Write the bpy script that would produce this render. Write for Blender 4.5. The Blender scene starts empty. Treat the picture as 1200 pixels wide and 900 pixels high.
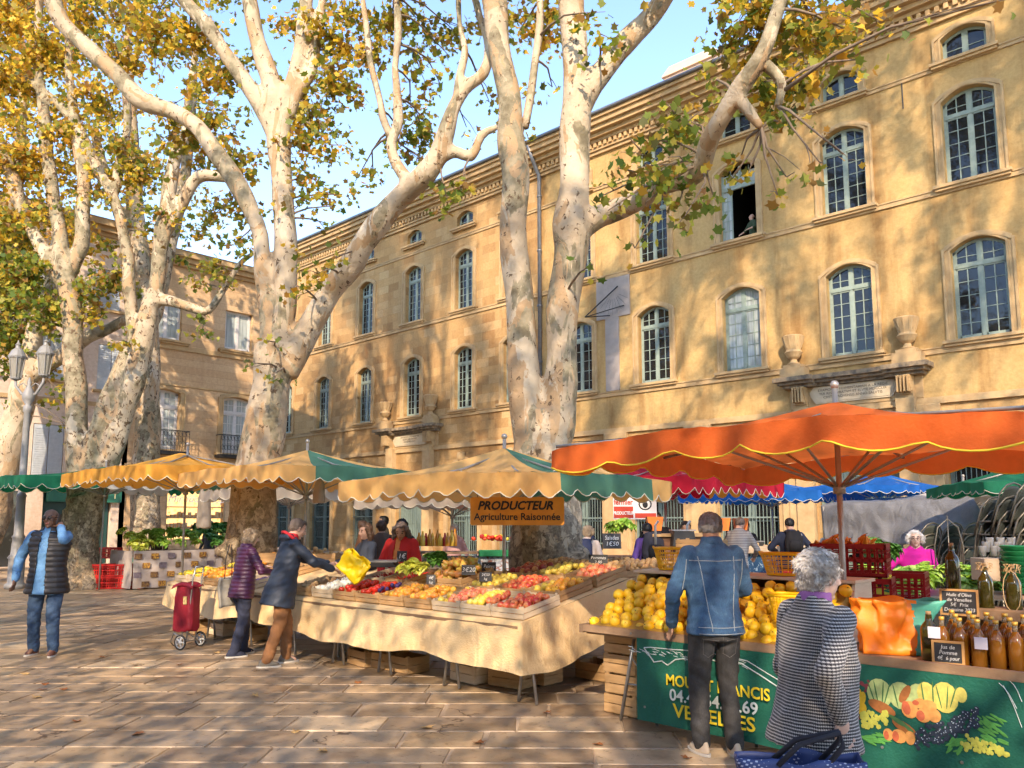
import bpy, math, random
import numpy as np
from mathutils import Vector as V3, Matrix, noise
random.seed(7); rng = np.random.default_rng(7)
R = math.radians; PI = math.pi
sc = bpy.context.scene
COL = sc.collection
# ---------------------------------------------------------------- camera model (world X runs along the hall front, Y towards it)
FPX, PITCH, SHY, YAW, EYE = 950.0, R(6.77), 49.0, R(43.5), 1.6
CA, SA = math.cos(YAW), math.sin(YAW)
def ray(px, py):
    x = (px-600)/FPX; y = (450-py+SHY)/FPX
    Y = math.cos(PITCH)-y*math.sin(PITCH); Z = math.sin(PITCH)+y*math.cos(PITCH)
    return V3((x*CA-Y*SA, x*SA+Y*CA, Z)), Y
def G(px, py, z=0.0):
    r, _ = ray(px, py); t = (z-EYE)/r.z
    return V3((r.x*t, r.y*t, z))
def D(px, py, d):
    r, Y = ray(px, py); t = d/Y
    return V3((r.x*t, r.y*t, EYE+r.z*t))
def fwd(x, d):                       # camera-plan metres (right, forward) -> world plan
    return (x*CA-d*SA, x*SA+d*CA)
# ---------------------------------------------------------------- materials
def mk(name):
    m = bpy.data.materials.new(name); m.use_nodes = True
    return m, m.node_tree, m.node_tree.nodes['Principled BSDF']
def nd(nt, t, **kw):
    n = nt.nodes.new(t)
    for k, v in kw.items():
        if k.startswith('i_'):
            key = k[2:].replace('_', ' ')
            n.inputs[int(key) if key.isdigit() else key].default_value = v
        else: setattr(n, k, v)
    return n
def lk(nt, a, b): nt.links.new(a, b)
def c4(c): return (c[0], c[1], c[2], 1.0)
def sig(c): return tuple(((x/255.0+0.055)/1.055)**2.4 if x > 10 else x/255/12.92 for x in c)
def ramp(nt, fac, stops, interp='LINEAR'):
    r = nd(nt, 'ShaderNodeValToRGB'); e = r.color_ramp.elements; r.color_ramp.interpolation = interp
    while len(e) < len(stops): e.new(0.5)
    for k, (p, c) in enumerate(stops): e[k].position = p; e[k].color = c4(c)
    lk(nt, fac, r.inputs[0]); return r.outputs[0]
def mixc(nt, fac, a, b, mode='MIX'):
    m = nd(nt, 'ShaderNodeMix', data_type='RGBA', blend_type=mode)
    for s, v in ((m.inputs[0], fac), (m.inputs[6], a), (m.inputs[7], b)):
        if hasattr(v, 'is_linked'): lk(nt, v, s)
        else: s.default_value = c4(v) if isinstance(v, tuple) else v
    return m.outputs[2]
def noise_fac(nt, scale, detail=4, rough=0.55, vec=None, dist=0.0):
    n = nd(nt, 'ShaderNodeTexNoise', i_Scale=scale, i_Detail=detail, i_Roughness=rough, i_Distortion=dist)
    if vec is not None: lk(nt, vec, n.inputs['Vector'])
    return n.outputs['Fac']
def objvec(nt): return nd(nt, 'ShaderNodeTexCoord').outputs['Object']
def mapvec(nt, v, scale=(1,1,1), rot=(0,0,0), loc=(0,0,0)):
    m = nd(nt, 'ShaderNodeMapping'); m.inputs['Scale'].default_value = scale
    m.inputs['Rotation'].default_value = rot; m.inputs['Location'].default_value = loc
    lk(nt, v, m.inputs[0]); return m.outputs[0]
def bump(nt, bs, h, strength=0.3, dist=0.02):
    b = nd(nt, 'ShaderNodeBump', i_Strength=strength, i_Distance=dist); lk(nt, h, b.inputs['Height'])
    lk(nt, b.outputs[0], bs.inputs['Normal'])
MC = {}
def M(name, c, c2=None, scale=6, rough=0.7, bmp=0.15, bscale=None, metal=0.0, isl=0.0, detail=4, bdist=0.01, contrast=0.25, spec=0.4, coat=0, stretch=None, sheen=0, trans=0):
    if name in MC: return MC[name]
    m, nt, bs = mk(name); ov = objvec(nt)
    v = mapvec(nt, ov, stretch) if stretch else ov
    c2 = c2 or tuple(x*0.72 for x in c)
    f = noise_fac(nt, scale, detail, 0.6, v)
    col = ramp(nt, f, [(0.5-contrast, c2), (0.5+contrast, c)])
    if isl:
        g = nd(nt, 'ShaderNodeNewGeometry'); h = nd(nt, 'ShaderNodeHueSaturation')
        o = nd(nt, 'ShaderNodeObjectInfo')
        ad = nd(nt, 'ShaderNodeMath', operation='ADD'); lk(nt, g.outputs['Random Per Island'], ad.inputs[0]); lk(nt, o.outputs['Random'], ad.inputs[1])
        fr = nd(nt, 'ShaderNodeMath', operation='FRACT'); lk(nt, ad.outputs[0], fr.inputs[0])
        mr = nd(nt, 'ShaderNodeMapRange', i_3=1-isl, i_4=1+isl); lk(nt, fr.outputs[0], mr.inputs[0])
        lk(nt, mr.outputs[0], h.inputs['Value']); lk(nt, col, h.inputs['Color']); col = h.outputs[0]
    lk(nt, col, bs.inputs['Base Color'])
    bs.inputs['Roughness'].default_value = rough; bs.inputs['Metallic'].default_value = metal
    bs.inputs['Specular IOR Level'].default_value = spec; bs.inputs['Coat Weight'].default_value = coat
    if sheen: bs.inputs['Sheen Weight'].default_value = sheen
    if trans: bs.inputs['Transmission Weight'].default_value = trans
    if bmp: bump(nt, bs, noise_fac(nt, bscale or scale*4, 5, 0.65, v), bmp, bdist)
    MC[name] = m; return m
# ---------------------------------------------------------------- mesh builder
class MB:
    def __init__(s): s.v = []; s.f = []; s.m = []; s.mi = 0
    def add(s, vs, fs, mat=None, T=None):
        b = len(s.v)
        if T is not None: vs = [T @ V3(p) for p in vs]
        s.v += [tuple(p) for p in vs]; s.f += [tuple(i+b for i in f) for f in fs]
        s.m += [s.mi if mat is None else mat]*len(fs); return s
    def box(s, c, d, T=None, mat=None, rz=0, rx=0, ry=0):
        x, y, z = d[0]/2, d[1]/2, d[2]/2
        vs = [V3((sx*x, sy*y, sz*z)) for sz in (-1, 1) for sy in (-1, 1) for sx in (-1, 1)]
        if rz or rx or ry:
            r = Matrix.Rotation(rz, 3, 'Z') @ Matrix.Rotation(rx, 3, 'X') @ Matrix.Rotation(ry, 3, 'Y'); vs = [r @ p for p in vs]
        vs = [p+V3(c) for p in vs]
        return s.add(vs, [(0,2,3,1),(4,5,7,6),(0,1,5,4),(2,6,7,3),(0,4,6,2),(1,3,7,5)], mat, T)
    def bx(s, x0, x1, y0, y1, z0, z1, T=None, mat=None):
        return s.box(((x0+x1)/2, (y0+y1)/2, (z0+z1)/2), (abs(x1-x0), abs(y1-y0), abs(z1-z0)), T, mat)
    def tube(s, pts, rad, n=10, mat=None, T=None, cap=True, flat=1.0):
        pts = [V3(p) for p in pts]; N = len(pts)
        rads = rad if isinstance(rad, (list, tuple)) else [rad]*N
        vs = []; up = None
        for i in range(N):
            t = (pts[min(i+1, N-1)]-pts[max(i-1, 0)])
            t = t.normalized() if t.length > 1e-9 else V3((0,0,1))
            if up is None:
                a = V3((0,0,1)) if abs(t.z) < 0.9 else V3((1,0,0)); up = t.cross(a).normalized()
            up = (up - t*up.dot(t)); up = up.normalized() if up.length > 1e-6 else t.orthogonal().normalized()
            w = t.cross(up)
            for k in range(n):
                an = 2*PI*k/n; vs.append(pts[i]+(up*math.cos(an)+w*math.sin(an)*flat)*rads[i])
        fs = [(i*n+k, i*n+(k+1) % n, (i+1)*n+(k+1) % n, (i+1)*n+k) for i in range(N-1) for k in range(n)]
        if cap: fs += [tuple(range(n-1, -1, -1)), tuple(range((N-1)*n, N*n))]
        return s.add(vs, fs, mat, T)
    def lathe(s, prof, c=(0,0,0), n=16, mat=None, T=None, sx=1, sy=1, cap=True):
        vs = [(c[0]+r*math.cos(2*PI*k/n)*sx, c[1]+r*math.sin(2*PI*k/n)*sy, c[2]+z) for r, z in prof for k in range(n)]
        N = len(prof)
        fs = [(i*n+k, i*n+(k+1) % n, (i+1)*n+(k+1) % n, (i+1)*n+k) for i in range(N-1) for k in range(n)]
        if cap: fs += [tuple(range(n-1, -1, -1)), tuple(range((N-1)*n, N*n))]
        return s.add(vs, fs, mat, T)
    def ball(s, c, r, n=10, m=7, mat=None, T=None):
        if not isinstance(r, (list, tuple)): r = (r, r, r)
        vs = [(0,0,-1)]+[(math.sin(PI*i/m)*math.cos(2*PI*k/n), math.sin(PI*i/m)*math.sin(2*PI*k/n), -math.cos(PI*i/m)) for i in range(1, m) for k in range(n)]+[(0,0,1)]
        fs = [(0, 1+(k+1) % n, 1+k) for k in range(n)]
        fs += [(1+i*n+k, 1+i*n+(k+1) % n, 1+(i+1)*n+(k+1) % n, 1+(i+1)*n+k) for i in range(m-2) for k in range(n)]
        L = len(vs)-1; b = 1+(m-2)*n; fs += [(b+k, b+(k+1) % n, L) for k in range(n)]
        return s.add([(c[0]+p[0]*r[0], c[1]+p[1]*r[1], c[2]+p[2]*r[2]) for p in vs], fs, mat, T)
    def loft(s, rings, mat=None, T=None, n=18, cap=True):   # rings: (cx,cy,cz,rx,ry[,tilt_x, tilt_y])
        vs = []
        for r in rings:
            cx, cy, cz, rx, ry = r[:5]; tx = r[5] if len(r) > 5 else 0; ty = r[6] if len(r) > 6 else 0
            for k in range(n):
                a = 2*PI*k/n; x, y = rx*math.cos(a), ry*math.sin(a)
                vs.append((cx+x, cy+y, cz+y*tx+x*ty))
        N = len(rings)
        fs = [(i*n+k, i*n+(k+1) % n, (i+1)*n+(k+1) % n, (i+1)*n+k) for i in range(N-1) for k in range(n)]
        if cap: fs += [tuple(range(n-1, -1, -1)), tuple(range((N-1)*n, N*n))]
        return s.add(vs, fs, mat, T)
    def prism(s, poly, y0, y1, mat=None, T=None, axis='y'):  # polygon in (x,z) extruded along y, or (x,y) along z
        n = len(poly)
        if axis == 'y': vs = [(x, y0, z) for x, z in poly]+[(x, y1, z) for x, z in poly]
        elif axis == 'x': vs = [(y0, x, z) for x, z in poly]+[(y1, x, z) for x, z in poly]
        else: vs = [(x, y, y0) for x, y in poly]+[(x, y, y1) for x, y in poly]
        fs = [tuple(range(n)), tuple(range(2*n-1, n-1, -1))]+[(k, k+n, (k+1) % n+n, (k+1) % n) for k in range(n)]
        return s.add(vs, fs, mat, T)
    def grid(s, fn, nu, nv, mat=None, thick=0.0):
        vs = [fn(i/nu, j/nv) for j in range(nv+1) for i in range(nu+1)]
        fs = [(j*(nu+1)+i, j*(nu+1)+i+1, (j+1)*(nu+1)+i+1, (j+1)*(nu+1)+i) for j in range(nv) for i in range(nu)]
        return s.add(vs, fs, mat)
    def build(s, name, mats, parent=None, smooth=False, loc=None, solid=0, bevel=0, rz=0, rec=True):
        me = bpy.data.meshes.new(name); me.from_pydata(s.v, [], s.f)
        if not isinstance(mats, (list, tuple)): mats = [mats]
        for m in mats: me.materials.append(m)
        if len(mats) > 1: me.polygons.foreach_set('material_index', s.m)
        if rec and s.f:
            import bmesh
            bm = bmesh.new(); bm.from_mesh(me); bmesh.ops.recalc_face_normals(bm, faces=bm.faces); bm.to_mesh(me); bm.free()
        if smooth: me.polygons.foreach_set('use_smooth', [True]*len(me.polygons))
        me.update()
        o = bpy.data.objects.new(name, me); COL.objects.link(o)
        if parent is not None: o.parent = parent
        if loc is not None: o.location = loc
        if rz: o.rotation_euler = (0, 0, rz)
        if bevel:
            b = o.modifiers.new('Bevel', 'BEVEL'); b.width = bevel; b.segments = 2; b.limit_method = 'ANGLE'
        if solid:
            b = o.modifiers.new('Solid', 'SOLIDIFY'); b.thickness = solid; b.offset = 0
        return o
def tag(o, label=None, cat=None, group=None, kind=None):
    if label: o['label'] = label
    if cat: o['category'] = cat
    if group: o['group'] = group
    if kind: o['kind'] = kind
    return o
def thing(name, label, cat, loc=(0,0,0), rz=0, group=None):
    o = bpy.data.objects.new(name, None); o.empty_display_size = 0.2; COL.objects.link(o)
    o.location = loc; o.rotation_euler = (0, 0, rz)
    return tag(o, label, cat, group)
KIDS = {}
def kids(o):
    return [c for c in bpy.data.objects if c.parent == o] if o.name not in KIDS else KIDS[o.name]
def dup(o, loc=None, rz=None, label=None, group=None, parent=None, scale=None, rot=None):
    c = o.copy(); COL.objects.link(c)
    if parent is not None: c.parent = parent
    if loc is not None: c.location = loc
    if rz is not None: c.rotation_euler = (0, 0, rz)
    if rot is not None: c.rotation_euler = rot
    if scale: c.scale = (scale,)*3 if not isinstance(scale, tuple) else scale
    if label: c['label'] = label
    if group: c['group'] = group
    for ch in kids(o): dup(ch, parent=c)
    return c
def freeze(o):     # remember children once so that copying is quick
    ch = [c for c in bpy.data.objects if c.parent == o]; KIDS[o.name] = ch
    for c in ch: freeze(c)
    return o
def evalmesh(o):
    dg = bpy.context.evaluated_depsgraph_get(); dg.update()
    e = o.evaluated_get(dg); me = bpy.data.meshes.new_from_object(e, preserve_all_data_layers=True, depsgraph=dg)
    return me
def remeshed(mb, voxel, smooth=3, disp=None, factor=0.6):
    """closed overlapping volumes -> one continuous skin"""
    o = mb.build('tmp', [M('tmpmat', (.5,.5,.5))])
    r = o.modifiers.new('R', 'REMESH'); r.mode = 'VOXEL'; r.voxel_size = voxel; r.adaptivity = 0
    if smooth:
        s = o.modifiers.new('S', 'SMOOTH'); s.iterations = smooth; s.factor = factor
    me = evalmesh(o); old = o.data
    bpy.data.objects.remove(o); bpy.data.meshes.remove(old)
    me.polygons.foreach_set('use_smooth', [True]*len(me.polygons))
    if disp is not None:
        n = len(me.vertices); co = np.empty(n*3, np.float32); me.vertices.foreach_get('co', co); co = co.reshape(-1, 3)
        no = np.empty(n*3, np.float32); me.vertices.foreach_get('normal', no); no = no.reshape(-1, 3)
        d = disp(co, no); co = co+no*d[:, None] if d.ndim == 1 else co+d
        me.vertices.foreach_set('co', co.ravel()); me.update()
    return me
def meshobj(name, me, mats, parent=None, loc=None):
    me.name = name; me.materials.clear()
    for m in (mats if isinstance(mats, (list, tuple)) else [mats]): me.materials.append(m)
    o = bpy.data.objects.new(name, me); COL.objects.link(o)
    if parent is not None: o.parent = parent
    if loc is not None: o.location = loc
    return o
def snoise(p, f, seed=0):     # cheap smooth noise: sum of sines, numpy
    r = np.random.default_rng(seed); out = np.zeros(len(p))
    for k in range(6):
        w = r.normal(size=3)*f*(1+0.35*k); out += np.sin(p@w+r.uniform(0, 6.28))/(1+0.35*k)
    return out/3
def text(body, size, name, mat, parent=None, loc=(0,0,0), rot=(0,0,0), align='CENTER', depth=0.0015, shear=0, sx=1.0, bold=0.0):
    cu = bpy.data.curves.new('t', 'FONT'); cu.body = body; cu.size = size; cu.align_x = align; cu.align_y = 'CENTER'
    cu.extrude = depth; cu.shear = shear; cu.offset = bold; cu.resolution_u = 3
    o = bpy.data.objects.new('t', cu); COL.objects.link(o); me = evalmesh(o)
    bpy.data.objects.remove(o)
    ob = meshobj(name, me, mat, parent, loc); ob.rotation_euler = rot; ob.scale = (sx, 1, 1); return ob
# ================================================================ camera, sky, sun
cam = bpy.data.cameras.new('camera'); co = bpy.data.objects.new('camera', cam); COL.objects.link(co); sc.camera = co
co.location = (0, 0, EYE); co.rotation_euler = (R(90)+PITCH, 0, YAW)
cam.sensor_fit = 'HORIZONTAL'; cam.sensor_width = 36; cam.lens = FPX/1200*36; cam.shift_y = SHY/1200
cam.clip_start = 0.1; cam.clip_end = 2000
sc.view_settings.view_transform = 'Standard'; sc.view_settings.look = 'None'; sc.view_settings.gamma = 1
sc.view_settings.exposure = 1.95; sc.view_settings.use_curve_mapping = False
sc.view_settings.use_white_balance = True; sc.view_settings.white_balance_temperature = 7300; sc.view_settings.white_balance_tint = 16
sc.cycles.use_denoising = True; sc.cycles.max_bounces = 6; sc.cycles.diffuse_bounces = 3; sc.cycles.glossy_bounces = 2; sc.cycles.transparent_max_bounces = 8
sc.cycles.sample_clamp_indirect = 6; sc.cycles.use_adaptive_sampling = True; sc.cycles.adaptive_threshold = 0.035
SUNV = V3((0.60, -0.80, 0)).normalized(); SUNEL = R(31)
tos = V3((SUNV.x*math.cos(SUNEL), SUNV.y*math.cos(SUNEL), math.sin(SUNEL)))
w = bpy.data.worlds.new('World'); sc.world = w; w.use_nodes = True; nt = w.node_tree
bg = nt.nodes['Background']; sky = nd(nt, 'ShaderNodeTexSky', sky_type='NISHITA', sun_disc=False)
sky.sun_elevation = SUNEL; sky.sun_rotation = math.atan2(tos.x, tos.y); sky.air_density = 1.0; sky.dust_density = 0.2; sky.ozone_density = 4.5
lk(nt, sky.outputs[0], bg.inputs[0]); bg.inputs[1].default_value = 0.15
sun = bpy.data.lights.new('sun', 'SUN'); sun.energy = 2.05; sun.angle = R(0.55); sun.color = (1.0, 0.88, 0.72)
so = bpy.data.objects.new('sun', sun); COL.objects.link(so); so.rotation_euler = tos.to_track_quat('Z', 'Y').to_euler(); so.location = (0, -20, 30)
# ================================================================ ground and paving
m, nt, bs = mk('paving'); ov = objvec(nt); g = nd(nt, 'ShaderNodeNewGeometry')
isl = g.outputs['Random Per Island']
base = ramp(nt, isl, [(0.0, (.29,.215,.145)), (0.25, (.42,.295,.18)), (0.5, (.34,.25,.165)), (0.72, (.45,.32,.19)), (0.9, (.36,.28,.20)), (0.97, (.62,.47,.30))], 'LINEAR')
n1 = noise_fac(nt, 2.2, 6, 0.65, ov); n2 = noise_fac(nt, 14, 5, 0.7, ov); n3 = noise_fac(nt, 0.35, 3, 0.5, ov)
c = mixc(nt, 1.0, base, ramp(nt, n1, [(0.34, (.55,.50,.46)), (0.5, (.95,.93,.9)), (0.66, (1.18,1.14,1.08))]), 'MULTIPLY')
c = mixc(nt, 1.0, c, ramp(nt, n3, [(0.35, (.72,.71,.70)), (0.62, (1.08,1.05,1.0))]), 'MULTIPLY')
spots = ramp(nt, n2, [(0.34, (.38,.33,.28)), (0.42, (1,1,1))])
c = mixc(nt, 0.8, c, spots, 'MULTIPLY')
vc_ = nd(nt, 'ShaderNodeTexVoronoi', feature='DISTANCE_TO_EDGE', i_Scale=1.1); wv_n = nd(nt, 'ShaderNodeTexNoise', i_Scale=2.5, i_Detail=5.0); lk(nt, ov, wv_n.inputs['Vector']); va_ = nd(nt, 'ShaderNodeVectorMath', operation='ADD'); lk(nt, ov, va_.inputs[0]); lk(nt, wv_n.outputs['Color'], va_.inputs[1]); lk(nt, va_.outputs[0], vc_.inputs['Vector'])
cm = nd(nt, 'ShaderNodeMath', operation='GREATER_THAN', i_1=.56); lk(nt, noise_fac(nt, .8, 2, .5, ov), cm.inputs[0])
ce = ramp(nt, vc_.outputs['Distance'], [(0, (.25,.2,.17)), (.010, (.3,.25,.2)), (.016, (1,1,1))]); c = mixc(nt, cm.outputs[0], c, mixc(nt, 1.0, c, ce, 'MULTIPLY'))
lk(nt, c, bs.inputs['Base Color'])
rr = nd(nt, 'ShaderNodeMapRange', i_3=0.24, i_4=0.66); lk(nt, n1, rr.inputs[0]); lk(nt, rr.outputs[0], bs.inputs['Roughness'])
hm = nd(nt, 'ShaderNodeMath', operation='MULTIPLY_ADD', i_1=0.6); lk(nt, n2, hm.inputs[0]); lk(nt, n1, hm.inputs[2])
bump(nt, bs, hm.outputs[0], 0.55, 0.006); MPAVE = m
joint = M('joint_dirt', (.055,.045,.035), (.025,.02,.017), 8, 0.95, .4)
mb = MB(); mb.add([(-400,-400,-0.012),(400,-400,-0.012),(400,400,-0.012),(-400,400,-0.012)], [(0,1,2,3)])
tag(mb.build('ground', joint), kind='structure')
mb = MB(); rowh = 0.43; rx = V3((CA, SA, 0)); ry = V3((-SA, CA, 0)); sk = R(2.4)
ax = (rx*math.cos(sk)-ry*math.sin(sk)*0.3).normalized(); ay = (ry*math.cos(sk)+rx*math.sin(sk)).normalized()
rr_ = random.Random(3); y = 2.2
while y < 46:
    half = 8+y*0.85; x = -half-rr_.random()*1.2; h = rowh*rr_.uniform(0.86, 1.18)*(1 if y < 20 else 1.6)
    while x < half+8:
        L = rr_.choice([0.62, 0.8, 0.95, 1.1, 1.3, 0.7])*rr_.uniform(.9, 1.1)*(1 if y < 20 else 1.6); gp = 0.005 if rr_.random() < .6 else 0.012
        sl = rr_.uniform(-.012, .012); z = rr_.uniform(-.002, .002); b = 0.007
        q = []
        for (a, c_, zz) in ((gp, gp, -.012), (L-gp, gp, -.012), (L-gp, h-gp, -.012), (gp, h-gp, -.012), (gp+b, gp+b, z), (L-gp-b, gp+b, z+rr_.uniform(-.002,.002)), (L-gp-b, h-gp-b, z+rr_.uniform(-.002,.002)), (gp+b, h-gp-b, z)):
            p = ax*(x+a+sl*c_*3)+ay*(y+c_); q.append((p.x, p.y, zz))
        if q[0][1] < 26.0 and q[0][0] > -32.8 or (q[0][1] < 26):
            if not (q[0][0] < -32.9): mb.add(q, [(4,5,6,7),(0,1,5,4),(1,2,6,5),(2,3,7,6),(3,0,4,7)])
        x += L
    y += h
tag(mb.build('paving', MPAVE, rec=False), kind='structure')
mb = MB()    # plain slabs carry on behind the camera
mb.add([(-60,-13,-.006),(40,-13,-.006),(40,60,-.006),(-60,60,-.006)], [(0,1,2,3)])
tag(mb.build('square_floor', M('far_slabs', (.46,.34,.22), (.36,.26,.17), 1.2, .7, .3)), kind='structure')
bpy.data.objects['square_floor'].location.z = -0.004
# ================================================================ stone materials
def stone(name, cols, bw, bh, mort, axis='x', tintscale=0.5, streak=0.35, blocks=0.5, rough=.85):
    m, nt, bs = mk(name); ov = objvec(nt); sp = nd(nt, 'ShaderNodeSeparateXYZ'); lk(nt, ov, sp.inputs[0])
    cb = nd(nt, 'ShaderNodeCombineXYZ'); lk(nt, sp.outputs['X' if axis == 'x' else 'Y'], cb.inputs[0]); lk(nt, sp.outputs['Z'], cb.inputs[1])
    br = nd(nt, 'ShaderNodeTexBrick', offset=0.5, i_Scale=1.0, i_Mortar_Size=0.006, i_Brick_Width=bw, i_Row_Height=bh, i_Mortar_Smooth=0.3, i_Bias=0.0)
    wv = nd(nt, 'ShaderNodeTexNoise', i_Scale=1.5); lk(nt, cb.outputs[0], wv.inputs['Vector'])
    vm = nd(nt, 'ShaderNodeVectorMath', operation='SCALE'); lk(nt, wv.outputs['Color'], vm.inputs[0]); vm.inputs[3].default_value = 0.03
    va = nd(nt, 'ShaderNodeVectorMath', operation='ADD'); lk(nt, cb.outputs[0], va.inputs[0]); lk(nt, vm.outputs[0], va.inputs[1]); lk(nt, va.outputs[0], br.inputs['Vector'])
    br.inputs['Color1'].default_value = (0,0,0,1); br.inputs['Color2'].default_value = (1,1,1,1); br.inputs['Mortar'].default_value = (.5,.5,.5,1)
    blk = ramp(nt, br.outputs['Color'], [(0, cols[0]), (0.45, cols[1]), (0.8, cols[2]), (1, cols[3])])
    nlo = noise_fac(nt, tintscale, 4, 0.6, ov); soft = ramp(nt, nlo, [(0.3, cols[0]), (0.55, cols[1]), (0.75, cols[2])])
    c = mixc(nt, blocks, soft, blk)
    c = mixc(nt, ramp(nt, br.outputs['Fac'], [(0, (0,0,0)), (1, (mort,)*3)]), c, (.22,.14,.07))
    st = noise_fac(nt, 1.0, 6, 0.65, mapvec(nt, ov, (1.1, 1.1, 0.16)))
    c = mixc(nt, streak, c, ramp(nt, st, [(0.34, (.55,.42,.33)), (0.5, (1,1,1)), (0.7, (1.12,1.1,1.05))]), 'MULTIPLY')
    fi = noise_fac(nt, 9, 6, 0.7, ov)
    c = mixc(nt, 0.6, c, ramp(nt, fi, [(0.3, (.72,.66,.6)), (0.6, (1.05,1.05,1.05))]), 'MULTIPLY')
    lk(nt, c, bs.inputs['Base Color']); bs.inputs['Roughness'].default_value = rough; bs.inputs['Specular IOR Level'].default_value = .2
    h = nd(nt, 'ShaderNodeMath', operation='MULTIPLY_ADD', i_1=-0.8*blocks); lk(nt, br.outputs['Fac'], h.inputs[0]); lk(nt, fi, h.inputs[2])
    bump(nt, bs, h.outputs[0], 0.5, 0.02); return m
ASH = stone('ashlar', [(.32,.175,.07), (.46,.28,.115), (.53,.345,.155), (.58,.41,.21)], 0.85, 0.42, 0.55, streak=.4)
PLA = stone('lime_render', [(.40,.245,.095), (.50,.33,.135), (.54,.37,.16), (.57,.40,.18)], 1.1, 0.5, 0.10, blocks=.12, streak=.7)
ASHL = stone('ashlar_side', [(.46,.29,.15), (.56,.38,.21), (.62,.44,.26), (.68,.5,.32)], 0.62, 0.3, 0.45, axis='y', streak=.25)
PINK = stone('pink_render', [(.56,.44,.33), (.64,.51,.40), (.66,.54,.43), (.68,.56,.46)], 2, 1, 0.0, axis='y', blocks=.0, streak=.35)
TRIM = M('stone_trim', (.52,.36,.18), (.38,.24,.11), 3, .85, .4, 14, isl=.06, bdist=.02)
TRIMD = M('stone_trim_weathered', (.34,.25,.15), (.10,.085,.065), 5, .9, .5, 14, bdist=.02, contrast=.16)
TEAL = M('teal_paint', (.29,.35,.29), (.21,.27,.22), 9, .55, .1)
WHITEP = M('white_paint', (.62,.60,.56), (.50,.48,.45), 9, .5, .1)
GREYP = M('grey_shutter', (.50,.53,.54), (.38,.42,.44), 9, .6, .1)
IRON = M('wrought_iron', (.035,.035,.035), (.02,.02,.02), 9, .5, .1, metal=.4)
IRONT = M('grille_paint', (.19,.25,.22), (.13,.18,.16), 9, .55, .1)
ZINC = M('zinc_pipe', (.22,.23,.25), (.14,.15,.16), 6, .45, .1, metal=.6)
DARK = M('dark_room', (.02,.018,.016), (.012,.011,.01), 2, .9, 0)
TILE = M('roof_tile', (.33,.19,.12), (.2,.11,.07), 6, .85, .5)
def glass(name, tint=(.012,.014,.016), curtain=None):
    m, nt, bs = mk(name); bs.inputs['Base Color'].default_value = c4(tint); bs.inputs['Roughness'].default_value = 0.03
    bs.inputs['Specular IOR Level'].default_value = .5; bs.inputs['IOR'].default_value = 1.5
    ov = objvec(nt)
    if curtain:
        f = noise_fac(nt, 2.0, 3, .5, mapvec(nt, ov, (5, 5, .4))); lk(nt, ramp(nt, f, [(0.3, tuple(x*.6 for x in curtain)), (0.65, curtain)]), bs.inputs['Base Color'])
    bump(nt, bs, noise_fac(nt, 2.2, 2, .5, ov), 0.12, 0.05); return m
GLASS = glass('window_glass'); GLASSW = glass('curtained_glass', curtain=(.42,.47,.44)); GLASSD = glass('shop_glass', (.03,.03,.025))
# ================================================================ openings and walls
def arc(w, rise, n=8): return [(-w/2+w*k/n, rise*(1-(2*k/n-1)**2)) for k in range(n+1)]
def wall_mesh(name, mat, parent, s0, s1, z0, z1, ops, depth=.30, xs=()):
    """wall face in local XZ at y=0 with real openings; ops = (centre, sill, width, side height, rise)"""
    S = sorted(set([s0, s1]+[round(o[0]-o[2]/2, 4) for o in ops]+[round(o[0]+o[2]/2, 4) for o in ops]+list(xs)))
    S = [s for s in S if s0 <= s <= s1]
    Z = sorted(set([z0, z1]+[round(o[1], 4) for o in ops]+[round(o[1]+o[3]+o[4], 4) for o in ops])); Z = [z for z in Z if z0 <= z <= z1]
    mb = MB()
    for i in range(len(S)-1):
        for j in range(len(Z)-1):
            cx, cz = (S[i]+S[i+1])/2, (Z[j]+Z[j+1])/2
            if any(abs(cx-o[0]) < o[2]/2 and o[1] < cz < o[1]+o[3]+o[4] for o in ops): continue
            mb.add([(S[i],0,Z[j]),(S[i+1],0,Z[j]),(S[i+1],0,Z[j+1]),(S[i],0,Z[j+1])], [(0,1,2,3)])
    for (c, zb, w_, h, r) in ops:
        A = [(c+x, zb+h+z) for x, z in arc(w_, r)]; top = zb+h+r
        if r > 0.001:
            for k in range(len(A)-1):
                mb.add([(A[k][0],0,A[k][1]),(A[k+1][0],0,A[k+1][1]),(A[k+1][0],0,top),(A[k][0],0,top)], [(0,1,2,3)])
        loop = [(c-w_/2, zb)]+A+[(c+w_/2, zb)]
        for k in range(len(loop)):
            a, b = loop[k], loop[(k+1) % len(loop)]
            mb.add([(a[0],0,a[1]),(b[0],0,b[1]),(b[0],depth,b[1]),(a[0],depth,a[1])], [(0,1,2,3)])
    return mb.build(name, mat, parent, rec=False)
def outline(mb, w_, h, rise, t, y0, y1, sill=True, n=10):      # moulded surround band of width t outside the opening
    A = arc(w_, rise, n); B = [(x*(w_+2*t)/w_, z+t) for x, z in arc(w_, rise, n)]
    inn = [(-w_/2, 0)]+[(x, h+z) for x, z in A]+[(w_/2, 0)]; out = [(-w_/2-t, 0)]+[(x, h+z) for x, z in B]+[(w_/2+t, 0)]
    for k in range(len(inn)-1):
        a, b, c, d = inn[k], inn[k+1], out[k+1], out[k]
        vs = [(p[0], y0, p[1]) for p in (a,b,c,d)]+[(p[0], y1, p[1]) for p in (a,b,c,d)]
        mb.add(vs, [(0,1,2,3),(0,4,5,1),(2,6,7,3),(1,5,6,2),(3,7,4,0)])
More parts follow.
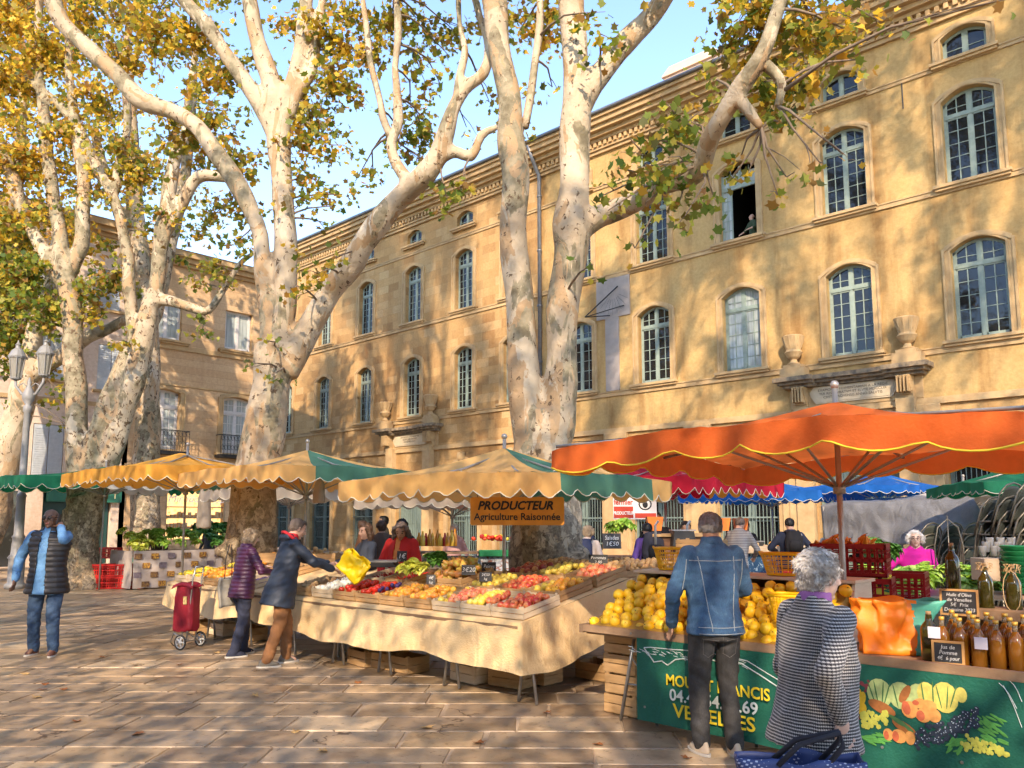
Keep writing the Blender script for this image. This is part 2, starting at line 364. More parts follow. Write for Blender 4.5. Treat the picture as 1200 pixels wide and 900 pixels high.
def window(parent, w_, h, rise, cols=4, rows=5, trans=.30, fm=None, gm=None, surround=True, y=.2, sillw=.22, keystone=False, open_leaf=False):
    """window part > pane, surround, sill; local origin at the sill centre on the wall face, -Y outwards"""
    fm = fm or TEAL; gm = gm or GLASS; mb = MB(); H = h
    A = arc(w_-.02, rise)
    def zt(x): return H+rise*(1-(2*x/w_)**2)
    fw = .07
    for sx in (-1, 1): mb.bx(sx*w_/2, sx*(w_/2-fw), y, y+.07, 0, H+.0)
    mb.bx(-w_/2+fw, w_/2-fw, y, y+.07, 0, .09)
    for k in range(len(A)-1):     # arched head
        a, b = A[k], A[k+1]; vs = [(a[0], yy, H+a[1]-dz) for yy in (y, y+.07) for dz in (0, .09)]+[(b[0], yy, H+b[1]-dz) for yy in (y, y+.07) for dz in (0, .09)]
        mb.add(vs, [(0,4,5,1),(2,3,7,6),(1,5,7,3),(0,2,6,4)])
    mull = .055
    mb.bx(-mull, mull, y-.012, y+.055, .09, zt(0)-.08)
    zt0 = (H+rise)*(1-trans) if trans else 0
    if trans:
        for dz, yy in ((0, -.03), (.05, -.018), (.1, -.006)): mb.bx(-w_/2+fw, w_/2-fw, y+yy, y+.05, zt0+dz, zt0+dz+.045)
    bar = .022
    n2 = cols//2
    for sx in (-1, 1):
        x0, x1 = mull, w_/2-fw
        mb.bx(sx*x0, sx*(x0+.03), y, y+.05, .09, zt(x0)-.09); mb.bx(sx*(x1-.04), sx*x1, y, y+.05, .09, zt(x1)-.06)
        for k in range(1, n2):
            xx = x0+(x1-x0)*k/n2; mb.bx(sx*(xx-bar/2-.004), sx*(xx+bar/2+.004), y+.005, y+.045, .09, zt(xx)-.06)
        zl = zt0 if trans else H-.02
        for k in range(1, rows): zz = .09+(zl-.09)*k/rows; mb.bx(sx*x0, sx*x1, y+.008, y+.042, zz-bar/2, zz+bar/2)
        mb.bx(sx*x0, sx*x1, y, y+.05, .09, .16)
        if trans:
            mb.bx(sx*x0, sx*x1, y+.008, y+.042, zt0+.14+(H-zt0-.14)*.52, zt0+.14+(H-zt0-.14)*.52+bar)
            mb.bx(sx*x0, sx*x1, y, y+.05, zt0-.05, zt0)
    o = mb.build('window', fm, parent)
    g = MB(); P = [(-w_/2+.03, 0.03)]+[(x, H+z-.02) for x, z in arc(w_-.06, rise)]+[(w_/2-.03, 0.03)]
    g.add([(x, y+.03, z) for x, z in P], [tuple(range(len(P)-1, -1, -1))]); g.build('pane', gm, o)
    bk = MB()
    if surround:
        s = MB(); outline(s, w_, h, rise, .16, -.05, .0); outline(s, w_+.32, h, rise+.02, .07, -.09, .0); outline(s, w_+.001, h, rise, .05, -.075, -.05)
        s.build('surround', TRIM, o)
    sl = MB(); sl.bx(-w_/2-.32, w_/2+.32, -sillw, .0, -.10, -.0); sl.bx(-w_/2-.28, w_/2+.28, -sillw+.06, .0, -.18, -.10); sl.bx(-w_/2+.001, w_/2-.001, 0, y, -.02, .004)
    sl.build('sill', TRIM, o, bevel=.012)
    return o
def put(w_, x, z, y=0): w_.location = (x, y, z); return w_
# ================================================================ main hall (grain hall): origin at world (0, 26.2, 0), local X = world X
HV = 26.2
hall = thing('market_hall', 'long three storey yellow stone hall with arched blue-green windows filling the right and back', 'building', (0, HV, 0))
RX = [-5.95, -9.72, -13.55, -17.25, -20.98]; RX0 = [-2.2, 1.55, 5.3]; LX = [-24.75, -28.05, -31.9, -35.95, -39.95, -43.9]
W1 = 1.46
rowsR = []
opsR = [(x, 6.95, W1, 2.72, .30) for x in RX+RX0]+[(x, 11.75, W1, 2.62, .30) for x in RX+RX0]+[(x, 15.66, 1.25, .72, .24) for x in RX+RX0]
opsL = [(x, 6.95, 1.28, 2.78, .26) for x in LX]+[(x, 11.85, 1.28, 2.72, .26) for x in LX]+[(x, 16.0, 1.15, .55, .24) for x in LX]
gR = [(x, 0.02, 2.35, 3.3, .75) for x in RX+RX0 if abs(x+9.72) > .1]; gL = [(x, .02, 2.1, 3.55, .9) for x in LX if abs(x+31.9) > .1]
dR = [(-9.75, .02, 2.6, 3.5, .35)]; dL = [(-31.9, .02, 2.3, 3.5, .35)]
wall_mesh('wall', PLA, hall, -23.0, 7.5, 5.2, 18.1, opsR)
wall_mesh('wall', ASH, hall, -46.5, -23.0, 0, 18.1, opsL+gL+dL)
wall_mesh('wall', ASH, hall, -23.0, 7.5, 0, 5.2, gR+dR, depth=.5)
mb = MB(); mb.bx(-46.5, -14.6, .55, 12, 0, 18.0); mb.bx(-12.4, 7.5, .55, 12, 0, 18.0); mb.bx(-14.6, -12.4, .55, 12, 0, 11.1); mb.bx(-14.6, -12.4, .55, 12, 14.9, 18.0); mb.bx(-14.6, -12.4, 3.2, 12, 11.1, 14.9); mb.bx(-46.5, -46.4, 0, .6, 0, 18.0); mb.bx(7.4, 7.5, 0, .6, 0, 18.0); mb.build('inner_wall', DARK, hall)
mb = MB(); mb.prism([(-.9, 18.42), (12.9, 18.42), (6, 19.9)], -47, 8, axis='x'); mb.build('roof', TILE, hall)
mb = MB()   # cornice in steps with dentils
for a, b, c in ((-.12, 16.98, 17.12), (-.2, 17.12, 17.22), (-.3, 17.42, 17.55), (-.48, 17.55, 17.72), (-.68, 17.72, 17.9), (-.82, 17.9, 18.1), (-.92, 18.1, 18.24)): mb.bx(-46.5, 7.5, a, .02, b, c)
mb.bx(-46.5, 7.5, -.16, .02, 17.22, 17.42)
x = -46.4
while x < 7.4: mb.bx(x, x+.13, -.28, -.155, 17.235, 17.43); x += .26
mb.build('cornice', TRIM, hall)
mb = MB(); mb.tube([(-46.5, -.98, 18.30), (7.5, -.98, 18.30)], .075, 8); mb.build('gutter', ZINC, hall, smooth=True)
mb = MB()
for z, d, h in ((6.62, .06, .16), (11.5, .06, .14), (15.45, .05, .11)):
    mb.bx(-46.5, 7.5, -d, .0, z, z+h); mb.bx(-46.5, 7.5, -d-.03, .0, z+h, z+h+.04)
mb.bx(-46.5, 7.5, -.10, 0, 5.12, 5.32)
mb.build('string_course', TRIM, hall)
# pilaster piers between the ground floor openings
for x in [-4.0, -7.75, -11.65, -15.4, -19.1, -22.7, -.4, 3.4]:
    mb = MB(); mb.bx(x-.55, x+.55, -.16, 0, .0, 5.12); mb.bx(x-.66, x+.66, -.24, 0, 3.25, 3.42); mb.bx(x-.62, x+.62, -.2, 0, 3.42, 3.55); mb.bx(x-.64, x+.64, -.22, 0, 0, .5); mb.bx(x-.3, x+.3, -.2, -.16, .8, 3.0); mb.ball((x, -.2, 4.1), (.22, .12, .42), 10, 7); mb.build('pilaster', TRIM, hall, bevel=.012)
pw = window(hall, W1, 2.72, .30, rows=5, trans=.27); put(pw, RX[0], 6.95); pw['label'] = 'blue-green arched window'; freeze(pw); del pw['label']
for x in RX[1:2]+RX[3:]+RX0: put(dup(pw, parent=hall), x, 6.95)
pw2 = window(hall, W1, 2.62, .30, rows=5, trans=.27); put(pw2, RX[0], 11.75); freeze(pw2)
for x in [RX[1], RX[3], RX[4]]+RX0: put(dup(pw2, parent=hall), x, 11.75)
# window whose pale curtain-coloured panes stand in for a sunlit leaf
ow = window(hall, W1, 2.72, .30, rows=5, trans=.27, gm=GLASSW); put(ow, RX[2], 6.95); ow['label'] = 'arched window with pale panes standing in for a sunlit leaf'
pa = window(hall, 1.25, .72, .24, cols=2, rows=2, trans=0); put(pa, RX[0], 15.66); freeze(pa)
for x in RX[1:]+RX0: put(dup(pa, parent=hall), x, 15.66)
# open dark window: outer frame, upper light, left leaf only
mb = MB(); fr = .07
for sx in (-1, 1): mb.bx(sx*W1/2, sx*(W1/2-fr), .2, .27, 0, 2.64)
mb.bx(-W1/2, W1/2, .2, .27, 0, .06); mb.bx(-W1/2+.07, W1/2-.07, .17, .27, 2.0, 2.14); mb.bx(-.05, .05, .2, .26, 2.14, 2.85)
for x0 in (-.36, .36): mb.bx(x0-.012, x0+.012, .21, .25, 2.14, 2.8)
mb.bx(-W1/2+.07, W1/2-.07, .21, .25, 2.45, 2.475)
for z in (0.1, .48, .86, 1.24, 1.62, 1.96): mb.bx(-.66, -.36, .205, .25, z, z+.03)
mb.bx(-.5, -.52, .205, .25, .1, 1.96); mb.bx(-.36, -.32, .2, .26, .06, 2.0)
owd = mb.build('window', TEAL, hall); put(owd, RX[2], 11.75); owd['label'] = 'window standing open on a dark room'
mb = MB(); outline(mb, W1, 2.62, .30, .16, -.05, 0); outline(mb, W1+.32, 2.62, .32, .07, -.09, 0); mb.build('surround', TRIM, owd)
mb = MB(); mb.bx(-W1/2-.32, W1/2+.32, -.22, 0, -.1, 0); mb.bx(-W1/2-.28, W1/2+.28, -.16, 0, -.18, -.1); mb.build('sill', TRIM, owd)
mb = MB(); mb.bx(-.66, -.36, .225, .23, .1, 1.96); mb.bx(-.66, .66, .225, .23, 2.14, 2.6); mb.build('pane', GLASSW, owd)
pl = window(hall, 1.28, 2.78, .26, rows=6, trans=.27, sillw=.2); put(pl, LX[0], 6.95); freeze(pl)
for x in LX[1:]: put(dup(pl, parent=hall), x, 6.95)
pl2 = window(hall, 1.28, 2.72, .26, rows=6, trans=.27, sillw=.2); put(pl2, LX[0], 11.85); freeze(pl2)
for x in LX[1:]: put(dup(pl2, parent=hall), x, 11.85)
pl3 = window(hall, 1.15, .55, .24, cols=2, rows=2, trans=0, surround=False); put(pl3, LX[0], 16.0); freeze(pl3)
for x in LX[1:]: put(dup(pl3, parent=hall), x, 16.0)
# ground floor gates with fanlights
def gate(w_, h, rise):
    mb = MB(); mb.bx(-w_/2, w_/2, .16, .24, h-.1, h+.02); mb.bx(-w_/2, w_/2, .16, .22, 0, .08); mb.bx(-w_/2, w_/2, .16, .22, h*.52, h*.52+.05)
    n = 17
    for k in range(n+1): x = -w_/2+.03+(w_-.06)*k/n; mb.tube([(x, .18, 0), (x, .18, h)], .013, 5)
    for k in range(1, 8): an = PI*k/8; mb.tube([(0, .2, h), (math.cos(an)*w_*.49, .2, h+math.sin(an)*rise*1.0)], .012, 5)
    for rr in (.32, .62): mb.tube([(math.cos(PI*k/16)*w_*.49*rr, .2, h+math.sin(PI*k/16)*rise*rr) for k in range(17)], .014, 5)
    for sx in (-1, 1):
        mb.bx(sx*w_/2, sx*(w_/2-.09), .3, .36, 0, h); mb.bx(sx*.03, sx*.14, .3, .36, 0, h)
        for z in (.7, 1.6, 2.5): mb.bx(sx*.14, sx*(w_/2-.09), .31, .35, z, z+.05)
    o = mb.build('gate', IRONT, hall)
    g = MB(); P = [(-w_/2+.01, 0)]+[(x, h+z-.01) for x, z in arc(w_-.02, rise)]+[(w_/2-.01, 0)]; g.add([(x, .42, z) for x, z in P], [tuple(range(len(P)))]); g.build('pane', GLASS, o)
    s = MB(); outline(s, w_, h, rise, .22, -.09, 0); s.box((0, -.14, h+rise+.18), (.3, .22, .5)); s.ball((0, -.26, h+rise+.2), (.13, .1, .2), 8, 6); s.build('surround', TRIM, o); return o
g1 = gate(2.35, 3.3, .75); put(g1, gR[0][0], .02); freeze(g1)
for o_ in gR[1:]: put(dup(g1, parent=hall), o_[0], .02)
g2 = gate(2.1, 3.55, .9); put(g2, gL[0][0], .02); freeze(g2)
for o_ in gL[1:]: put(dup(g2, parent=hall), o_[0], .02)
def doorway(x, w_, ins):
    d = MB(); d.bx(-w_/2, w_/2, .3, .38, 0, 3.85)
    for sx in (-1, 1):
        for z in (.3, 1.5, 2.6): d.bx(sx*.12, sx*(w_/2-.15), .26, .3, z, z+.95)
    for k in range(14): d.tube([(-w_/2+.05+(w_-.1)*k/13, .18, 0), (-w_/2+.05+(w_-.1)*k/13, .18, 3.4)], .014, 5)
    dd = d.build('door', IRONT, hall); put(dd, x, .02)
    s = MB(); hw = 2.0
    for sx in (-1, 1):
        s.bx(sx*(w_/2+.05), sx*(w_/2+.6), -.3, 0, 0, 5.35); s.bx(sx*(w_/2), sx*(w_/2+.66), -.36, 0, 3.3, 3.5)
        for k in range(7):      # scrolled console
            z = 5.35+k*.095; s.bx(sx*(hw-.15), sx*(hw-.55), -.2-.05*k, 0, z, z+.098)
        for q in (.2, .3, .4, .5): s.bx(sx*(hw-q-.02), sx*(hw-q+.02), -.55, -.1, 5.5, 6.0)
    s.bx(-hw-.1, hw+.1, -.05, 0, 5.32, 6.02)
    s.build('door_surround', TRIM, dd, bevel=.01)
    e = MB()
    for y, z0, z1, xx in ((-.4, 6.02, 6.12, .2), (-.55, 6.12, 6.22, .3), (-.68, 6.22, 6.36, .42)): e.bx(-hw-xx, -hw+.9, y, 0, z0, z1); e.bx(hw-.9, hw+xx, y, 0, z0, z1); e.bx(-hw+.9, hw-.9, y+.2, 0, z0, z1)
    e.build('entablature', TRIMD, dd)
    for sx in (-1, 1):
        u = MB(); u.bx(-.42, .42, -.21, .21, 0, .34); u.bx(-.3, .3, -.2, .2, .34, .46)
        u.lathe([(.2, 0), (.22, .04), (.12, .1), (.1, .18), (.2, .26), (.3, .42), (.24, .5), (.26, .6), (.35, .9), (.37, .96), (.3, 1.0), (.1, 1.02)], (0, 0, .46), 16)
        for k in range(12): an = 2*PI*k/12; u.tube([(math.cos(an)*.24, math.sin(an)*.24, 1.06), (math.cos(an)*.345, math.sin(an)*.345, 1.4)], .035, 5)
        uo = u.build('stone_urn', TRIM, dd); uo.location = (sx*(hw-.2), -.3, 6.34)
    p = MB(); P = [(-1.2, -.28), (1.2, -.28), (1.35, -.05), (1.4, .1), (1.25, .28), (-1.25, .28), (-1.4, .1), (-1.35, -.05)]
    p.prism([(x_, z_) for x_, z_ in P], -.10, -.05); p.prism([(x_*.94, z_*.82) for x_, z_ in P], -.115, -.10); po = p.build('plaque', M('plaque_stone', (.62,.52,.36), (.5,.4,.26), 4, .8, .2), dd); po.location = (0, 0, 5.72)
    for k, ln in enumerate(ins): text(ln, .115, 'inscription', M('inscription_ink', (.12,.09,.06), (.1,.07,.05), 4, .9, 0), po, (0, -.121, .15-k*.12), (PI/2, 0, 0), sx=1.05)
    return dd
doorway(-9.75, 2.6, ['EXAMORVM FRVMENTARIAM A LA REGIE', 'TER RESTAVRATVM ET ELVTE MDCCLIX', 'CIVITAS AQVENSIS ANNO SALVTIS']); doorway(-31.9, 2.3, ['REGNANTE LVDOVICO XV', 'AEDIFICARI CVRAVIT', 'ANNO MDCCLIX'])
# rain pipe and sundial
mb = MB(); mb.tube([(-23.05, -.14, 5.0), (-23.05, -.14, 17.0), (-23.05, -.5, 17.5), (-23.05, -.9, 18.2)], .09, 10)
for z in (6, 8.5, 11, 13.5, 16): mb.tube([(-23.05, -.14, z), (-23.05, -.14, z+.08)], .115, 10)
mb.build('rain_pipe', ZINC, hall, smooth=True)
GREY = M('sundial_slab', (.36,.31,.27), (.27,.235,.205), 3, .85, .2)
mb = MB(); mb.bx(-20.0, -18.34, -.05, 0, 9.85, 11.6); mb.bx(-19.57, -18.9, -.045, 0, 6.85, 9.85); sd = mb.build('sundial', GREY, hall)
mb = MB(); mb.tube([(-18.9, -.06, 11.1), (-20.1, -.7, 9.9)], .025, 6); mb.tube([(-20.1, -.7, 9.9), (-18.6, -.06, 10.25)], .02, 6); mb.tube([(-20.1, -.7, 9.9), (-19.3, -.06, 9.95)], .02, 6)
for k in range(9): an = R(200+k*17); mb.tube([(-19.15+.3*math.cos(an), -.052, 10.9+.3*math.sin(an)), (-19.15+1.0*math.cos(an)*.8, -.052, 10.9+.95*math.sin(an))], .004, 4)
mb.build('gnomon', IRON, sd)
mb = MB(); mb.bx(-17.9, -15.2, 2.2, 3.6, 18.3, 20.6); mb.prism([(-18.0, 20.6), (-15.1, 20.6), (-15.5, 20.95), (-17.6, 20.95)], 2.1, 3.7); mb.build('chimney', M('chimney_render', (.72,.56,.42), (.6,.46,.34), 3, .85, .2), hall)
mb = MB()      # thin cables on the wall
mb.tube([(-22.9, -.2, 4.95), (-20, -.25, 4.85), (-14, -.3, 4.9), (-12, -.3, 5.15)], .018, 5); mb.build('wall_cable', IRON, hall)
# iron tie anchors
mb = MB()
for x, z in ((-7.75, 14.6),): mb.tube([(x, -.03, z), (x, -.03, z+.9)], .018, 6)
mb.build('tie_anchor', IRON, hall)
# ================================================================ left row of houses: plane u=-33, faces +X
def side_house(name, label, v0, v1, h, wmat, ops, loc_u=-33.0, cornice=True, roofm=None):
    o = thing(name, label, 'building', (loc_u, 0, 0), PI/2)     # local X -> world Y, local -Y -> world +X
    wall_mesh('wall', wmat, o, v0, v1, 0, h, ops, depth=.3)
    mb = MB(); mb.bx(v0, v1, .5, 9, 0, h-.05); mb.bx(v0, v0+.1, 0, .6, 0, h-.05); mb.bx(v1-.1, v1, 0, .6, 0, h-.05); mb.build('inner_wall', wmat, o)
    mb = MB(); mb.prism([(-.5, h+.2), (9.5, h+.2), (4.5, h+1.6)], v0-.1, v1+.1, axis='x'); mb.build('roof', TILE, o)
    if cornice:
        mb = MB()
        for a, b, c in ((-.15, h-.4, h-.25), (-.3, h-.25, h-.05), (-.45, h-.05, h+.2)): mb.bx(v0, v1, a, .02, b, c)
        mb.build('cornice', TRIM, o)
    return o
sh = side_house('stone_house', 'pale sunlit stone house with iron balconies behind the left trunks', 12.6, 18.3, 12.7, ASHL,
    [(14.05, 4.55, 1.3, 2.35, .12), (17.25, 4.55, 1.3, 2.35, .12), (14.0, 9.1, 1.25, 1.75, .0), (17.2, 9.1, 1.3, 1.75, 0), (13.5, .02, 1.0, 3.0, 0), (15.6, .02, 2.6, 2.9, 0), (17.7, .02, 1.0, 2.9, 0)])
for x in (14.05, 17.25):
    put(window(sh, 1.3, 2.35, .12, rows=4, trans=.3, fm=WHITEP, gm=GLASSW, surround=True), x, 4.55)
    mb = MB()      # balcony
    mb.bx(-.95, .95, -.5, 0, -.22, -.12)
    for z in (-.1, .75): mb.tube([(-.92, -.02, z), (-.92, -.47, z), (.92, -.47, z), (.92, -.02, z)], .02, 6)
    for k in range(13):
        xx = -.92+1.84*k/12; mb.tube([(xx, -.47, -.1), (xx, -.47, .75)], .011, 5)
        if k < 12:
            for cz in (.12, .52): mb.tube([(xx+.076+.06*math.cos(a*PI/4), -.47, cz+.1+.1*math.sin(a*PI/4)) for a in range(8)], .009, 4)
    bo = mb.build('balcony', IRON, sh); put(bo, x, 4.55)
for x in (14.0, 17.2): put(window(sh, 1.25, 1.75, 0, rows=1, cols=2, trans=0, fm=WHITEP, gm=GLASSW, surround=False), x, 9.1)
mb = MB(); mb.bx(12.6, 18.3, -.07, 0, 8.72, 8.92); mb.bx(12.6, 18.3, -.05, 0, 3.7, 3.9); mb.bx(12.6, 18.3, -.05, 0, 7.2, 7.27); mb.build('string_course', TRIM, sh)
# shops at street level
SHOPG = M('shop_green', (.02,.16,.10), (.015,.12,.08), 5, .45, .1); GOLD = M('sign_cream', (.75,.68,.4), (.6,.55,.3), 5, .5, 0)
WARM = bpy.data.materials.new('lit_shop_interior'); WARM.use_nodes = True
bs = WARM.node_tree.nodes['Principled BSDF']; nt = WARM.node_tree
f = nd(nt, 'ShaderNodeTexVoronoi', i_Scale=6.0); lk(nt, objvec(nt), f.inputs['Vector']); cc = ramp(nt, f.outputs['Distance'], [(0, (.35,.16,.05)), (.4, (.9,.55,.2)), (.9, (.75,.5,.25))])
lk(nt, cc, bs.inputs['Base Color']); lk(nt, cc, bs.inputs['Emission Color']); bs.inputs['Emission Strength'].default_value = 0.55
mb = MB(); mb.bx(14.35, 16.85, .25, .3, .9, 2.85); mb.build('lit_shop_window', WARM, sh)
mb = MB()
for z in (1.3, 1.75, 2.2): mb.bx(14.35, 16.85, .05, .25, z, z+.04)
rs = random.Random(5)
for z in (1.34, 1.79):
    for k in range(16): mb.bx(14.45+k*.15, 14.55+k*.15, .08, .2, z, z+rs.uniform(.08, .25))
mb.bx(14.3, 14.38, 0, .25, .0, 2.9); mb.bx(16.82, 16.9, 0, .25, 0, 2.9); mb.bx(14.3, 16.9, .0, .25, .0, .9)
mb.build('shop_shelves', M('shop_wood', (.5,.35,.2), (.3,.2,.1), 5), sh)
mb = MB(); mb.bx(12.7, 14.2, -.14, 0, 2.75, 3.25); fa = mb.build('shop_fascia', SHOPG, sh)
mb = MB(); mb.bx(13.05, 13.95, .1, .2, 0, 3.0); mb.bx(17.2, 18.2, .1, .2, 0, 2.92); mb.build('shop_door', SHOPG, sh)
neon = M('white_lettering', (.85,.85,.8), (.8,.8,.75), 5, .5, 0)
text('Miroud\'Eshop', .44, 'shop_lettering', neon, sh, (15.6, -.05, 2.55), (PI/2, 0, 0), shear=.25, depth=.01)
ph = side_house('pink_house', 'pink rendered house with pale grey shutters behind the street lamp', -2.0, 12.6, 13.2, PINK,
    [(9.85, 3.2, 1.05, 2.0, 0), (9.7, 6.9, 1.0, 1.7, 0), (11.9, 6.7, 1.0, 1.8, 0), (7.4, 3.2, 1.05, 2.0, 0), (7.5, 6.9, 1.0, 1.7, 0), (11.6, 9.9, 1.0, 1.6, 0), (9.6, 9.9, 1.0, 1.6, 0), (7.5, 9.9, 1.0, 1.6, 0), (5.0, 3.2, 1.0, 2, 0), (5.0, 6.9, 1, 1.7, 0), (11.0, .02, 2.4, 2.7, 0), (7.8, .02, 2.6, 2.7, 0)])
def shutters(x, z, w_, h):
    mb = MB()
    for sx in (-1, 1):
        mb.bx(sx*.015, sx*(w_/2-.01), .02, .06, .02, h-.02)
        k = .12
        while k < h-.15: mb.bx(sx*.06, sx*(w_/2-.05), -.0, .03, k, k+.045); k += .085
    o = mb.build('shutter', GREYP, ph); put(o, x, z); s = MB(); s.bx(-w_/2-.15, w_/2+.15, -.14, .0, -.1, 0); s.build('sill', TRIM, o)
for x, z, h in ((9.85, 3.2, 2.0), (9.7, 6.9, 1.7), (11.9, 6.7, 1.8), (7.4, 3.2, 2), (7.5, 6.9, 1.7), (11.6, 9.9, 1.6), (9.6, 9.9, 1.6), (7.5, 9.9, 1.6), (5, 3.2, 2), (5, 6.9, 1.7)): shutters(x, z, 1.03, h)
mb = MB(); mb.bx(9.9, 12.5, -.2, 0, 2.35, 2.85); fo = mb.build('shop_fascia', SHOPG, ph)
text('BA', .34, 'shop_lettering', GOLD, ph, (11.05, -.21, 2.6), (PI/2, 0, 0), depth=.01, bold=.006); text('T', .34, 'shop_lettering', GOLD, ph, (12.25, -.21, 2.6), (PI/2, 0, 0), depth=.01, bold=.006)
mb = MB(); mb.bx(9.85, 12.15, .15, .2, 0, 2.7); mb.build('shop_door', M('shop_dark_green', (.015,.06,.05), (.01,.04,.035), 4, .3, .05), ph)
mb = MB(); mb.bx(6.5, 9.1, .15, .2, 0, 2.7); mb.build('shop_window', GLASSD, ph)
mb = MB(); mb.bx(-2, 12.6, -.06, 0, 6.05, 6.2); mb.bx(-2, 12.6, -.05, 0, 3.0, 3.1); mb.build('string_course', TRIM, ph)
for k, (v, z0, z1) in enumerate(((3.5, 6.1, 5.9),)): pass
# taller house beyond
th = side_house('tall_house', 'tall cream house rising above the roofs at the upper left', 8.5, 13.5, 15.6, M('cream_render', (.66,.54,.42), (.58,.46,.34), 2, .85, .2), [(12.3, 12.9, .9, 1.4, 0), (10.2, 12.9, .9, 1.4, 0)], loc_u=-44)
for x in (12.3, 10.2): put(window(th, .9, 1.4, 0, rows=2, cols=2, trans=0, fm=WHITEP, surround=False), x, 12.9)
# ================================================================ unseen house added behind the viewer to shape the light
bh = thing('added_rear_house', 'long unseen ochre house front added behind the viewer to shape the light', 'building', (0, -14, 0), PI)
REAR_H = 7.6  # kept low so sun reaches the floor and bounces forward
ops = [(x, z, 1.3, 2.4, .2) for x in range(-36, 48, 4) for z in (1.0, 4.6)]
wall_mesh('wall', M('rear_render', (.55,.40,.24), (.45,.32,.18), 2, .85, .2), bh, -38, 50, 0, REAR_H, ops)
mb = MB(); mb.bx(-38, 50, .35, 9, 0, REAR_H); mb.build('inner_wall', DARK, bh)
mb = MB(); mb.prism([(-.7, REAR_H+.02), (9.5, REAR_H+.02), (4.5, REAR_H+1.5)], -38.5, 50.5, axis='x'); mb.build('roof', TILE, bh)
# ================================================================ plane trees
def bark_mat(name, olive=0.52, fleck=0.60, low=3.0):
    m, nt, bs = mk(name); ov = objvec(nt)
    base = ramp(nt, noise_fac(nt, 1.3, 4, .6, ov), [(0.3, (.34,.26,.17)), (0.5, (.47,.375,.255)), (0.7, (.55,.465,.34))])
    v1 = mapvec(nt, ov, (1, 1, .5))
    f1 = noise_fac(nt, 1.5, 5, .6, v1, 0.9)
    c = mixc(nt, ramp(nt, f1, [(olive+.015, (0,0,0)), (olive+.028, (1,1,1))]), base, ramp(nt, noise_fac(nt, 5, 3, .6, ov), [(.35, (.17,.14,.085)), (.5, (.27,.23,.145)), (.65, (.38,.31,.20))]))
    f2 = noise_fac(nt, 2.6, 5, .62, mapvec(nt, ov, (1, 1, .4), loc=(7, 3, 1)), .8)
    c = mixc(nt, ramp(nt, f2, [(.55, (0,0,0)), (.56, (1,1,1))]), c, (.40,.27,.15))
    vo = nd(nt, 'ShaderNodeTexNoise', i_Scale=9.0, i_Detail=5.0, i_Roughness=.65, i_Distortion=.5); lk(nt, mapvec(nt, ov, (1, 1, .75)), vo.inputs['Vector'])
    c = mixc(nt, ramp(nt, vo.outputs['Fac'], [(fleck+.012, (0,0,0)), (fleck+.028, (1,1,1))]), c, (.13,.085,.05))
    # rough scaly bark near the foot
    sp = nd(nt, 'ShaderNodeSeparateXYZ'); lk(nt, ov, sp.inputs[0]); mr = nd(nt, 'ShaderNodeMapRange', i_1=low, i_2=low*.45, i_3=0.0, i_4=1.0); lk(nt, sp.outputs['Z'], mr.inputs[0])
    n5 = noise_fac(nt, 6.5, 6, .7, ov, .8)
    mm = nd(nt, 'ShaderNodeMath', operation='MULTIPLY'); lk(nt, mr.outputs[0], mm.inputs[0]); lk(nt, ramp(nt, n5, [(.46, (0,0,0)), (.5, (.85,.85,.85))]), mm.inputs[1])
    c = mixc(nt, mm.outputs[0], c, ramp(nt, noise_fac(nt, 17, 4, .6, ov), [(.35, (.07,.05,.035)), (.6, (.27,.21,.14))]))
    lk(nt, c, bs.inputs['Base Color']); bs.inputs['Roughness'].default_value = .8; bs.inputs['Specular IOR Level'].default_value = .2
    h = nd(nt, 'ShaderNodeMath', operation='MULTIPLY_ADD', i_1=.6); lk(nt, vo.outputs['Fac'], h.inputs[0]); lk(nt, n5, h.inputs[2]); bump(nt, bs, h.outputs[0], .7, .04)
    return m
BARK = bark_mat('plane_bark'); BARK2 = bark_mat('plane_bark_patchy', .46, .56, 3.5)
TWIG = M('twig_bark', (.26,.19,.13), (.12,.09,.06), 6, .9, .2)
def leaf_mat(name, stops):
    m = bpy.data.materials.new(name); m.use_nodes = True; nt = m.node_tree; nt.nodes.clear()
    g = nd(nt, 'ShaderNodeNewGeometry'); c = ramp(nt, g.outputs['Random Per Island'], stops)
    d = nd(nt, 'ShaderNodeBsdfPrincipled', i_Roughness=.5); d.inputs['Specular IOR Level'].default_value = .35; t = nd(nt, 'ShaderNodeBsdfTranslucent'); mx = nd(nt, 'ShaderNodeMixShader', i_0=.5); o = nd(nt, 'ShaderNodeOutputMaterial')
    br = mixc(nt, 1.0, c, (1.3, 1.25, .8), 'MULTIPLY')
    lk(nt, c, d.inputs['Base Color']); lk(nt, br, t.inputs[0]); lk(nt, d.outputs[0], mx.inputs[1]); lk(nt, t.outputs[0], mx.inputs[2]); lk(nt, mx.outputs[0], o.inputs[0]); return m
LGOLD = leaf_mat('leaf_gold', [(0, (.74,.45,.05)), (.25, (.80,.55,.08)), (.45, (.52,.42,.06)), (.6, (.30,.30,.05)), (.75, (.62,.32,.04)), (.88, (.34,.18,.05)), (1, (.22,.25,.05))])
LMIX = leaf_mat('leaf_mixed', [(0, (.13,.18,.035)), (.3, (.24,.28,.05)), (.5, (.42,.39,.06)), (.64, (.62,.43,.06)), (.78, (.36,.18,.05)), (1, (.09,.12,.03))])
LGREEN = leaf_mat('leaf_green', [(0, (.07,.13,.03)), (.35, (.15,.23,.04)), (.6, (.25,.31,.05)), (.8, (.46,.42,.06)), (.92, (.26,.13,.05)), (1, (.06,.10,.03))])
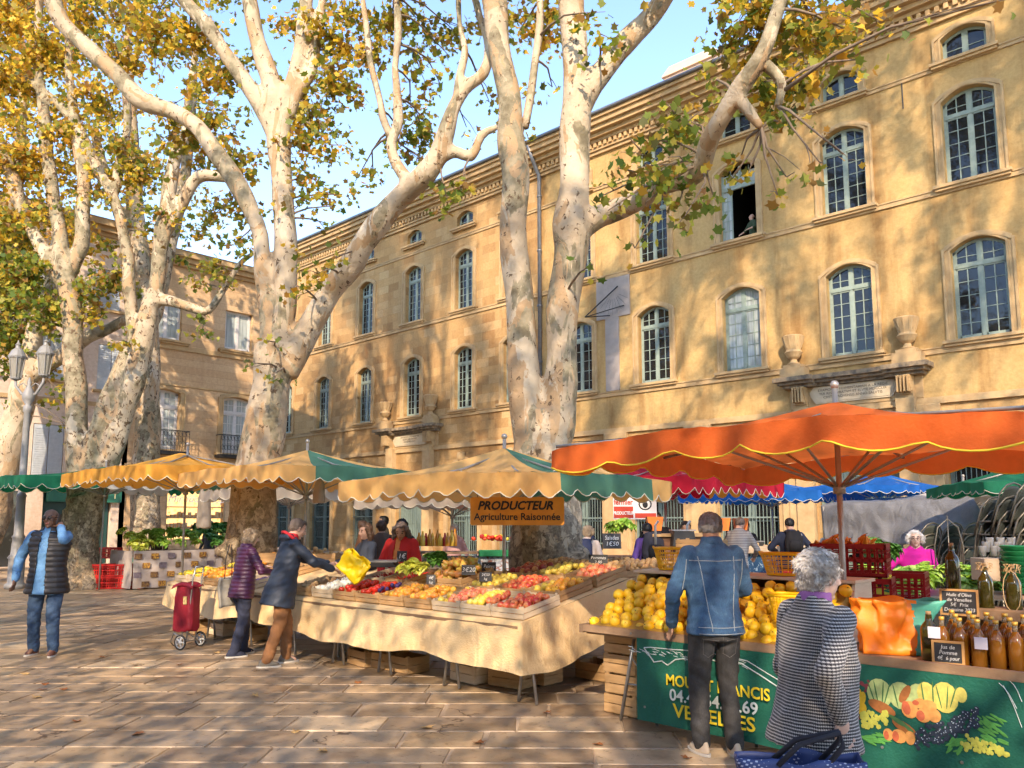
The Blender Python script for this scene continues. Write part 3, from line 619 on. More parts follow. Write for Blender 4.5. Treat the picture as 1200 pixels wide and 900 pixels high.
STAR = np.array([(0,1),(.30,.56),(.80,.62),(.55,.16),(.72,-.28),(.28,-.36),(0,-.46),(-.28,-.36),(-.72,-.28),(-.55,.16),(-.80,.62),(-.30,.56)], float)
QUAD = np.array([(0,1),(.62,.2),(.3,-.6),(-.3,-.6),(-.62,.2)], float)
def leaves(name, P, size, tone, parent, star=True):
    n = len(P); L = STAR if star else QUAD; k = len(L)
    nrm = rng.normal(size=(n, 3)); nrm[:, 2] = np.abs(nrm[:, 2])*.9+.1; nrm /= np.linalg.norm(nrm, axis=1)[:, None]
    a = rng.normal(size=(n, 3)); a[:, 2] -= .6; u = np.cross(nrm, a); u /= np.linalg.norm(u, axis=1)[:, None]; v = np.cross(nrm, u)
    s = (size*rng.uniform(.55, 1.25, n))[:, None, None]*.62
    lx = L[None, :, 0:1]*s*rng.uniform(.7, 1.1, n)[:, None, None]; ly = L[None, :, 1:2]*s
    fold = (np.abs(L[None, :, 0:1])*s)*rng.uniform(-.2, .8, n)[:, None, None]
    co_ = P[:, None, :]+u[:, None, :]*lx+v[:, None, :]*ly+nrm[:, None, :]*fold
    me = bpy.data.meshes.new(name); me.vertices.add(n*k); me.vertices.foreach_set('co', co_.reshape(-1).astype(np.float32))
    me.loops.add(n*k); me.loops.foreach_set('vertex_index', np.arange(n*k, dtype=np.int32))
    me.polygons.add(n); me.polygons.foreach_set('loop_start', np.arange(0, n*k, k, dtype=np.int32)); me.polygons.foreach_set('loop_total', np.full(n, k, np.int32))
    for m in (LGREEN, LMIX, LGOLD): me.materials.append(m)
    me.polygons.foreach_set('material_index', tone.astype(np.int32)); me.update(calc_edges=True); me.validate()
    o = bpy.data.objects.new(name, me); COL.objects.link(o); o.parent = parent; return o
def px_limb(L, d0):
    out = []; d = d0
    for q in L:
        if len(q) > 3: d = q[3]
        p = D(q[0], q[1], d); out.append((p, q[2]*d/FPX))
    return out
def smooth_line(pts, k=3):        # Catmull-Rom through (p, r)
    out = []
    for i in range(len(pts)-1):
        p0, p1, p2, p3 = pts[max(i-1, 0)], pts[i], pts[i+1], pts[min(i+2, len(pts)-1)]
        for j in range(k):
            t = j/k; c = lambda a, b, c_, d: 0.5*((2*b)+(-a+c_)*t+(2*a-5*b+4*c_-d)*t*t+(-a+3*b-3*c_+d)*t**3)
            out.append((c(p0[0], p1[0], p2[0], p3[0]), max(.01, c(p0[1], p1[1], p2[1], p3[1]))))
    out.append(pts[-1]); return out
def thflag(t): return [f_[0] < t.nlimb for f_ in t.f]
def plane_tree(name, label, base, limbs, clumps, depth, voxel, leafsize, bark, cover=1.0, star=True, foot=None, extra_twigs=1.0, group='plane trees of the square', thin=.075, nleafscale=2.1, sky=()):
    root = thing(name, label, 'tree', (base[0], base[1], 0), 0, group); B = V3((base[0], base[1], 0))
    fat = MB(); th_ = MB(); allp = []
    for L in limbs:
        pts = smooth_line(px_limb(L, depth)); pts = [(p-B, r) for p, r in pts]
        # gentle crookedness and knots
        pts = [(p+V3((noise.noise(p*1.3), noise.noise(p*1.3+V3((9,0,0))), 0))*r*.35, r*(1+.13*noise.noise(p*2.1+V3((0,5,0))))) for p, r in pts]
        allp += pts
        rm = max(r for p, r in pts)
        big = [q for q in pts]
        if rm > thin: fat.tube([q[0] for q in big], [q[1] for q in big], 12)
        else: th_.tube([q[0] for q in big], [q[1] for q in big], 7)
        for q in pts[::4]:
            if q[1] > thin*.8 and random.random() < .5: 
                d_ = V3((random.uniform(-1,1), random.uniform(-1,1), random.uniform(-.3,.5))).normalized(); fat.ball(q[0]+d_*q[1]*.75, q[1]*random.uniform(.3,.48), 8, 6)
    if foot:
        for (r, z) in foot: pass
        fat.lathe([(foot[0][0], -.05)]+[(r, z) for r, z in foot], (0,0,0), 16)
        for k in range(9):
            an = 2*PI*k/9+.3; fat.ball((math.cos(an)*foot[0][0]*.78, math.sin(an)*foot[0][0]*.78, random.uniform(.05, 1.3)), random.uniform(.10, .2), 8, 6)
    def disp(c, n):
        low = np.clip(1.6-c[:, 2]*.5, .25, 1.3)
        return .022*snoise(c, 3.2, 4)*low+.010*snoise(c, 9, 5)*low
    me = remeshed(fat, voxel, 3, disp)
    th_.nlimb = len(th_.v)
    # twigs and leaves
    P = []; T = []; allp = allp or [(V3((0,0,z)), .3) for z in range(5, 14)]; AP = np.array([tuple(p) for p, r in allp]); AR = np.array([r for p, r in allp])
    for cl in clumps:
        if cl[0] == 'w':
            _, c, r3, dens, tone = cl; c = V3(c)-B; d = depth; rp = r3*FPX/d
        else:
            px, py, rp, dens, tone = cl[:5]; d = cl[5] if len(cl) > 5 else depth
            c = D(px, py, d)-B; r3 = rp*d/FPX
        la = (leafsize*FPX/d)**2*.42*.62*.62*2.2
        n = int(-math.log(max(.03, 1-dens))*PI*rp*rp/max(la, 4)*cover*1.25*nleafscale)
        nt_ = max(2, int(n/16)); 
        cand = np.linalg.norm(AP-np.array(tuple(c)), axis=1); j = int(np.argmin(cand+AR*2)); src = V3(AP[j])
        stem_end = c+V3((random.uniform(-.2,.2),)*3)*r3
        L_ = (stem_end-src).length
        mid = (src+stem_end)/2+V3((random.uniform(-.12,.12)*L_, random.uniform(-.12,.12)*L_, .10*L_))
        st = [src, src.lerp(mid, .5)+V3((0,0,.03*L_)), mid, mid.lerp(stem_end, .5), stem_end]
        th_.tube(st, [min(.026, .012+.008*L_), .018, .014, .011, .007], 6)
        for k in range(nt_):
            o_ = V3(rng.normal(size=3)); o_.normalize(); o_ *= r3*random.uniform(.35, 1.45); e = c+V3((o_.x, o_.y, o_.z*.9))
            s0 = st[random.choice((2, 3, 4))]; s0 = s0.lerp(e, .02); md = (s0+e)/2+V3((random.uniform(-.1,.1), random.uniform(-.1,.1), random.uniform(.0,.16)))*r3*1.3
            if random.random() < .65*extra_twigs: th_.tube([s0, md, e], [.010, .007, .004], 4, cap=False)
            m_ = max(3, int(n/nt_))
            for q in range(m_):
                t = 1-random.random()**1.5*.8; a = s0.lerp(md, t*2) if t < .5 else md.lerp(e, t*2-1)
                P.append((a.x+random.gauss(0, .14), a.y+random.gauss(0, .14), a.z-abs(random.gauss(0, .14)))); 
                T.append(min(2, max(0, int(round(tone+random.gauss(0, .45))))))
    P = np.array(P); T = np.array(T)
    leaves('crown', P, leafsize, T, root, star)
    nv = len(me.vertices); a = np.empty(nv*3, np.float32); me.vertices.foreach_get('co', a)
    nl = len(me.loops); li = np.empty(nl, np.int32); me.loops.foreach_get('vertex_index', li); np_ = len(me.polygons); lt = np.empty(np_, np.int32); me.polygons.foreach_get('loop_total', lt)
    b = np.array(th_.v, np.float32).ravel(); lj = np.array([i for f in th_.f for i in f], np.int32)+nv; lu = np.array([len(f) for f in th_.f], np.int32)
    m2 = bpy.data.meshes.new('trunk'); m2.vertices.add(nv+len(th_.v)); m2.vertices.foreach_set('co', np.concatenate([a, b]))
    L = np.concatenate([li, lj]); K = np.concatenate([lt, lu]); m2.loops.add(len(L)); m2.loops.foreach_set('vertex_index', L); m2.polygons.add(len(K))
    m2.polygons.foreach_set('loop_start', np.concatenate([[0], np.cumsum(K)[:-1]]).astype(np.int32)); m2.polygons.foreach_set('loop_total', K)
    m2.update(calc_edges=True); bpy.data.meshes.remove(me); o = meshobj('trunk', m2, [bark, TWIG], root)
    thm = [0]*np_+[0 if q else 1 for q in thflag(th_)]; m2.polygons.foreach_set('material_index', thm); m2.polygons.foreach_set('use_smooth', [True]*len(K))
    return root
# unseen leaf clumps added high over the frame, aimed to shade the hall front
def shade(u, z, v, r, dens):
    t = (26.2-v); return ('w', (u+t*SUNV.x/-SUNV.y, v, z+t/-SUNV.y*math.tan(SUNEL)), r, dens, 1.0)
SH = [[], [], []]; rs = random.Random(21)
for k in range(68):
    u = rs.uniform(-40, 3); z = rs.uniform(3.5, 18.5); v = rs.uniform(5.5, 11)
    if -16 < u < -8.5 and abs((z-8.5)-(u+12)*.9) < 2.6 and rs.random() < .8: continue      # the gap where the big dapples fall
    if -20 < u < -13 and 2 < z < 6.5 and rs.random() < .6: continue
    s_ = shade(u, z, v, rs.uniform(.9, 1.6), rs.uniform(.6, .8)); cu = s_[1][0]
    dx = cu*CA+v*SA; dy = -cu*SA+v*CA
    if dy > 0 and (s_[1][2]-EYE-1.3)/dy < .69 and abs(dx/dy) < .8: continue
    SH[0 if cu > -1.5 else 1 if cu > -13 else 2].append(s_)
# ---- central twin-stemmed tree
T1b = fwd(.46, 11.0)
l1 = [
 [(644,700,44),(641,640,41),(638,580,38),(637,530,37),(637,500,35),(637,480,29)],
 [(628,520,26),(616,462,21),(610,410,18),(606,350,17),(603,300,17),(603,250,17),(601,200,18),(596,160,17),(597,120,14),(591,70,14),(582,20,16),(572,-30,17),(560,-90,15)],
 [(648,510,25),(656,450,21),(660,400,20),(664,350,20),(669,300,21),(672,262,24),(674,215,19),(675,160,20),(677,120,19),(674,80,16),(671,30,16),(668,-30,16),(672,-100,13)],
 [(677,135,15),(695,100,15),(715,70,14),(738,45,14),(760,25,13),(778,0,12),(800,-40,11),(830,-90,9)],
 [(676,268,17),(700,254,15),(722,246,14),(745,236,13,10.6),(778,216,14,10.2),(808,207,14,9.9),(822,192,12,9.6),(829,165,12,9.3),(844,138,11,9.0),(863,105,12,8.8),(885,75,11,8.6),(900,48,10,8.5),(912,10,9,8.5),(925,-40,8,8.5)],
 [(862,112,8,8.8),(880,135,7),(893,150,5)],[(890,72,8,8.6),(905,84,7),(915,100,6),(912,125,5)],
 [(615,150,5),(622,110,5),(628,70,5),(632,30,5),(633,-10,4)],
]
c1 = [(858,50,36,.45,1.1,9.7),(915,30,44,.6,1.2,9.4),(950,30,42,.62,1.3,9),(995,40,34,.5,1.4,8.6),(935,95,36,.7,1.2,9),(905,108,28,.6,.8,9.2),(912,142,26,.35,.9,9),(838,95,26,.25,1.1,9.6),
 (800,135,28,.4,.6,9.6),(765,165,26,.5,.4,9.6),(735,165,20,.4,.5,9.6),(815,140,26,.4,.7,9.8),(866,185,22,.3,.9,9.2),(775,200,28,.6,.3,9.5),(800,232,20,.45,.6,9.8),(722,198,16,.5,.3,9.8),(705,230,14,.25,.4,9.8),
 (800,255,16,.5,.3,9.3),(838,232,16,.35,.5,9.6),(745,290,12,.4,.2,9.6),(715,245,12,.3,.3,9.6),(880,195,12,.3,1.2,9),(925,205,15,.35,1.0,8.8),(960,192,9,.5,1.4,8.4),(987,182,8,.6,1.6,8.2),(912,228,9,.4,.8,8.8),
 (842,25,22,.35,.7,9.4),(1010,70,14,.45,1.6,8.6),(870,10,34,.6,1.0,9.3),(705,38,20,.45,.2,10),(690,12,24,.3,.6,10.2),(640,45,22,.55,1.6,11.5),(622,100,18,.4,1.7,11.5),(612,150,16,.35,1.4,11.5),(645,8,24,.6,1.5,11.5),(615,30,20,.5,1.4,11.5),
 (650,100,12,.2,1,11.5),(1185,-2,12,.5,.6,7),(760,235,14,.3,.4,9.5),(858,210,12,.3,1.5,9.2),(693,310,6,.3,1,9.8),(1030,20,22,.45,1.4,8.6)]
c1 += [(x, y, 70, dn, 1.0, dd) for x, y, dn, dd in ((880,-70,.7,9.5),(980,-60,.5,9),(760,-90,.35,10),(650,-110,.6,11),(560,-110,.5,11),(1060,-90,.4,8.8),(900,-180,.6,9.5),(740,-210,.5,10),(600,-220,.5,11),(1000,-190,.5,9))]
plane_tree('plane_tree', 'huge twin-stemmed plane tree rising behind the producer sign in the middle', T1b, l1, c1+SH[1], 11.0, .034, .128, BARK, foot=[(.62,0),(.53,.5),(.49,1.1),(.46,1.8),(.43,2.4)], cover=1.0)
# ---- tree left of centre
T2b = fwd(-4.3, 13.5)
l2 = [
 [(298,690,30),(296,640,29),(296,600,25),(298,560,24),(306,520,25),(314,480,24),(321,440,24),(325,405,22)],
 [(326,420,17),(333,360,14),(335,300,15),(332,235,13),(328,180,14),(325,140,15),(320,105,13),(306,60,11),(295,20,10),(286,-30,9)],
 [(322,415,14),(312,360,10),(308,310,10),(300,262,10),(280,220,12),(255,180,11),(230,148,10),(200,130,11),(162,116,11),(135,85,10),(110,62,10),(75,27,10),(55,-15,10)],
 [(322,155,12),(300,115,11),(280,85,10),(262,60,9),(240,28,9),(216,0,9),(195,-40,7)],
 [(328,130,12),(342,95,9),(350,60,9),(357,20,9),(364,-30,8)],
 [(336,135,9),(350,105,7),(364,85,7),(371,45,6),(378,0,6),(388,-50,5)],
 [(335,440,16),(352,402,17),(370,368,15),(388,342,14),(407,315,16,13.2),(425,285,14,13),(450,250,14,12.7),(475,226,14,12.5),(500,203,14,12.2),(515,178,12,12.1),(524,148,10,12),(533,127,9),(548,103,8),(566,86,7),(573,55,6),(562,20,5),(550,-30,5)],
 [(536,120,6,12.0),(540,87,6),(545,58,5),(538,25,4),(537,-20,4)],
 [(515,185,9,12.1),(532,178,8),(552,184,7),(560,168,6),(566,157,6),(584,148,4)],
 [(483,218,10,12.4),(470,200,8),(461,182,7),(460,165,7),(468,145,7),(466,115,6),(463,80,5),(467,35,5),(462,-15,4)],
 [(458,160,5,12.4),(450,140,5),(446,120,4),(434,75,4),(430,35,4),(424,-10,3)],
]
c2 = [(385,45,36,.6,1.4),(425,62,30,.55,1.3),(395,100,34,.6,1.2),(372,135,30,.6,1.2),(352,170,26,.5,1.2),(388,170,26,.35,1.3),(365,205,24,.4,1.2),(345,245,20,.35,1.2),(395,240,16,.2,1.1),(420,210,14,.3,1.1),(440,205,14,.35,1.0),(462,30,36,.5,1.2),(500,40,30,.35,1.2),(495,85,24,.45,1.0),(482,125,24,.45,1.0),(500,160,24,.55,.6),(515,100,14,.2,.8),
 (540,35,26,.4,1.1),(580,30,26,.45,1.3),(545,150,14,.2,1),(525,65,14,.2,1),(475,170,22,.5,.7),(505,195,12,.4,.7),(520,232,18,.5,.4,12),(540,222,12,.5,.5,12),(405,225,18,.35,1.0),(350,290,14,.3,1.3),(385,262,10,.35,1.1),(372,320,22,.35,1.5,12.6),(345,335,12,.4,1.2,12.6),(395,300,10,.3,1.5,12.6),(310,400,10,.35,.5,12.6),(318,440,9,.5,.3,12.4),(298,425,7,.3,.6,12.4),(572,120,12,.4,1.2),
 (225,45,38,.55,1.8,14),(258,95,34,.6,1.6,14),(185,40,40,.6,1.8,14),(150,75,34,.5,1.7,14),(205,165,30,.45,1.5,14),(245,150,34,.6,1.3,14),(280,185,28,.6,1.2,14),(290,240,24,.5,1.2,14),(255,250,26,.45,1.2,14),(275,285,20,.45,1.1,14),(340,30,26,.5,1.6,14),(300,60,20,.3,1.4,14),(415,15,30,.5,1.4),(355,135,22,.6,1.3,14.3),(350,100,20,.5,1.4,14.3)]
c2 += [(x, y, 62, dn, 1.2, dd) for x, y, dn, dd in ((240,-70,.6,14),(360,-70,.6,13.5),(470,-70,.5,12.5),(540,-80,.45,12),(130,-60,.6,14),(300,-150,.55,13.5),(430,-160,.5,13),(180,-150,.5,14))]
plane_tree('plane_tree', 'pale leaning plane tree behind the shoppers with one long limb reaching right', T2b, l2, c2+SH[2], 13.5, .04, .128, BARK, foot=[(.62,0),(.50,.4),(.44,1.0),(.38,1.8),(.34,2.4)])
# ---- left trees
T3b = fwd(-10.6, 20.0)
l3 = [
 [(97,700,23),(97,650,21),(97,615,20),(96,580,18)],
 [(94,600,14),(91,560,12),(89,520,12),(88,470,12),(87,420,12),(84,380,12),(80,345,12),(75,310,11),(72,285,9),(64,240,8),(57,190,8),(52,150,8),(48,110,6),(45,50,5),(48,-10,5)],
 [(83,350,9),(66,320,9),(48,290,9),(34,262,8),(18,220,8),(4,180,8),(-20,140,8)],
 [(84,320,9),(96,290,9),(97,255,9),(99,215,8),(90,175,6),(88,130,6),(80,80,5),(82,20,5)],
 [(106,600,13),(120,550,13),(134,515,13),(146,480,13),(157,446,13),(167,405,13),(174,375,12),(178,350,10)],
 [(160,425,8),(154,370,7),(151,320,8),(147,290,7),(134,235,6),(112,195,7),(88,145,7),(66,120,6),(38,98,5),(4,82,5)],
 [(178,358,9),(184,320,9),(190,280,9),(193,250,9),(200,205,8),(206,180,8),(218,155,6),(222,110,5),(230,60,4)],
 [(188,300,7),(200,262,7),(216,232,8),(234,208,8),(262,208,6),(285,210,5)],
 [(176,352,7),(196,352,7),(226,361,6),(244,364,5),(262,340,4),(280,310,4),(300,295,3)],
 [(98,560,13),(108,525,12),(119,495,11),(131,460,11),(142,430,10),(150,410,9)],
 [(134,225,6),(142,190,6),(150,150,5),(148,90,5),(150,30,4)],
]
c3 = [(60,60,44,.65,1.8),(15,95,40,.75,2.0),(30,190,40,.65,1.9),(80,150,36,.5,1.6),(112,110,36,.55,1.7),(140,170,32,.55,1.3),(170,205,32,.6,1.2),(120,225,30,.35,1.3),(185,255,26,.45,1.2),(60,245,28,.35,1.4),(15,265,34,.75,1.5),(25,320,38,.8,.6),(55,365,30,.75,.5),(100,345,22,.5,.8),(125,325,28,.7,.9),(100,20,44,.6,1.8),(155,15,34,.5,1.7),(15,15,44,.7,2.0),(232,330,14,.4,.8),(238,385,14,.45,.3),(248,310,18,.4,1.0),(115,370,18,.5,1.2),(150,390,14,.3,.8),(265,330,14,.35,1.2),(140,400,12,.5,1.5,19),(165,270,20,.3,1.2),(215,270,20,.35,1.2)]
c3 += [(x, y, 60, .65, 1.7, 20) for x, y in ((60,-60),(150,-70),(-40,60),(-50,180),(-60,-40),(100,-150))]
plane_tree('plane_tree', 'plane tree at left forking into several crooked stems behind the man on the phone', T3b, l3, c3, 20.0, .05, .15, BARK2, foot=[(.5,0),(.44,.5),(.42,1.1),(.40,1.9)], thin=.1)
T4b = fwd(-14.9, 22.0)
l4 = [
 [(-34,700,22),(-18,640,20),(-6,590,19),(6,545,17),(18,500,16),(28,460,15),(36,425,13),(41,395,11),(50,362,10),(60,338,9),(64,300,8),(70,262,7)],
 [(36,440,11),(55,428,10),(76,415,9),(100,396,8),(128,385,7),(150,372,6)],
]
c4_ = [(12,395,32,.75,.3),(20,350,34,.7,.5),(5,440,14,.5,.3),(45,375,16,.5,.4),(66,470,11,.5,.9,16.8),(58,425,12,.6,.6,17),(80,495,8,.45,.8,16.8),(32,340,24,.6,.4),(100,520,8,.3,.7,16.8),(12,470,9,.35,.5),(90,440,8,.3,.8)]
c4_ += [(-40,380,50,.7,.5),(-50,300,60,.7,.8),(-90,200,60,.7,1.2)]
plane_tree('plane_tree', 'plane tree leaning right at the left edge behind the lamp', T4b, l4, [q[:5] for q in c4_], 22.0, .05, .16, BARK, foot=None, thin=.1)
# ---- further trees whose gold crowns fill the upper left
def far_tree(lab, px, d, clumps, s):
    B = D(px, 600, d); limbs = [[(px,650,17),(px+4,500,15),(px+6,400,13),(px-4,300,11),(px-12,200,9),(px-20,60,7)],[(px+6,390,9),(px+30,300,8),(px+50,200,7),(px+60,80,5)],[(px-2,330,8),(px-30,250,7),(px-60,150,5)]]
    random.seed(s); plane_tree('plane_tree', lab, (B.x, B.y), limbs, clumps, d, .07, .20, BARK2, star=False, foot=None, thin=.13, nleafscale=1.0)
far_tree('distant golden plane tree filling the upper left corner', -30, 26, [(x, y, 46, .62, 1.9) for x in (-40, 20, 80) for y in (0, 70, 140, 210, 280)]+[(10,340,40,.7,.8),(60,330,30,.4,1)], 3)
far_tree('distant gold and green plane tree between the two left trunks', 168, 27.5, [(x, y, 40, .45, 1.5) for x in (130, 190, 245) for y in (-10, 60, 130, 200)]+[(120,290,26,.35,1),(210,300,20,.3,1)], 4)
# ---- unseen trees added around the viewer for the shade and dapples they cast
def added_rear_tree(lab, x, y, s, h=15):
    random.seed(s); B = V3((x, y, 0)); root = thing('plane_tree', lab, 'tree', (x, y, 0), 0, 'plane trees of the square'); t = MB(); P = []
    t.tube([(0,0,0),(.1,0,2),(.1,.1,5)], [.5,.4,.36], 10)
    for k in range(7):
        an = 2*PI*k/7+random.uniform(-.3,.3); e = V3((math.cos(an)*random.uniform(2,4), math.sin(an)*random.uniform(2,4), h*random.uniform(.65,.95)))
        t.tube([(.1,.1,4.6), (e.x*.35,e.y*.35,h*.5), (e.x*.8,e.y*.8,e.z*.85), tuple(e)], [.22,.16,.1,.04], 8)
        for q in range(7):
            c = e+V3((random.gauss(0,1.4), random.gauss(0,1.4), random.gauss(0,1.3)))
            for w_ in range(70): P.append((c.x+random.gauss(0,.55), c.y+random.gauss(0,.55), c.z+random.gauss(0,.4)))
    t.build('trunk', BARK, root, smooth=True); P = np.array(P); leaves('crown', P, .22, rng.integers(0, 3, len(P)), root, False)
plane_tree('plane_tree', 'tall unseen plane tree added right of the viewer so its crown shades the hall', (5.5, 8.0), [[(x, 0, 0) for x in ()]] and [], SH[0], 11.0, .08, .2, BARK, star=False, foot=[(.6,0),(.5,1),(.45,3),(.42,6),(.36,9),(.25,14),(.12,19)], thin=.1)  # unseen tree added to carry the clumps that shade the hall
def sun_filter_tree(lab, x, y, u0, u1, n, seed):  # added unseen crown, its leaves spread along the sun's path to soften it
    root = thing('tree', lab, 'tree', (x, y, 0), 0); B = V3((x, y, 0)); r_ = np.random.default_rng(seed); u = r_.uniform(u0, u1, n); v = r_.uniform(-1.5, 15.5, n); v0 = r_.uniform(-7.5, -2.0, n); t = v-v0
    P = np.stack([u+t*SUNV.x/-SUNV.y-x, v0-y, 1+t/-SUNV.y*math.tan(SUNEL)], 1); keep = snoise(P, .55, 5)+r_.uniform(-.5, .9, n) > -.25; P = P[keep]
    m_ = MB(); m_.tube([(0,0,0),(.05,0,2),(.1,.05,5),(.1,.1,8)], [.30,.24,.20,.10], 10); rs_ = random.Random(seed)
    for k in range(26):
        e = V3(P[rs_.randrange(len(P))]); s0 = V3((.08, .05, rs_.uniform(3, 7))); md = (s0+e)/2+V3((0,0,.12*(e-s0).length)); m_.tube([s0, s0.lerp(md, .5)+V3((0,0,.1)), md, md.lerp(e, .5), e], [.08,.05,.03,.02,.008], 6)
    m_.build('trunk', BARK, root, smooth=True, rec=False); leaves('crown', P, .125, r_.integers(0, 3, len(P)), root, False)
sun_filter_tree('unseen small-leaved tree added behind the viewer to filter sun, towards the left', -8.5, -5.0, -25, -9, 44000, 5); sun_filter_tree('unseen small-leaved tree added behind the viewer to filter sun, towards the right', 4.0, -5.0, -9, 5, 38000, 6)
added_rear_tree('unseen plane tree added far off to the right of the viewer', 14, 3, 13)
# ================================================================ materials of the market
WOOD = M('crate_wood', (.58,.36,.17), (.38,.22,.09), 5, .8, .3, 30, isl=.16, stretch=(1,1,6)); WOODP = M('crate_wood_pale', (.74,.60,.42), (.60,.46,.29), 5, .8, .25, 30, isl=.10, stretch=(1,1,6)); WOODD = M('plank_weathered', (.36,.23,.13), (.20,.12,.07), 4, .85, .35, 30, isl=.15)
STEEL = M('galvanised_steel', (.42,.42,.41), (.28,.28,.27), 9, .38, .05, metal=.7); ALU = M('pole_metal', (.40,.37,.33), (.28,.26,.23), 9, .4, .05, metal=.5)
def cloth_mat(name, c, c2, rough=.85, tr=.0, fold=.35, scale=3.0):
    m, nt, bs = mk(name); ov = objvec(nt); f = noise_fac(nt, scale, 5, .6, ov); col = ramp(nt, f, [(.35, c2), (.62, c)])
    st = noise_fac(nt, 2.1, 5, .7, mapvec(nt, ov, (1,1,1), loc=(3,1,8)), .5); col = mixc(nt, .5, col, ramp(nt, st, [(.26, (.42,.32,.22)), (.33, (1,1,1))]), 'MULTIPLY')
    lk(nt, col, bs.inputs['Base Color']); bs.inputs['Roughness'].default_value = rough; bs.inputs['Specular IOR Level'].default_value = .25
    h = nd(nt, 'ShaderNodeMath', operation='MULTIPLY_ADD', i_1=4.0); lk(nt, noise_fac(nt, 3.2, 3, .5, mapvec(nt, ov, (1, 1, .5)), 1.2), h.inputs[0]); lk(nt, noise_fac(nt, 60, 2, .5, ov), h.inputs[2]); bump(nt, bs, h.outputs[0], fold, .012)
    if tr:
        o = [n for n in nt.nodes if n.type == 'OUTPUT_MATERIAL'][0]; t = nd(nt, 'ShaderNodeBsdfTranslucent'); lk(nt, col, t.inputs[0]); mx = nd(nt, 'ShaderNodeMixShader', i_0=tr); lk(nt, bs.outputs[0], mx.inputs[1]); lk(nt, t.outputs[0], mx.inputs[2]); lk(nt, mx.outputs[0], o.inputs[0])
    return m
CV = {k: cloth_mat('canvas_'+k, c, tuple(x*.8 for x in c), .7, .45, .3) for k, c in dict(orange=(.90,.195,.042), yellow=(.93,.56,.20), gold=(.93,.47,.08), green=(.10,.29,.20), dgreen=(.01,.24,.12), red=(.62,.02,.05), blue=(.01,.17,.58), white=(.72,.68,.60), sand=(.66,.55,.42)).items()}
CLOTH = cloth_mat('table_cloth', (.84,.60,.31), (.76,.52,.26), .85, 0, .7); PIPE = M('edge_binding', (.75,.72,.6), (.6,.55,.4), 5, .7, 0); PIPEY = M('edge_binding_yellow', (.85,.65,.05), (.8,.55,.04), 5, .7, 0)
SLATE = M('slate_board', (.035,.037,.04), (.02,.02,.022), 5, .6, .1); CHALK = M('chalk', (.75,.75,.72), (.6,.6,.58), 20, .9, 0)
GRN = cloth_mat('banner_green', (.012,.13,.085), (.010,.105,.07), .6, 0, .35)
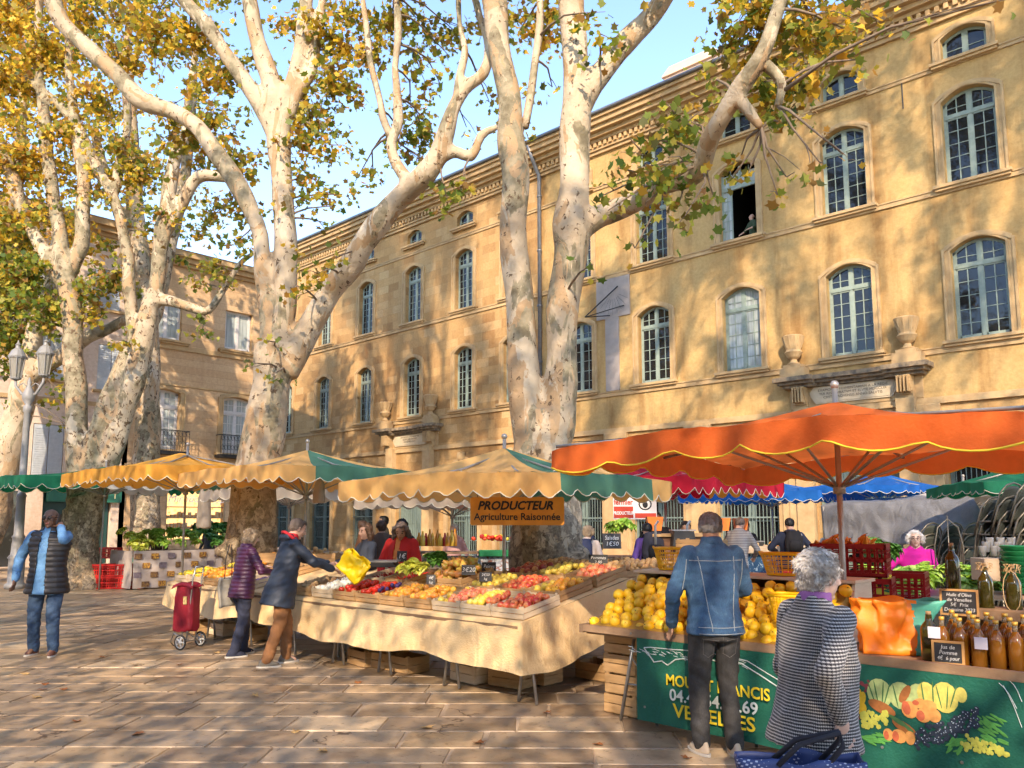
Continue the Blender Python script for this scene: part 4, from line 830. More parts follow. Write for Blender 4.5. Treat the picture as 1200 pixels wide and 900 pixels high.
# ================================================================ market parasols
def parasol(name, label, x0, x1, y0, y1, zf, peak, cols, val=.22, rz=0, edge=PIPE, pole_at=None, ncap=True, scal=.28, inner=None, wave=.018, group='market parasols', pole_bottom=0.0, seed=1, cdrop=.05):
    """cols: list of four lists (front -y, right +x, back, left), each [(t_end, canvas colour), ...]"""
    cx, cy = (x0+x1)/2, (y0+y1)/2; hw, hd = (x1-x0)/2, (y1-y0)/2; rs = random.Random(seed)
    root = thing(name, label, 'parasol', (cx, cy, 0), rz, group)
    keys = sorted({c for s in cols for _, c in s}); mats = [CV[k] for k in keys]; N = 44
    per = []
    for s, (a, b) in enumerate((((-hw,-hd),(hw,-hd)), ((hw,-hd),(hw,hd)), ((hw,hd),(-hw,hd)), ((-hw,hd),(-hw,-hd)))):
        for k in range(N):
            t = k/N; x = a[0]+(b[0]-a[0])*t; y = a[1]+(b[1]-a[1])*t
            col = next(c for e, c in cols[s] if (k+.5)/N <= e+1e-6); L = math.hypot(b[0]-a[0], b[1]-a[1])
            per.append((x, y, t, L, keys.index(col), s))
    def zedge(p): t = p[2]; return zf-cdrop+(cdrop)*math.sin(PI*t)**.6*.9-.02*math.sin(PI*t*3)**2
    RN = 9; P = len(per); mb = MB()
    vs = []
    for r in range(RN+1):
        q = r/RN
        for i, p in enumerate(per):
            ridge = abs(math.cos(PI*p[2]))**3; sag = -.06*math.sin(PI*q)*(1-ridge)
            z = (peak*(1-q)+zedge(p)*q)+sag-.05*math.sin(PI*q); vs.append((p[0]*(.02+.98*q), p[1]*(.02+.98*q), z+.006*math.sin(i*1.7+r)*q))
    for r in range(RN):
        for i, p in enumerate(per): mb.add([], [], 0); mb.f.append((r*P+i, r*P+(i+1) % P, (r+1)*P+(i+1) % P, (r+1)*P+i)); mb.m.append(p[4])
    mb.v = vs; o = mb.build('canopy', mats, root, smooth=True, rec=False)
    # valance with scalloped hem
    vb = MB(); rows = 5; vv = []; hem = []
    for r in range(rows+1):
        for i, p in enumerate(per):
            L = p[3]; nsc = max(3, round(L/scal)); sc_ = abs(math.sin(PI*nsc*p[2]))**.7
            h = val*(.62+.38*sc_); nx, ny = ((0,-1),(1,0),(0,1),(-1,0))[p[5]]
            ww = wave*(math.sin(p[2]*L*9+p[5]*2+rs.random()*.4)+.6*math.sin(p[2]*L*21))*(r/rows)
            z = zedge(p)-h*r/rows; vv.append((p[0]+nx*ww, p[1]+ny*ww, z))
            if r == rows: hem.append(vv[-1])
    vb.v = vv
    for r in range(rows):
        for i, p in enumerate(per): vb.f.append((r*P+i, r*P+(i+1) % P, (r+1)*P+(i+1) % P, (r+1)*P+i)); vb.m.append(p[4])
    v = vb.build('valance', mats, root, smooth=True, rec=False)
    e = MB(); e.tube(hem+[hem[0]], .006, 4); e.build('hem_binding', edge, v, smooth=True, rec=False)
    # frame
    fr = MB(); px, py = pole_at or (0, 0)
    fr.tube([(px, py, pole_bottom), (px, py, peak+.12)], .021, 10); fr.tube([(px, py, zf-.42), (px, py, zf-.34)], .045, 10); fr.ball((px, py, peak+.14), .035, 8, 6)
    fr.build('pole', ALU, root, smooth=True)
    for k in range(8):
        ex, ey = ((-1,-1),(1,-1),(1,1),(-1,1),(0,-1),(1,0),(0,1),(-1,0))[k]
        m_ = MB(); E_ = V3((ex*hw*.985, ey*hd*.985, zf-.045)); A_ = V3((px, py, peak-.05)); m_.tube([A_, A_.lerp(E_, .5)+V3((0,0,-.045)), E_+V3((0,0,-.02))], .013, 6); m_.tube([V3((px, py, zf-.38)), A_.lerp(E_, .55)+V3((0,0,-.05))], .011, 6); m_.build('rib', ALU, root, smooth=True)
    return root
Y1 = [(1, 'yellow')]
u2 = parasol('market_parasol', 'yellow and green scalloped parasol over the fruit stall with the producer sign', -7.73, -4.94, 5.3, 7.8, 2.10, 2.42, [Y1, [(.22,'yellow'),(.83,'green'),(1,'yellow')], [(.3,'yellow'),(.8,'green'),(1,'yellow')], Y1], val=.235, pole_bottom=0, cdrop=.06)
u3b = parasol('market_parasol', 'yellow parasol with green side panel over the shoppers in navy and purple', -11.95, -9.1, 5.35, 7.95, 2.36, 2.66, [Y1, [(.2,'yellow'),(.86,'green'),(1,'yellow')], [(.5,'green'),(1,'yellow')], Y1], val=.22, seed=2)
u3a = parasol('market_parasol', 'deep yellow parasol leftmost in the front row over the vegetable crates', -15.6, -11.95, 4.9, 7.5, 2.48, 2.78, [[(1,'gold')], [(.3,'gold'),(1,'gold')], [(.3,'green'),(1,'green')], [(1,'gold')]], val=.24, seed=3, pole_at=(.25,0))
u1 = parasol('market_parasol', 'large orange parasol with yellow piping over the quince stall', -3.98, -.86, 4.63, 7.62, 2.23, 2.50, [[(1,'orange')]]*4, val=.2, edge=PIPEY, pole_at=(0,0), cdrop=.10, scal=.55, seed=4, pole_bottom=.0)
u4 = parasol('market_parasol', 'green and cream parasol over the salad stall at far left', -22.2, -19.0, 5.2, 9.7, 2.62, 2.92, [[(1,'dgreen')], [(.38,'dgreen'),(.40,'white'),(.74,'white'),(1,'dgreen')], [(1,'dgreen')], [(.5,'white'),(1,'dgreen')]], val=.28, seed=5, scal=.4)
u4['label'] = 'green and cream parasol over the salad stall at far left'
u5 = parasol('market_parasol', 'crimson parasol behind the orange one, right of the central trunk', -9.9, -6.75, 11.3, 14.5, 2.38, 2.70, [[(1,'red')], [(1,'red')], [(.5,'gold'),(1,'red')], [(1,'red')]], val=.30, seed=6)
u5b = parasol('market_parasol', 'crimson parasol mostly hidden behind the yellow parasol with the sign', -13.4, -10.2, 11.6, 14.4, 2.45, 2.72, [[(1,'red')]]*4, val=.22, seed=7)
u6 = parasol('market_parasol', 'bright blue parasol by the hall with white hem, left one of two', -11.2, -7.6, 17.9, 21.0, 2.36, 2.62, [[(1,'blue')]]*4, val=.26, seed=8, rz=.05)
u6b = parasol('market_parasol', 'bright blue parasol by the hall with white hem, right one beside the grey tarpaulin', -8.0, -5.6, 18.0, 21.4, 2.42, 2.74, [[(1,'blue')]]*4, val=.18, seed=9, rz=-.06)
p_ = D(1232, 560, 11.5)
u7 = parasol('market_parasol', 'green parasol cut by the right edge above the stacked chairs', p_.x-1.3, p_.x+1.3, p_.y-1.3, p_.y+1.3, 2.16, 2.58, [[(1,'dgreen')]]*4, val=.16, seed=10, rz=.55)
p_ = D(1130, 580, 17.5)
u8 = parasol('market_parasol', 'small white parasol behind the grey tarpaulin', p_.x-1.1, p_.x+1.1, p_.y-1.1, p_.y+1.1, 2.15, 2.45, [[(1,'white')]]*4, val=.18, seed=11)
p_ = D(345, 580, 18.0)
u9 = parasol('market_parasol', 'grubby white parasol behind the pale leaning trunk', p_.x-1.6, p_.x+1.2, p_.y-1.4, p_.y+1.4, 2.32, 2.6, [[(1,'sand')]]*4, val=.24, seed=12, scal=.5)
p_ = D(545, 590, 15.5)
u10 = parasol('market_parasol', 'dusty beige parasol seen under the yellow one with the sign', p_.x-1.9, p_.x+1.2, p_.y-1.2, p_.y+1.2, 2.08, 2.4, [[(1,'sand')]]*4, val=.2, seed=13, scal=.4)
# ================================================================ producer sign
p_ = D(606, 599, 8.15); sg = thing('hanging_sign', 'orange producer sign hanging in front of the central trunk', 'sign', (p_.x, p_.y, p_.z), YAW-R(4))
mb = MB(); mb.prism([(-.47,-.125),(-.455,-.14),(.455,-.14),(.47,-.125),(.47,.125),(.455,.14),(-.455,.14),(-.47,.125)], -.008, .008)
mb.build('board', M('sign_board_orange', (.72,.30,.03), (.50,.19,.02), 4, .5, .1), sg)
INK = M('sign_black', (.015,.015,.015), (.01,.01,.01), 5, .6, 0)
text('PRODUCTEUR', .118, 'lettering', INK, sg, (-.02,-.011,.052), (PI/2,0,0), shear=.25, bold=.004, sx=.98); text('Agriculture Raisonnée', .098, 'lettering', INK, sg, (0,-.011,-.058), (PI/2,0,0), bold=.0015, sx=.98)
mb = MB()
for x in (-.4, .4): mb.tube([(x, 0, .13), (x*1.02, .05, .36)], .004, 5)
mb.build('hanging_wire', IRON, sg)
# second producer banner, further back
p_ = D(744, 595, 13.5); b2 = thing('producer_banner', 'white and red producer banner hung under the crimson parasol', 'banner', tuple(p_), YAW)
mb = MB(); mb.bx(-.36, .36, -.004, .004, -.19, .18); mb.build('banner_cloth', M('banner_white', (.75,.72,.68), (.65,.6,.55), 5, .8, .1), b2)
REDI = M('banner_red', (.55,.06,.03), (.5,.05,.03), 5, .8, 0); mb = MB(); mb.bx(-.35, -.03, -.008, -.005, -.17, .02); mb.bx(0, .35, -.008, -.005, -.17, -.09); mb.build('red_panel', REDI, b2)
wt = M('white_lettering', (.85,.85,.8)); text('PRODUCTEUR', .075, 'lettering', wt, b2, (-.19,-.012,-.09), (PI/2,0,0), bold=.002, sx=.7); text('fermier', .13, 'lettering', REDI, b2, (-.19,-.009,.09), (PI/2,0,0), bold=.003, sx=.8)
mb = MB(); mb.tube([(.17+.1*math.cos(a*PI/8), -.009, .06+.09*math.sin(a*PI/8)) for a in range(17)], .012, 5); mb.ball((.17, -.01, .05), (.045,.005,.055), 8, 6); mb.build('round_emblem', INK, b2)
# ================================================================ crates and produce
def make_crate(w_, d_, h, pale=False, nsl=2):
    m = WOODP if pale else WOOD; root = thing('wooden_crate', 'x', 'crate')
    b = MB(); 
    for k in range(4): b.bx(-w_/2+.006+k*(w_-.012)/4+.004, -w_/2+.006+(k+1)*(w_-.012)/4-.004, -d_/2+.01, d_/2-.01, 0, .006)
    b.bx(-w_/2+.01, w_/2-.01, -.02, .02, -.004, .0); b.build('crate_bottom', m, root)
    for sy in (-1, 1):
        e = MB(); n = nsl
        for k in range(n): z0 = .006+k*(h-.006)/n; e.bx(-w_/2, w_/2, sy*d_/2, sy*(d_/2-.007), z0+.003, z0+(h-.006)/n-.004)
        for sx in (-1, 1): e.prism([(sx*(w_/2-.012), sy*(d_/2-.0075)), (sx*(w_/2-.045), sy*(d_/2-.0075)), (sx*(w_/2-.012), sy*(d_/2-.04))], 0.004, h+.012, axis='z')
        e.build('end_panel', m, root)
    for sx in (-1, 1):
        e = MB()
        for k in range(nsl): z0 = .006+k*(h-.006)/nsl; e.bx(sx*w_/2, sx*(w_/2-.007), -d_/2+.008, d_/2-.008, z0+.003, z0+(h-.006)/nsl-.004)
        for sy in (-.3, .3): e.bx(sx*(w_/2-.0075), sx*(w_/2-.014), sy*d_-.02, sy*d_+.02, .01, h-.008)
        e.build('side_panel', m, root)
    return freeze(root)
CR = {}
def crate(key, label, loc, rz=0, tilt=0, group='wooden produce crates', cat='crate'):
    w_, d_, h, pale, nsl = key
    if key not in CR: CR[key] = make_crate(*key); c = CR[key]
    else: c = dup(CR[key])
    c.location = loc; c.rotation_euler = (tilt, 0, rz); tag(c, label, cat, group); return c
def fruit_mat(name, stops, rough=.35, blush=None, scale=9, spec=.5):
    m, nt, bs = mk(name); o = nd(nt, 'ShaderNodeObjectInfo'); c = ramp(nt, o.outputs['Random'], stops); ov = objvec(nt)
    if blush: c = mixc(nt, ramp(nt, noise_fac(nt, scale*2, 3, .6, ov), [(.45, (0,0,0)), (.6, (.85,.85,.85))]), c, blush)
    lk(nt, c, bs.inputs['Base Color']); bs.inputs['Roughness'].default_value = rough; bs.inputs['Specular IOR Level'].default_value = spec; bump(nt, bs, noise_fac(nt, 60, 2, .5, ov), .08, .004); return m
STEMM = M('fruit_stem', (.12,.07,.03), (.08,.05,.02), 5, .8, 0)
def fruit(name, mat_, r, prof, stem=True, lump=0.0):
    mb = MB(); mb.mi = 0; n = 12; mb.lathe([(p[0]*r, p[1]*r) for p in prof], (0,0,0), n, mat=0)
    if lump:
        mb.v = [(x*(1+lump*math.sin(3*math.atan2(y, x)+2)), y*(1+lump*math.sin(2*math.atan2(y, x))), z) for x, y, z in mb.v]
    if stem: mb.tube([(0,0,prof[-1][1]*r-.004), (.003,.002,prof[-1][1]*r+.014)], .0022, 5, mat=1)
    o = mb.build(name, [mat_, STEMM], smooth=True); return o
APPLE = [(.02,-.80),(.35,-.92),(.72,-.70),(.97,-.2),(1.0,.2),(.82,.66),(.48,.86),(.2,.82),(.03,.70)]; ROUND = [(.02,-1),(.5,-.87),(.87,-.5),(1,0),(.87,.5),(.5,.87),(.15,.97),(.02,.95)]
PEAR = [(.02,-.9),(.5,-.88),(.9,-.45),(1,0),(.8,.5),(.5,.9),(.38,1.2),(.25,1.42),(.05,1.46)]; TOM = [(.02,-.7),(.5,-.78),(.92,-.4),(1,.05),(.85,.5),(.5,.7),(.2,.66),(.03,.58)]; QUI = [(.05,-.86),(.3,-.98),(.72,-.75),(1.0,-.2),(.98,.2),(.75,.68),(.45,.95),(.25,1.02),(.1,.96)]
PLUM = [(.02,-1.15),(.5,-1.0),(.85,-.5),(.98,0),(.85,.5),(.5,1.0),(.05,1.12)]; CHI = [(.05,-1.0),(.5,-.6),(1,.2),(.9,1.6),(.7,3.0),(.3,4.2),(.05,4.6)]; ONI = [(.1,-.8),(.6,-.7),(1,-.1),(.95,.3),(.6,.72),(.22,.95),(.12,1.3),(.08,1.5)]
FM = dict(
 red_apple=(fruit_mat('apple_red', [(0,(.50,.02,.02)),(.4,(.62,.05,.04)),(.7,(.72,.16,.06)),(1,(.40,.015,.02))], blush=(.75,.30,.10)), .037, APPLE, .02), pink_apple=(fruit_mat('apple_pink', [(0,(.78,.14,.08)),(.5,(.80,.24,.12)),(1,(.70,.08,.05))], blush=(.85,.45,.2)), .037, APPLE, .02),
 yellow_apple=(fruit_mat('apple_yellow', [(0,(.80,.55,.08)),(.5,(.75,.62,.14)),(1,(.85,.50,.07))], blush=(.70,.50,.06)), .037, APPLE, .02), apricot=(fruit_mat('persimmon_skin', [(0,(.86,.36,.03)),(.4,(.86,.50,.05)),(.8,(.80,.22,.03)),(1,(.85,.55,.08))], blush=(.8,.3,.05)), .036, APPLE, .03),
 dark_apple=(fruit_mat('apple_dark', [(0,(.30,.03,.03)),(.5,(.42,.10,.04)),(1,(.45,.22,.06))]), .037, APPLE, .02), green_pear=(fruit_mat('pear_green', [(0,(.38,.36,.06)),(.4,(.55,.42,.08)),(.7,(.45,.16,.05)),(1,(.36,.30,.05))], blush=(.50,.18,.05)), .042, PEAR, .04),
 tomato=(fruit_mat('tomato_red', [(0,(.72,.03,.015)),(.6,(.78,.07,.02)),(1,(.62,.02,.01))], .2), .038, TOM, .05), plum=(fruit_mat('plum_blue', [(0,(.06,.03,.12)),(.5,(.12,.05,.18)),(1,(.05,.04,.16))], .5), .024, PLUM, .02), onion=(fruit_mat('onion_white', [(0,(.80,.76,.66)),(.6,(.76,.74,.60)),(1,(.85,.82,.75))], .3), .036, ONI, .02),
 potato=(fruit_mat('potato_skin', [(0,(.46,.28,.12)),(.4,(.55,.36,.16)),(.7,(.62,.40,.18)),(1,(.38,.20,.09))], .8, blush=(.35,.2,.1)), .034, ROUND, .16), orange=(fruit_mat('orange_peel', [(0,(.85,.30,.03)),(.5,(.88,.40,.04)),(1,(.80,.18,.03))], .4), .038, ROUND, .01), lemon=(fruit_mat('lemon_peel', [(0,(.90,.66,.04)),(.5,(.88,.60,.03)),(1,(.85,.70,.08))], .35), .034, PLUM, .02),
 quince=(fruit_mat('quince_skin', [(0,(.90,.62,.03)),(.4,(.88,.56,.025)),(.75,(.86,.46,.02)),(1,(.92,.68,.07))], .45, blush=(.80,.47,.02)), .047, QUI, .06), chilli=(fruit_mat('chilli_red', [(0,(.55,.02,.02)),(1,(.66,.06,.03))], .25), .011, CHI, .1), carrot=(fruit_mat('carrot_orange', [(0,(.85,.26,.02)),(1,(.80,.32,.04))], .5), .018, CHI, .05),
 mushroom=(fruit_mat('ginger_skin', [(0,(.60,.42,.22)),(1,(.5,.33,.16))], .8), .034, ROUND, .2))
FT = {}
def one_fruit(kind, p, r_rand, label, group, sc_=1.0):
    m_, r, prof, lump = FM[kind]; nm = {'dark_apple':'apple','red_apple':'apple','pink_apple':'apple','yellow_apple':'apple','apricot':'persimmon','green_pear':'pear'}.get(kind, kind)
    if kind not in FT: FT[kind] = fruit(nm, m_, r, prof, kind not in ('potato','onion','orange','mushroom'), lump); o = FT[kind]; KIDS[o.name] = []
    else: o = FT[kind].copy(); COL.objects.link(o)
    o.name = nm; o.location = p; o.rotation_euler = (r_rand.uniform(-1.2,1.2), r_rand.uniform(-1.2,1.2), r_rand.uniform(0,6.28)); s_ = r_rand.uniform(.88,1.12)*sc_; o.scale = (s_,)*3
    o['label'] = label; o['category'] = nm; o['group'] = group; return o
def fill(kinds, c, w_, d_, z0, where, tilt=0, rz=0, heap=.03, seed=1, layers=2, sc_=1.0, dens=1.0):
    """fruits resting in a crate at c, spilling up to a low heap; kinds may be a list of (fraction, kind) bands across x"""
    rs = random.Random(seed); Mx = Matrix.Translation(c) @ Matrix.Rotation(rz, 4, 'Z') @ Matrix.Rotation(tilt, 4, 'X')
    bands = [(1.0, kinds)] if isinstance(kinds, str) else kinds; r = max(FM[k][1] for _, k in bands)*sc_; r = max(r, .022)
    for L in range(layers):
        ins = r*(.95+L*.55); yy = -d_/2+ins; row = 0
        while yy < d_/2-ins+.005:
            xx = -w_/2+ins+(r if row % 2 else 0)
            while xx < w_/2-ins+.005:
                t = (xx+w_/2)/w_; k = next(kk for f, kk in bands if t <= f+1e-6)
                if (L and rs.random() > .86*dens) or (L == 0 and layers > 1 and rs.random() < .5): xx += 2*r*1.02; continue
                hz = z0+r*.9+L*r*1.35+heap*(1-(2*xx/w_)**2)*(1-(2*yy/d_)**2)
                p = Mx @ V3((xx+rs.uniform(-.15,.15)*r, yy+rs.uniform(-.15,.15)*r, hz+rs.uniform(-.1,.15)*r))
                one_fruit(k, p, rs, NAMES[k]+' '+where, NAMES[k]+'s '+where, sc_); xx += 2*r*1.02
            yy += 2*r*.9; row += 1
NAMES = dict(red_apple='glossy red apple', pink_apple='pinkish red apple', yellow_apple='pale yellow apple', apricot='round orange-yellow fruit', dark_apple='dark russet red apple', green_pear='green and russet pear', tomato='ripe red tomato', plum='dusky blue plum', onion='white onion', potato='brown potato', orange='bright orange', lemon='bright yellow lemon', quince='golden quince', chilli='red chilli', carrot='orange carrot', mushroom='knobbly brown root')
# ---------------------------------------------------------------- stall A : long front table parallel to the hall
SL = math.atan(.19); FV = 5.32
def zt(v): return .715+(v-FV)*.19
ta = thing('market_table', 'long trestle table under the cream cloth between trolley and sign', 'table', (-8.45, 6.1, 0))
mb = MB(); mb.box((0, 0, zt(6.1)-.03), (7.0, 1.66, .03), rx=SL); mb.build('table_top', WOODD, ta)
for x in (-3.4, -2.6, -1.6, -.55, .45, 1.3, 2.35, 3.35):
    for y in (-.62, .62):
        z = zt(6.1+y)-.06; mb = MB(); mb.tube([(x-.02, y, 0.01), (x+.09, y, z)], .014, 8); mb.tube([(x+.20, y, 0.01), (x+.09, y, z)], .014, 8); mb.tube([(x+.035, y, z*.45), (x+.145, y, z*.45)], .008, 6); mb.build('trestle_leg', STEEL, ta, smooth=True)
# draped cloth : front fall and right-hand fall
def drape(P0, P1, z0, z1, h0, h1, amp=.02, seed=1, nu=90, nv=14, out=(0,-1), fl=.05, curve=None):
    mb = MB(); rs = random.Random(seed); ph = [rs.uniform(0, 6) for _ in range(6)]; L = math.hypot(P1[0]-P0[0], P1[1]-P0[1])
    def fn(a, b):
        x = P0[0]+(P1[0]-P0[0])*a; y = P0[1]+(P1[1]-P0[1])*a; s = a*L; zt_ = z0+(z1-z0)*a; zb = h0+(h1-h0)*a+(curve(a) if curve else 0)
        k = amp*b**.8*(math.sin(s*5+ph[0]+b)+.7*math.sin(s*11+ph[1]+b*1.5)+.4*math.sin(s*23+ph[2]))+.012*math.sin(s*2.3+b*5+ph[3])*b+fl*b
        return (x+out[0]*k, y+out[1]*k, zt_+(zb-zt_)*b-.01*abs(math.sin(s*2.4+ph[4]))*(1-b)*b*4)
    mb.grid(fn, nu, nv); return mb
cl = thing('tablecloth', 'stained cream cloth hanging over the long front table', 'tablecloth', (0,0,0))
def drape_path(path, amp=.016, fl=.03, step=.035, nv=14, seed=1, rad=.06):
    # path: (x, y, z_top, z_hem) corner points; the cloth turns the corners in one piece
    rs = random.Random(seed); ph = [rs.uniform(0, 6) for _ in range(6)]; S = []
    for i in range(len(path)-1):
        a, b = path[i], path[i+1]; L = math.hypot(b[0]-a[0], b[1]-a[1]); n = max(2, int(L/step)); nx, ny = (b[1]-a[1])/L, -(b[0]-a[0])/L
        for k in range(n): t = k/n; S.append([a[q]+(b[q]-a[q])*t for q in range(4)]+[nx, ny])
    S.append(list(path[-1])+S[-1][4:]); w_ = 3; N = []
    for i in range(len(S)):
        xs = S[max(0, i-w_):i+w_+1]; nx = sum(q[4] for q in xs); ny = sum(q[5] for q in xs); l = math.hypot(nx, ny); N.append((nx/l, ny/l))
    mb = MB(); n = len(S)
    for j in range(nv+1):
        b = j/nv
        for i, q in enumerate(S):
            s_ = i*step; k = amp*b**.8*(math.sin(s_*4.1+ph[0]+b)+.8*math.sin(s_*9.3+ph[1]+b*1.8)+.5*math.sin(s_*21+ph[2]))+fl*b+.010*math.sin(s_*2.3+b*6+ph[3])*b
            hem = q[3]+.035*math.sin(s_*1.9+ph[4])+.02*math.sin(s_*5.3+ph[5]); mb.v.append((q[0]+N[i][0]*k, q[1]+N[i][1]*k, q[2]+(hem-q[2])*b-.012*abs(math.sin(s_*2.4))*(1-b)*b*4))
    mb.f = [(j*n+i, j*n+i+1, (j+1)*n+i+1, (j+1)*n+i) for j in range(nv) for i in range(n-1)]; mb.m = [0]*len(mb.f); return mb
drape_path([(-12.02, FV+1.2, zt(FV+1.2)+.01, .45), (-12.02, FV-.03, zt(FV)+.01, .38), (-4.92, FV-.03, zt(FV)+.01, .28), (-4.92, 6.98, zt(6.98)-.0, .49)], seed=4).build('cloth_fall', CLOTH, cl, smooth=True, rec=False)
mb = MB(); mb.grid(lambda a, b: (-12.0+7.07*a, FV-.03+1.65*b, zt(FV-.03+1.65*b)+.006+.002*math.sin(a*90)), 60, 8); mb.build('top_cover', CLOTH, cl, smooth=True, rec=False)
d3 = drape((-12.0, FV+.9), (-12.0, FV-.03), zt(FV)+.1, zt(FV)+.01, .4, .36, .014, 5, 20, 10, (-1,0)); d3.build('end_fall', CLOTH, cl, smooth=True, rec=False)
cl2 = thing('tablecloth', 'tan cloth on the raised potato table behind the front corner', 'tablecloth', (0,0,0)); 
drape((-4.95, 6.97), (-4.95, 8.6), .94, .96, .50, .55, .012, 6, 30, 8, (1,0), .02).build('side_fall', cloth_mat('tan_cloth', (.42,.27,.13), (.35,.22,.10)), cl2, smooth=True, rec=False)
tb = thing('market_table', 'raised table carrying the crates of potatoes behind the front corner', 'table', (-5.9, 7.8, 0)); mb = MB(); mb.bx(-1.1, .94, -.8, .8, .9, .93); mb.build('table_top', WOODD, tb)
for x in (-1.0, .85):
    for y in (-.7, .7): mb = MB(); mb.tube([(x, y, 0), (x, y, .9)], .02, 8); mb.build('table_leg', STEEL, tb, smooth=True)
K1 = (.395, .52, .105, False, 2); K2 = (.395, .52, .105, True, 2); K3 = (.54, .52, .12, False, 2)
def on_table(u, v): return V3((u, v, zt(v)+.012))
spec = [  # u, v, pale, bands, where
 (-5.15, 5.62, 1, [(1,'red_apple')], 'in the pale crate at the front corner of the stall'), (-5.56, 5.62, 1, [(.6,'yellow_apple'),(1,'red_apple')], 'in the second pale crate from the front corner'), (-5.97, 5.62, 1, [(.35,'yellow_apple'),(1,'pink_apple')], 'in the third crate from the front corner'),
 (-6.40, 5.62, 0, [(1,'apricot')], 'in the front crate below the small slates'), (-6.82, 5.62, 0, [(1,'apricot')], 'in the front crate left of the orange-yellow heap'), (-7.24, 5.62, 0, [(.5,'tomato'),(1,'plum')], 'in the front crate between tomatoes and plums'), (-7.66, 5.62, 0, [(1,'tomato')], 'in the front tomato crate'),
 (-8.10, 5.62, 1, [(1,'onion')], 'in the white crate beside the yellow bag'), (-8.55, 5.62, 0, [(1,'potato')], 'in the crate under the yellow bag'),
 (-9.9, 5.62, 1, [(1,'plum')], 'in the crate at the elbow of the purple jacket'), (-10.35, 5.62, 1, [(1,'plum')], 'in the pale crate left of the purple jacket'), (-10.8, 5.62, 0, [(1,'orange')], 'in the slatted crate near the pull trolley'), (-11.25, 5.62, 1, [(.5,'lemon'),(1,'orange')], 'in the pale crate above the trolley handle'), (-11.7, 5.62, 1, [(1,'lemon')], 'in the last crate at the left end of the table'),
 (-5.22, 6.20, 0, [(.35,'yellow_apple'),(1,'apricot')], 'in the middle row at the side of the stall'), (-5.66, 6.20, 0, [(1,'red_apple')], 'in the middle row behind the front corner'), (-6.1, 6.20, 0, [(1,'yellow_apple')], 'in the middle row left of the red ones'),
 (-7.5, 6.22, 0, [(.5,'chilli'),(1,'tomato')], 'in the second row before the red jacket'), (-7.95, 6.22, 1, [(1,'chilli')], 'in the second row crate of chillies'),
 (-10.0, 6.2, 0, [(1,'potato')], 'in the second row behind the purple jacket'), (-10.9, 6.2, 0, [(1,'orange')], 'in the second row above the trolley'), (-11.4, 6.2, 0, [(1,'lemon')], 'in the second row at the left end'),
 (-5.22, 6.78, 0, [(1,'pink_apple')], 'in the back row beside the slate'), (-5.66, 6.78, 0, [(1,'yellow_apple')], 'in the back row before the trunk'), (-6.1, 6.78, 0, [(1,'dark_apple')], 'in the back row at the foot of the trunk'),
]
NTH = ['', ]
for k, (u, v, pale, bands, where) in enumerate(spec):
    z = zt(v)+.012; key = K2 if pale else K1
    kinds = bands[0][1].replace('_', ' ').replace('apricot', 'orange fruit')+('s' if not bands[0][1].endswith('o') else 'es')
    crate(key, ('pale' if pale else 'brown')+' crate of '+kinds.replace('glossy ','')+' '+where.replace('in the ', 'as the ').replace('as the middle','from the middle').replace('as the back','from the back').replace('as the second row','from the second row'), (u, v, z), 0, SL)
    fill(bands if len(bands) > 1 else bands[0][1], (u, v, z), .37, .49, .008, where, SL, 0, .02, 100+k, 2 if bands[0][1] not in ('potato','plum','chilli') else (1 if bands[0][1] != 'potato' else 2))
crate(K3, 'deep brown crate heaped with green and russet pears behind the slates', (-6.75, 6.3, zt(6.3)+.02), 0, SL); fill('green_pear', (-6.75, 6.3, zt(6.3)+.02), .5, .48, .03, 'heaped in the deep crate behind the slates', SL, 0, .07, 55, 3)
# potatoes on the raised table
for k, (x, y) in enumerate(((-5.25, 7.25), (-5.7, 7.25), (-6.15, 7.3), (-5.25, 7.85), (-5.7, 7.85))):
    w_ = ('nearest the side of the stall', 'beside the black slate', 'nearest the trunk', 'behind, at the aisle', 'behind, in the middle')[k]
    crate((.42, .56, .16, False, 2), 'brown slatted crate of potatoes '+w_, (x, y, .945), 0, .06); fill('potato', (x, y, .955), .38, .52, .08, 'in the raised crate '+w_, .06, 0, .05, 70+k, 2)
for k in range(3): crate((.5, .34, .15, False, 3), ('lowest', 'middle', 'top')[k]+' slatted crate of the small stack at the end of the potato table', (-4.95+.02*k, 8.35, .94+.155*k), .1*k)
# price slates
def slate(px, py, z, w_=.15, h=.11, lines=('2€ 80', 'le kg'), lab='', rz=YAW, lean=.25, frame=False, d=None):
    p = D(px, py, d) if d else G(px, py, z); r = thing('price_slate', lab, 'price sign', tuple(p), rz, 'price slates'); r.rotation_euler = (-lean, 0, rz)
    mb = MB(); mb.bx(-w_/2, w_/2, -.004, .004, -h/2, h/2); mb.build('board', SLATE, r)
    if frame:
        f = MB(); t = .014
        for sx in (-1, 1): f.bx(sx*w_/2, sx*(w_/2+t), -.009, .009, -h/2-t, h/2+t)
        for s_ in (-1, 1): f.bx(-w_/2, w_/2, -.009, .009, s_*h/2, s_*(h/2+t))
        f.build('frame', M('slate_frame', (.50,.28,.10), (.4,.2,.07), 6), r)
    n = len(lines)
    for k, t in enumerate(lines): text(t, h/(n+.6), 'chalk_writing', CHALK, r, (0, -.006, h*(.5-(k+.75)/(n+.5))), (PI/2, 0, 0), depth=.0005, shear=.15, sx=min(1, w_/(h/(n+.6)*.55*max(1, len(t)))))
    return r
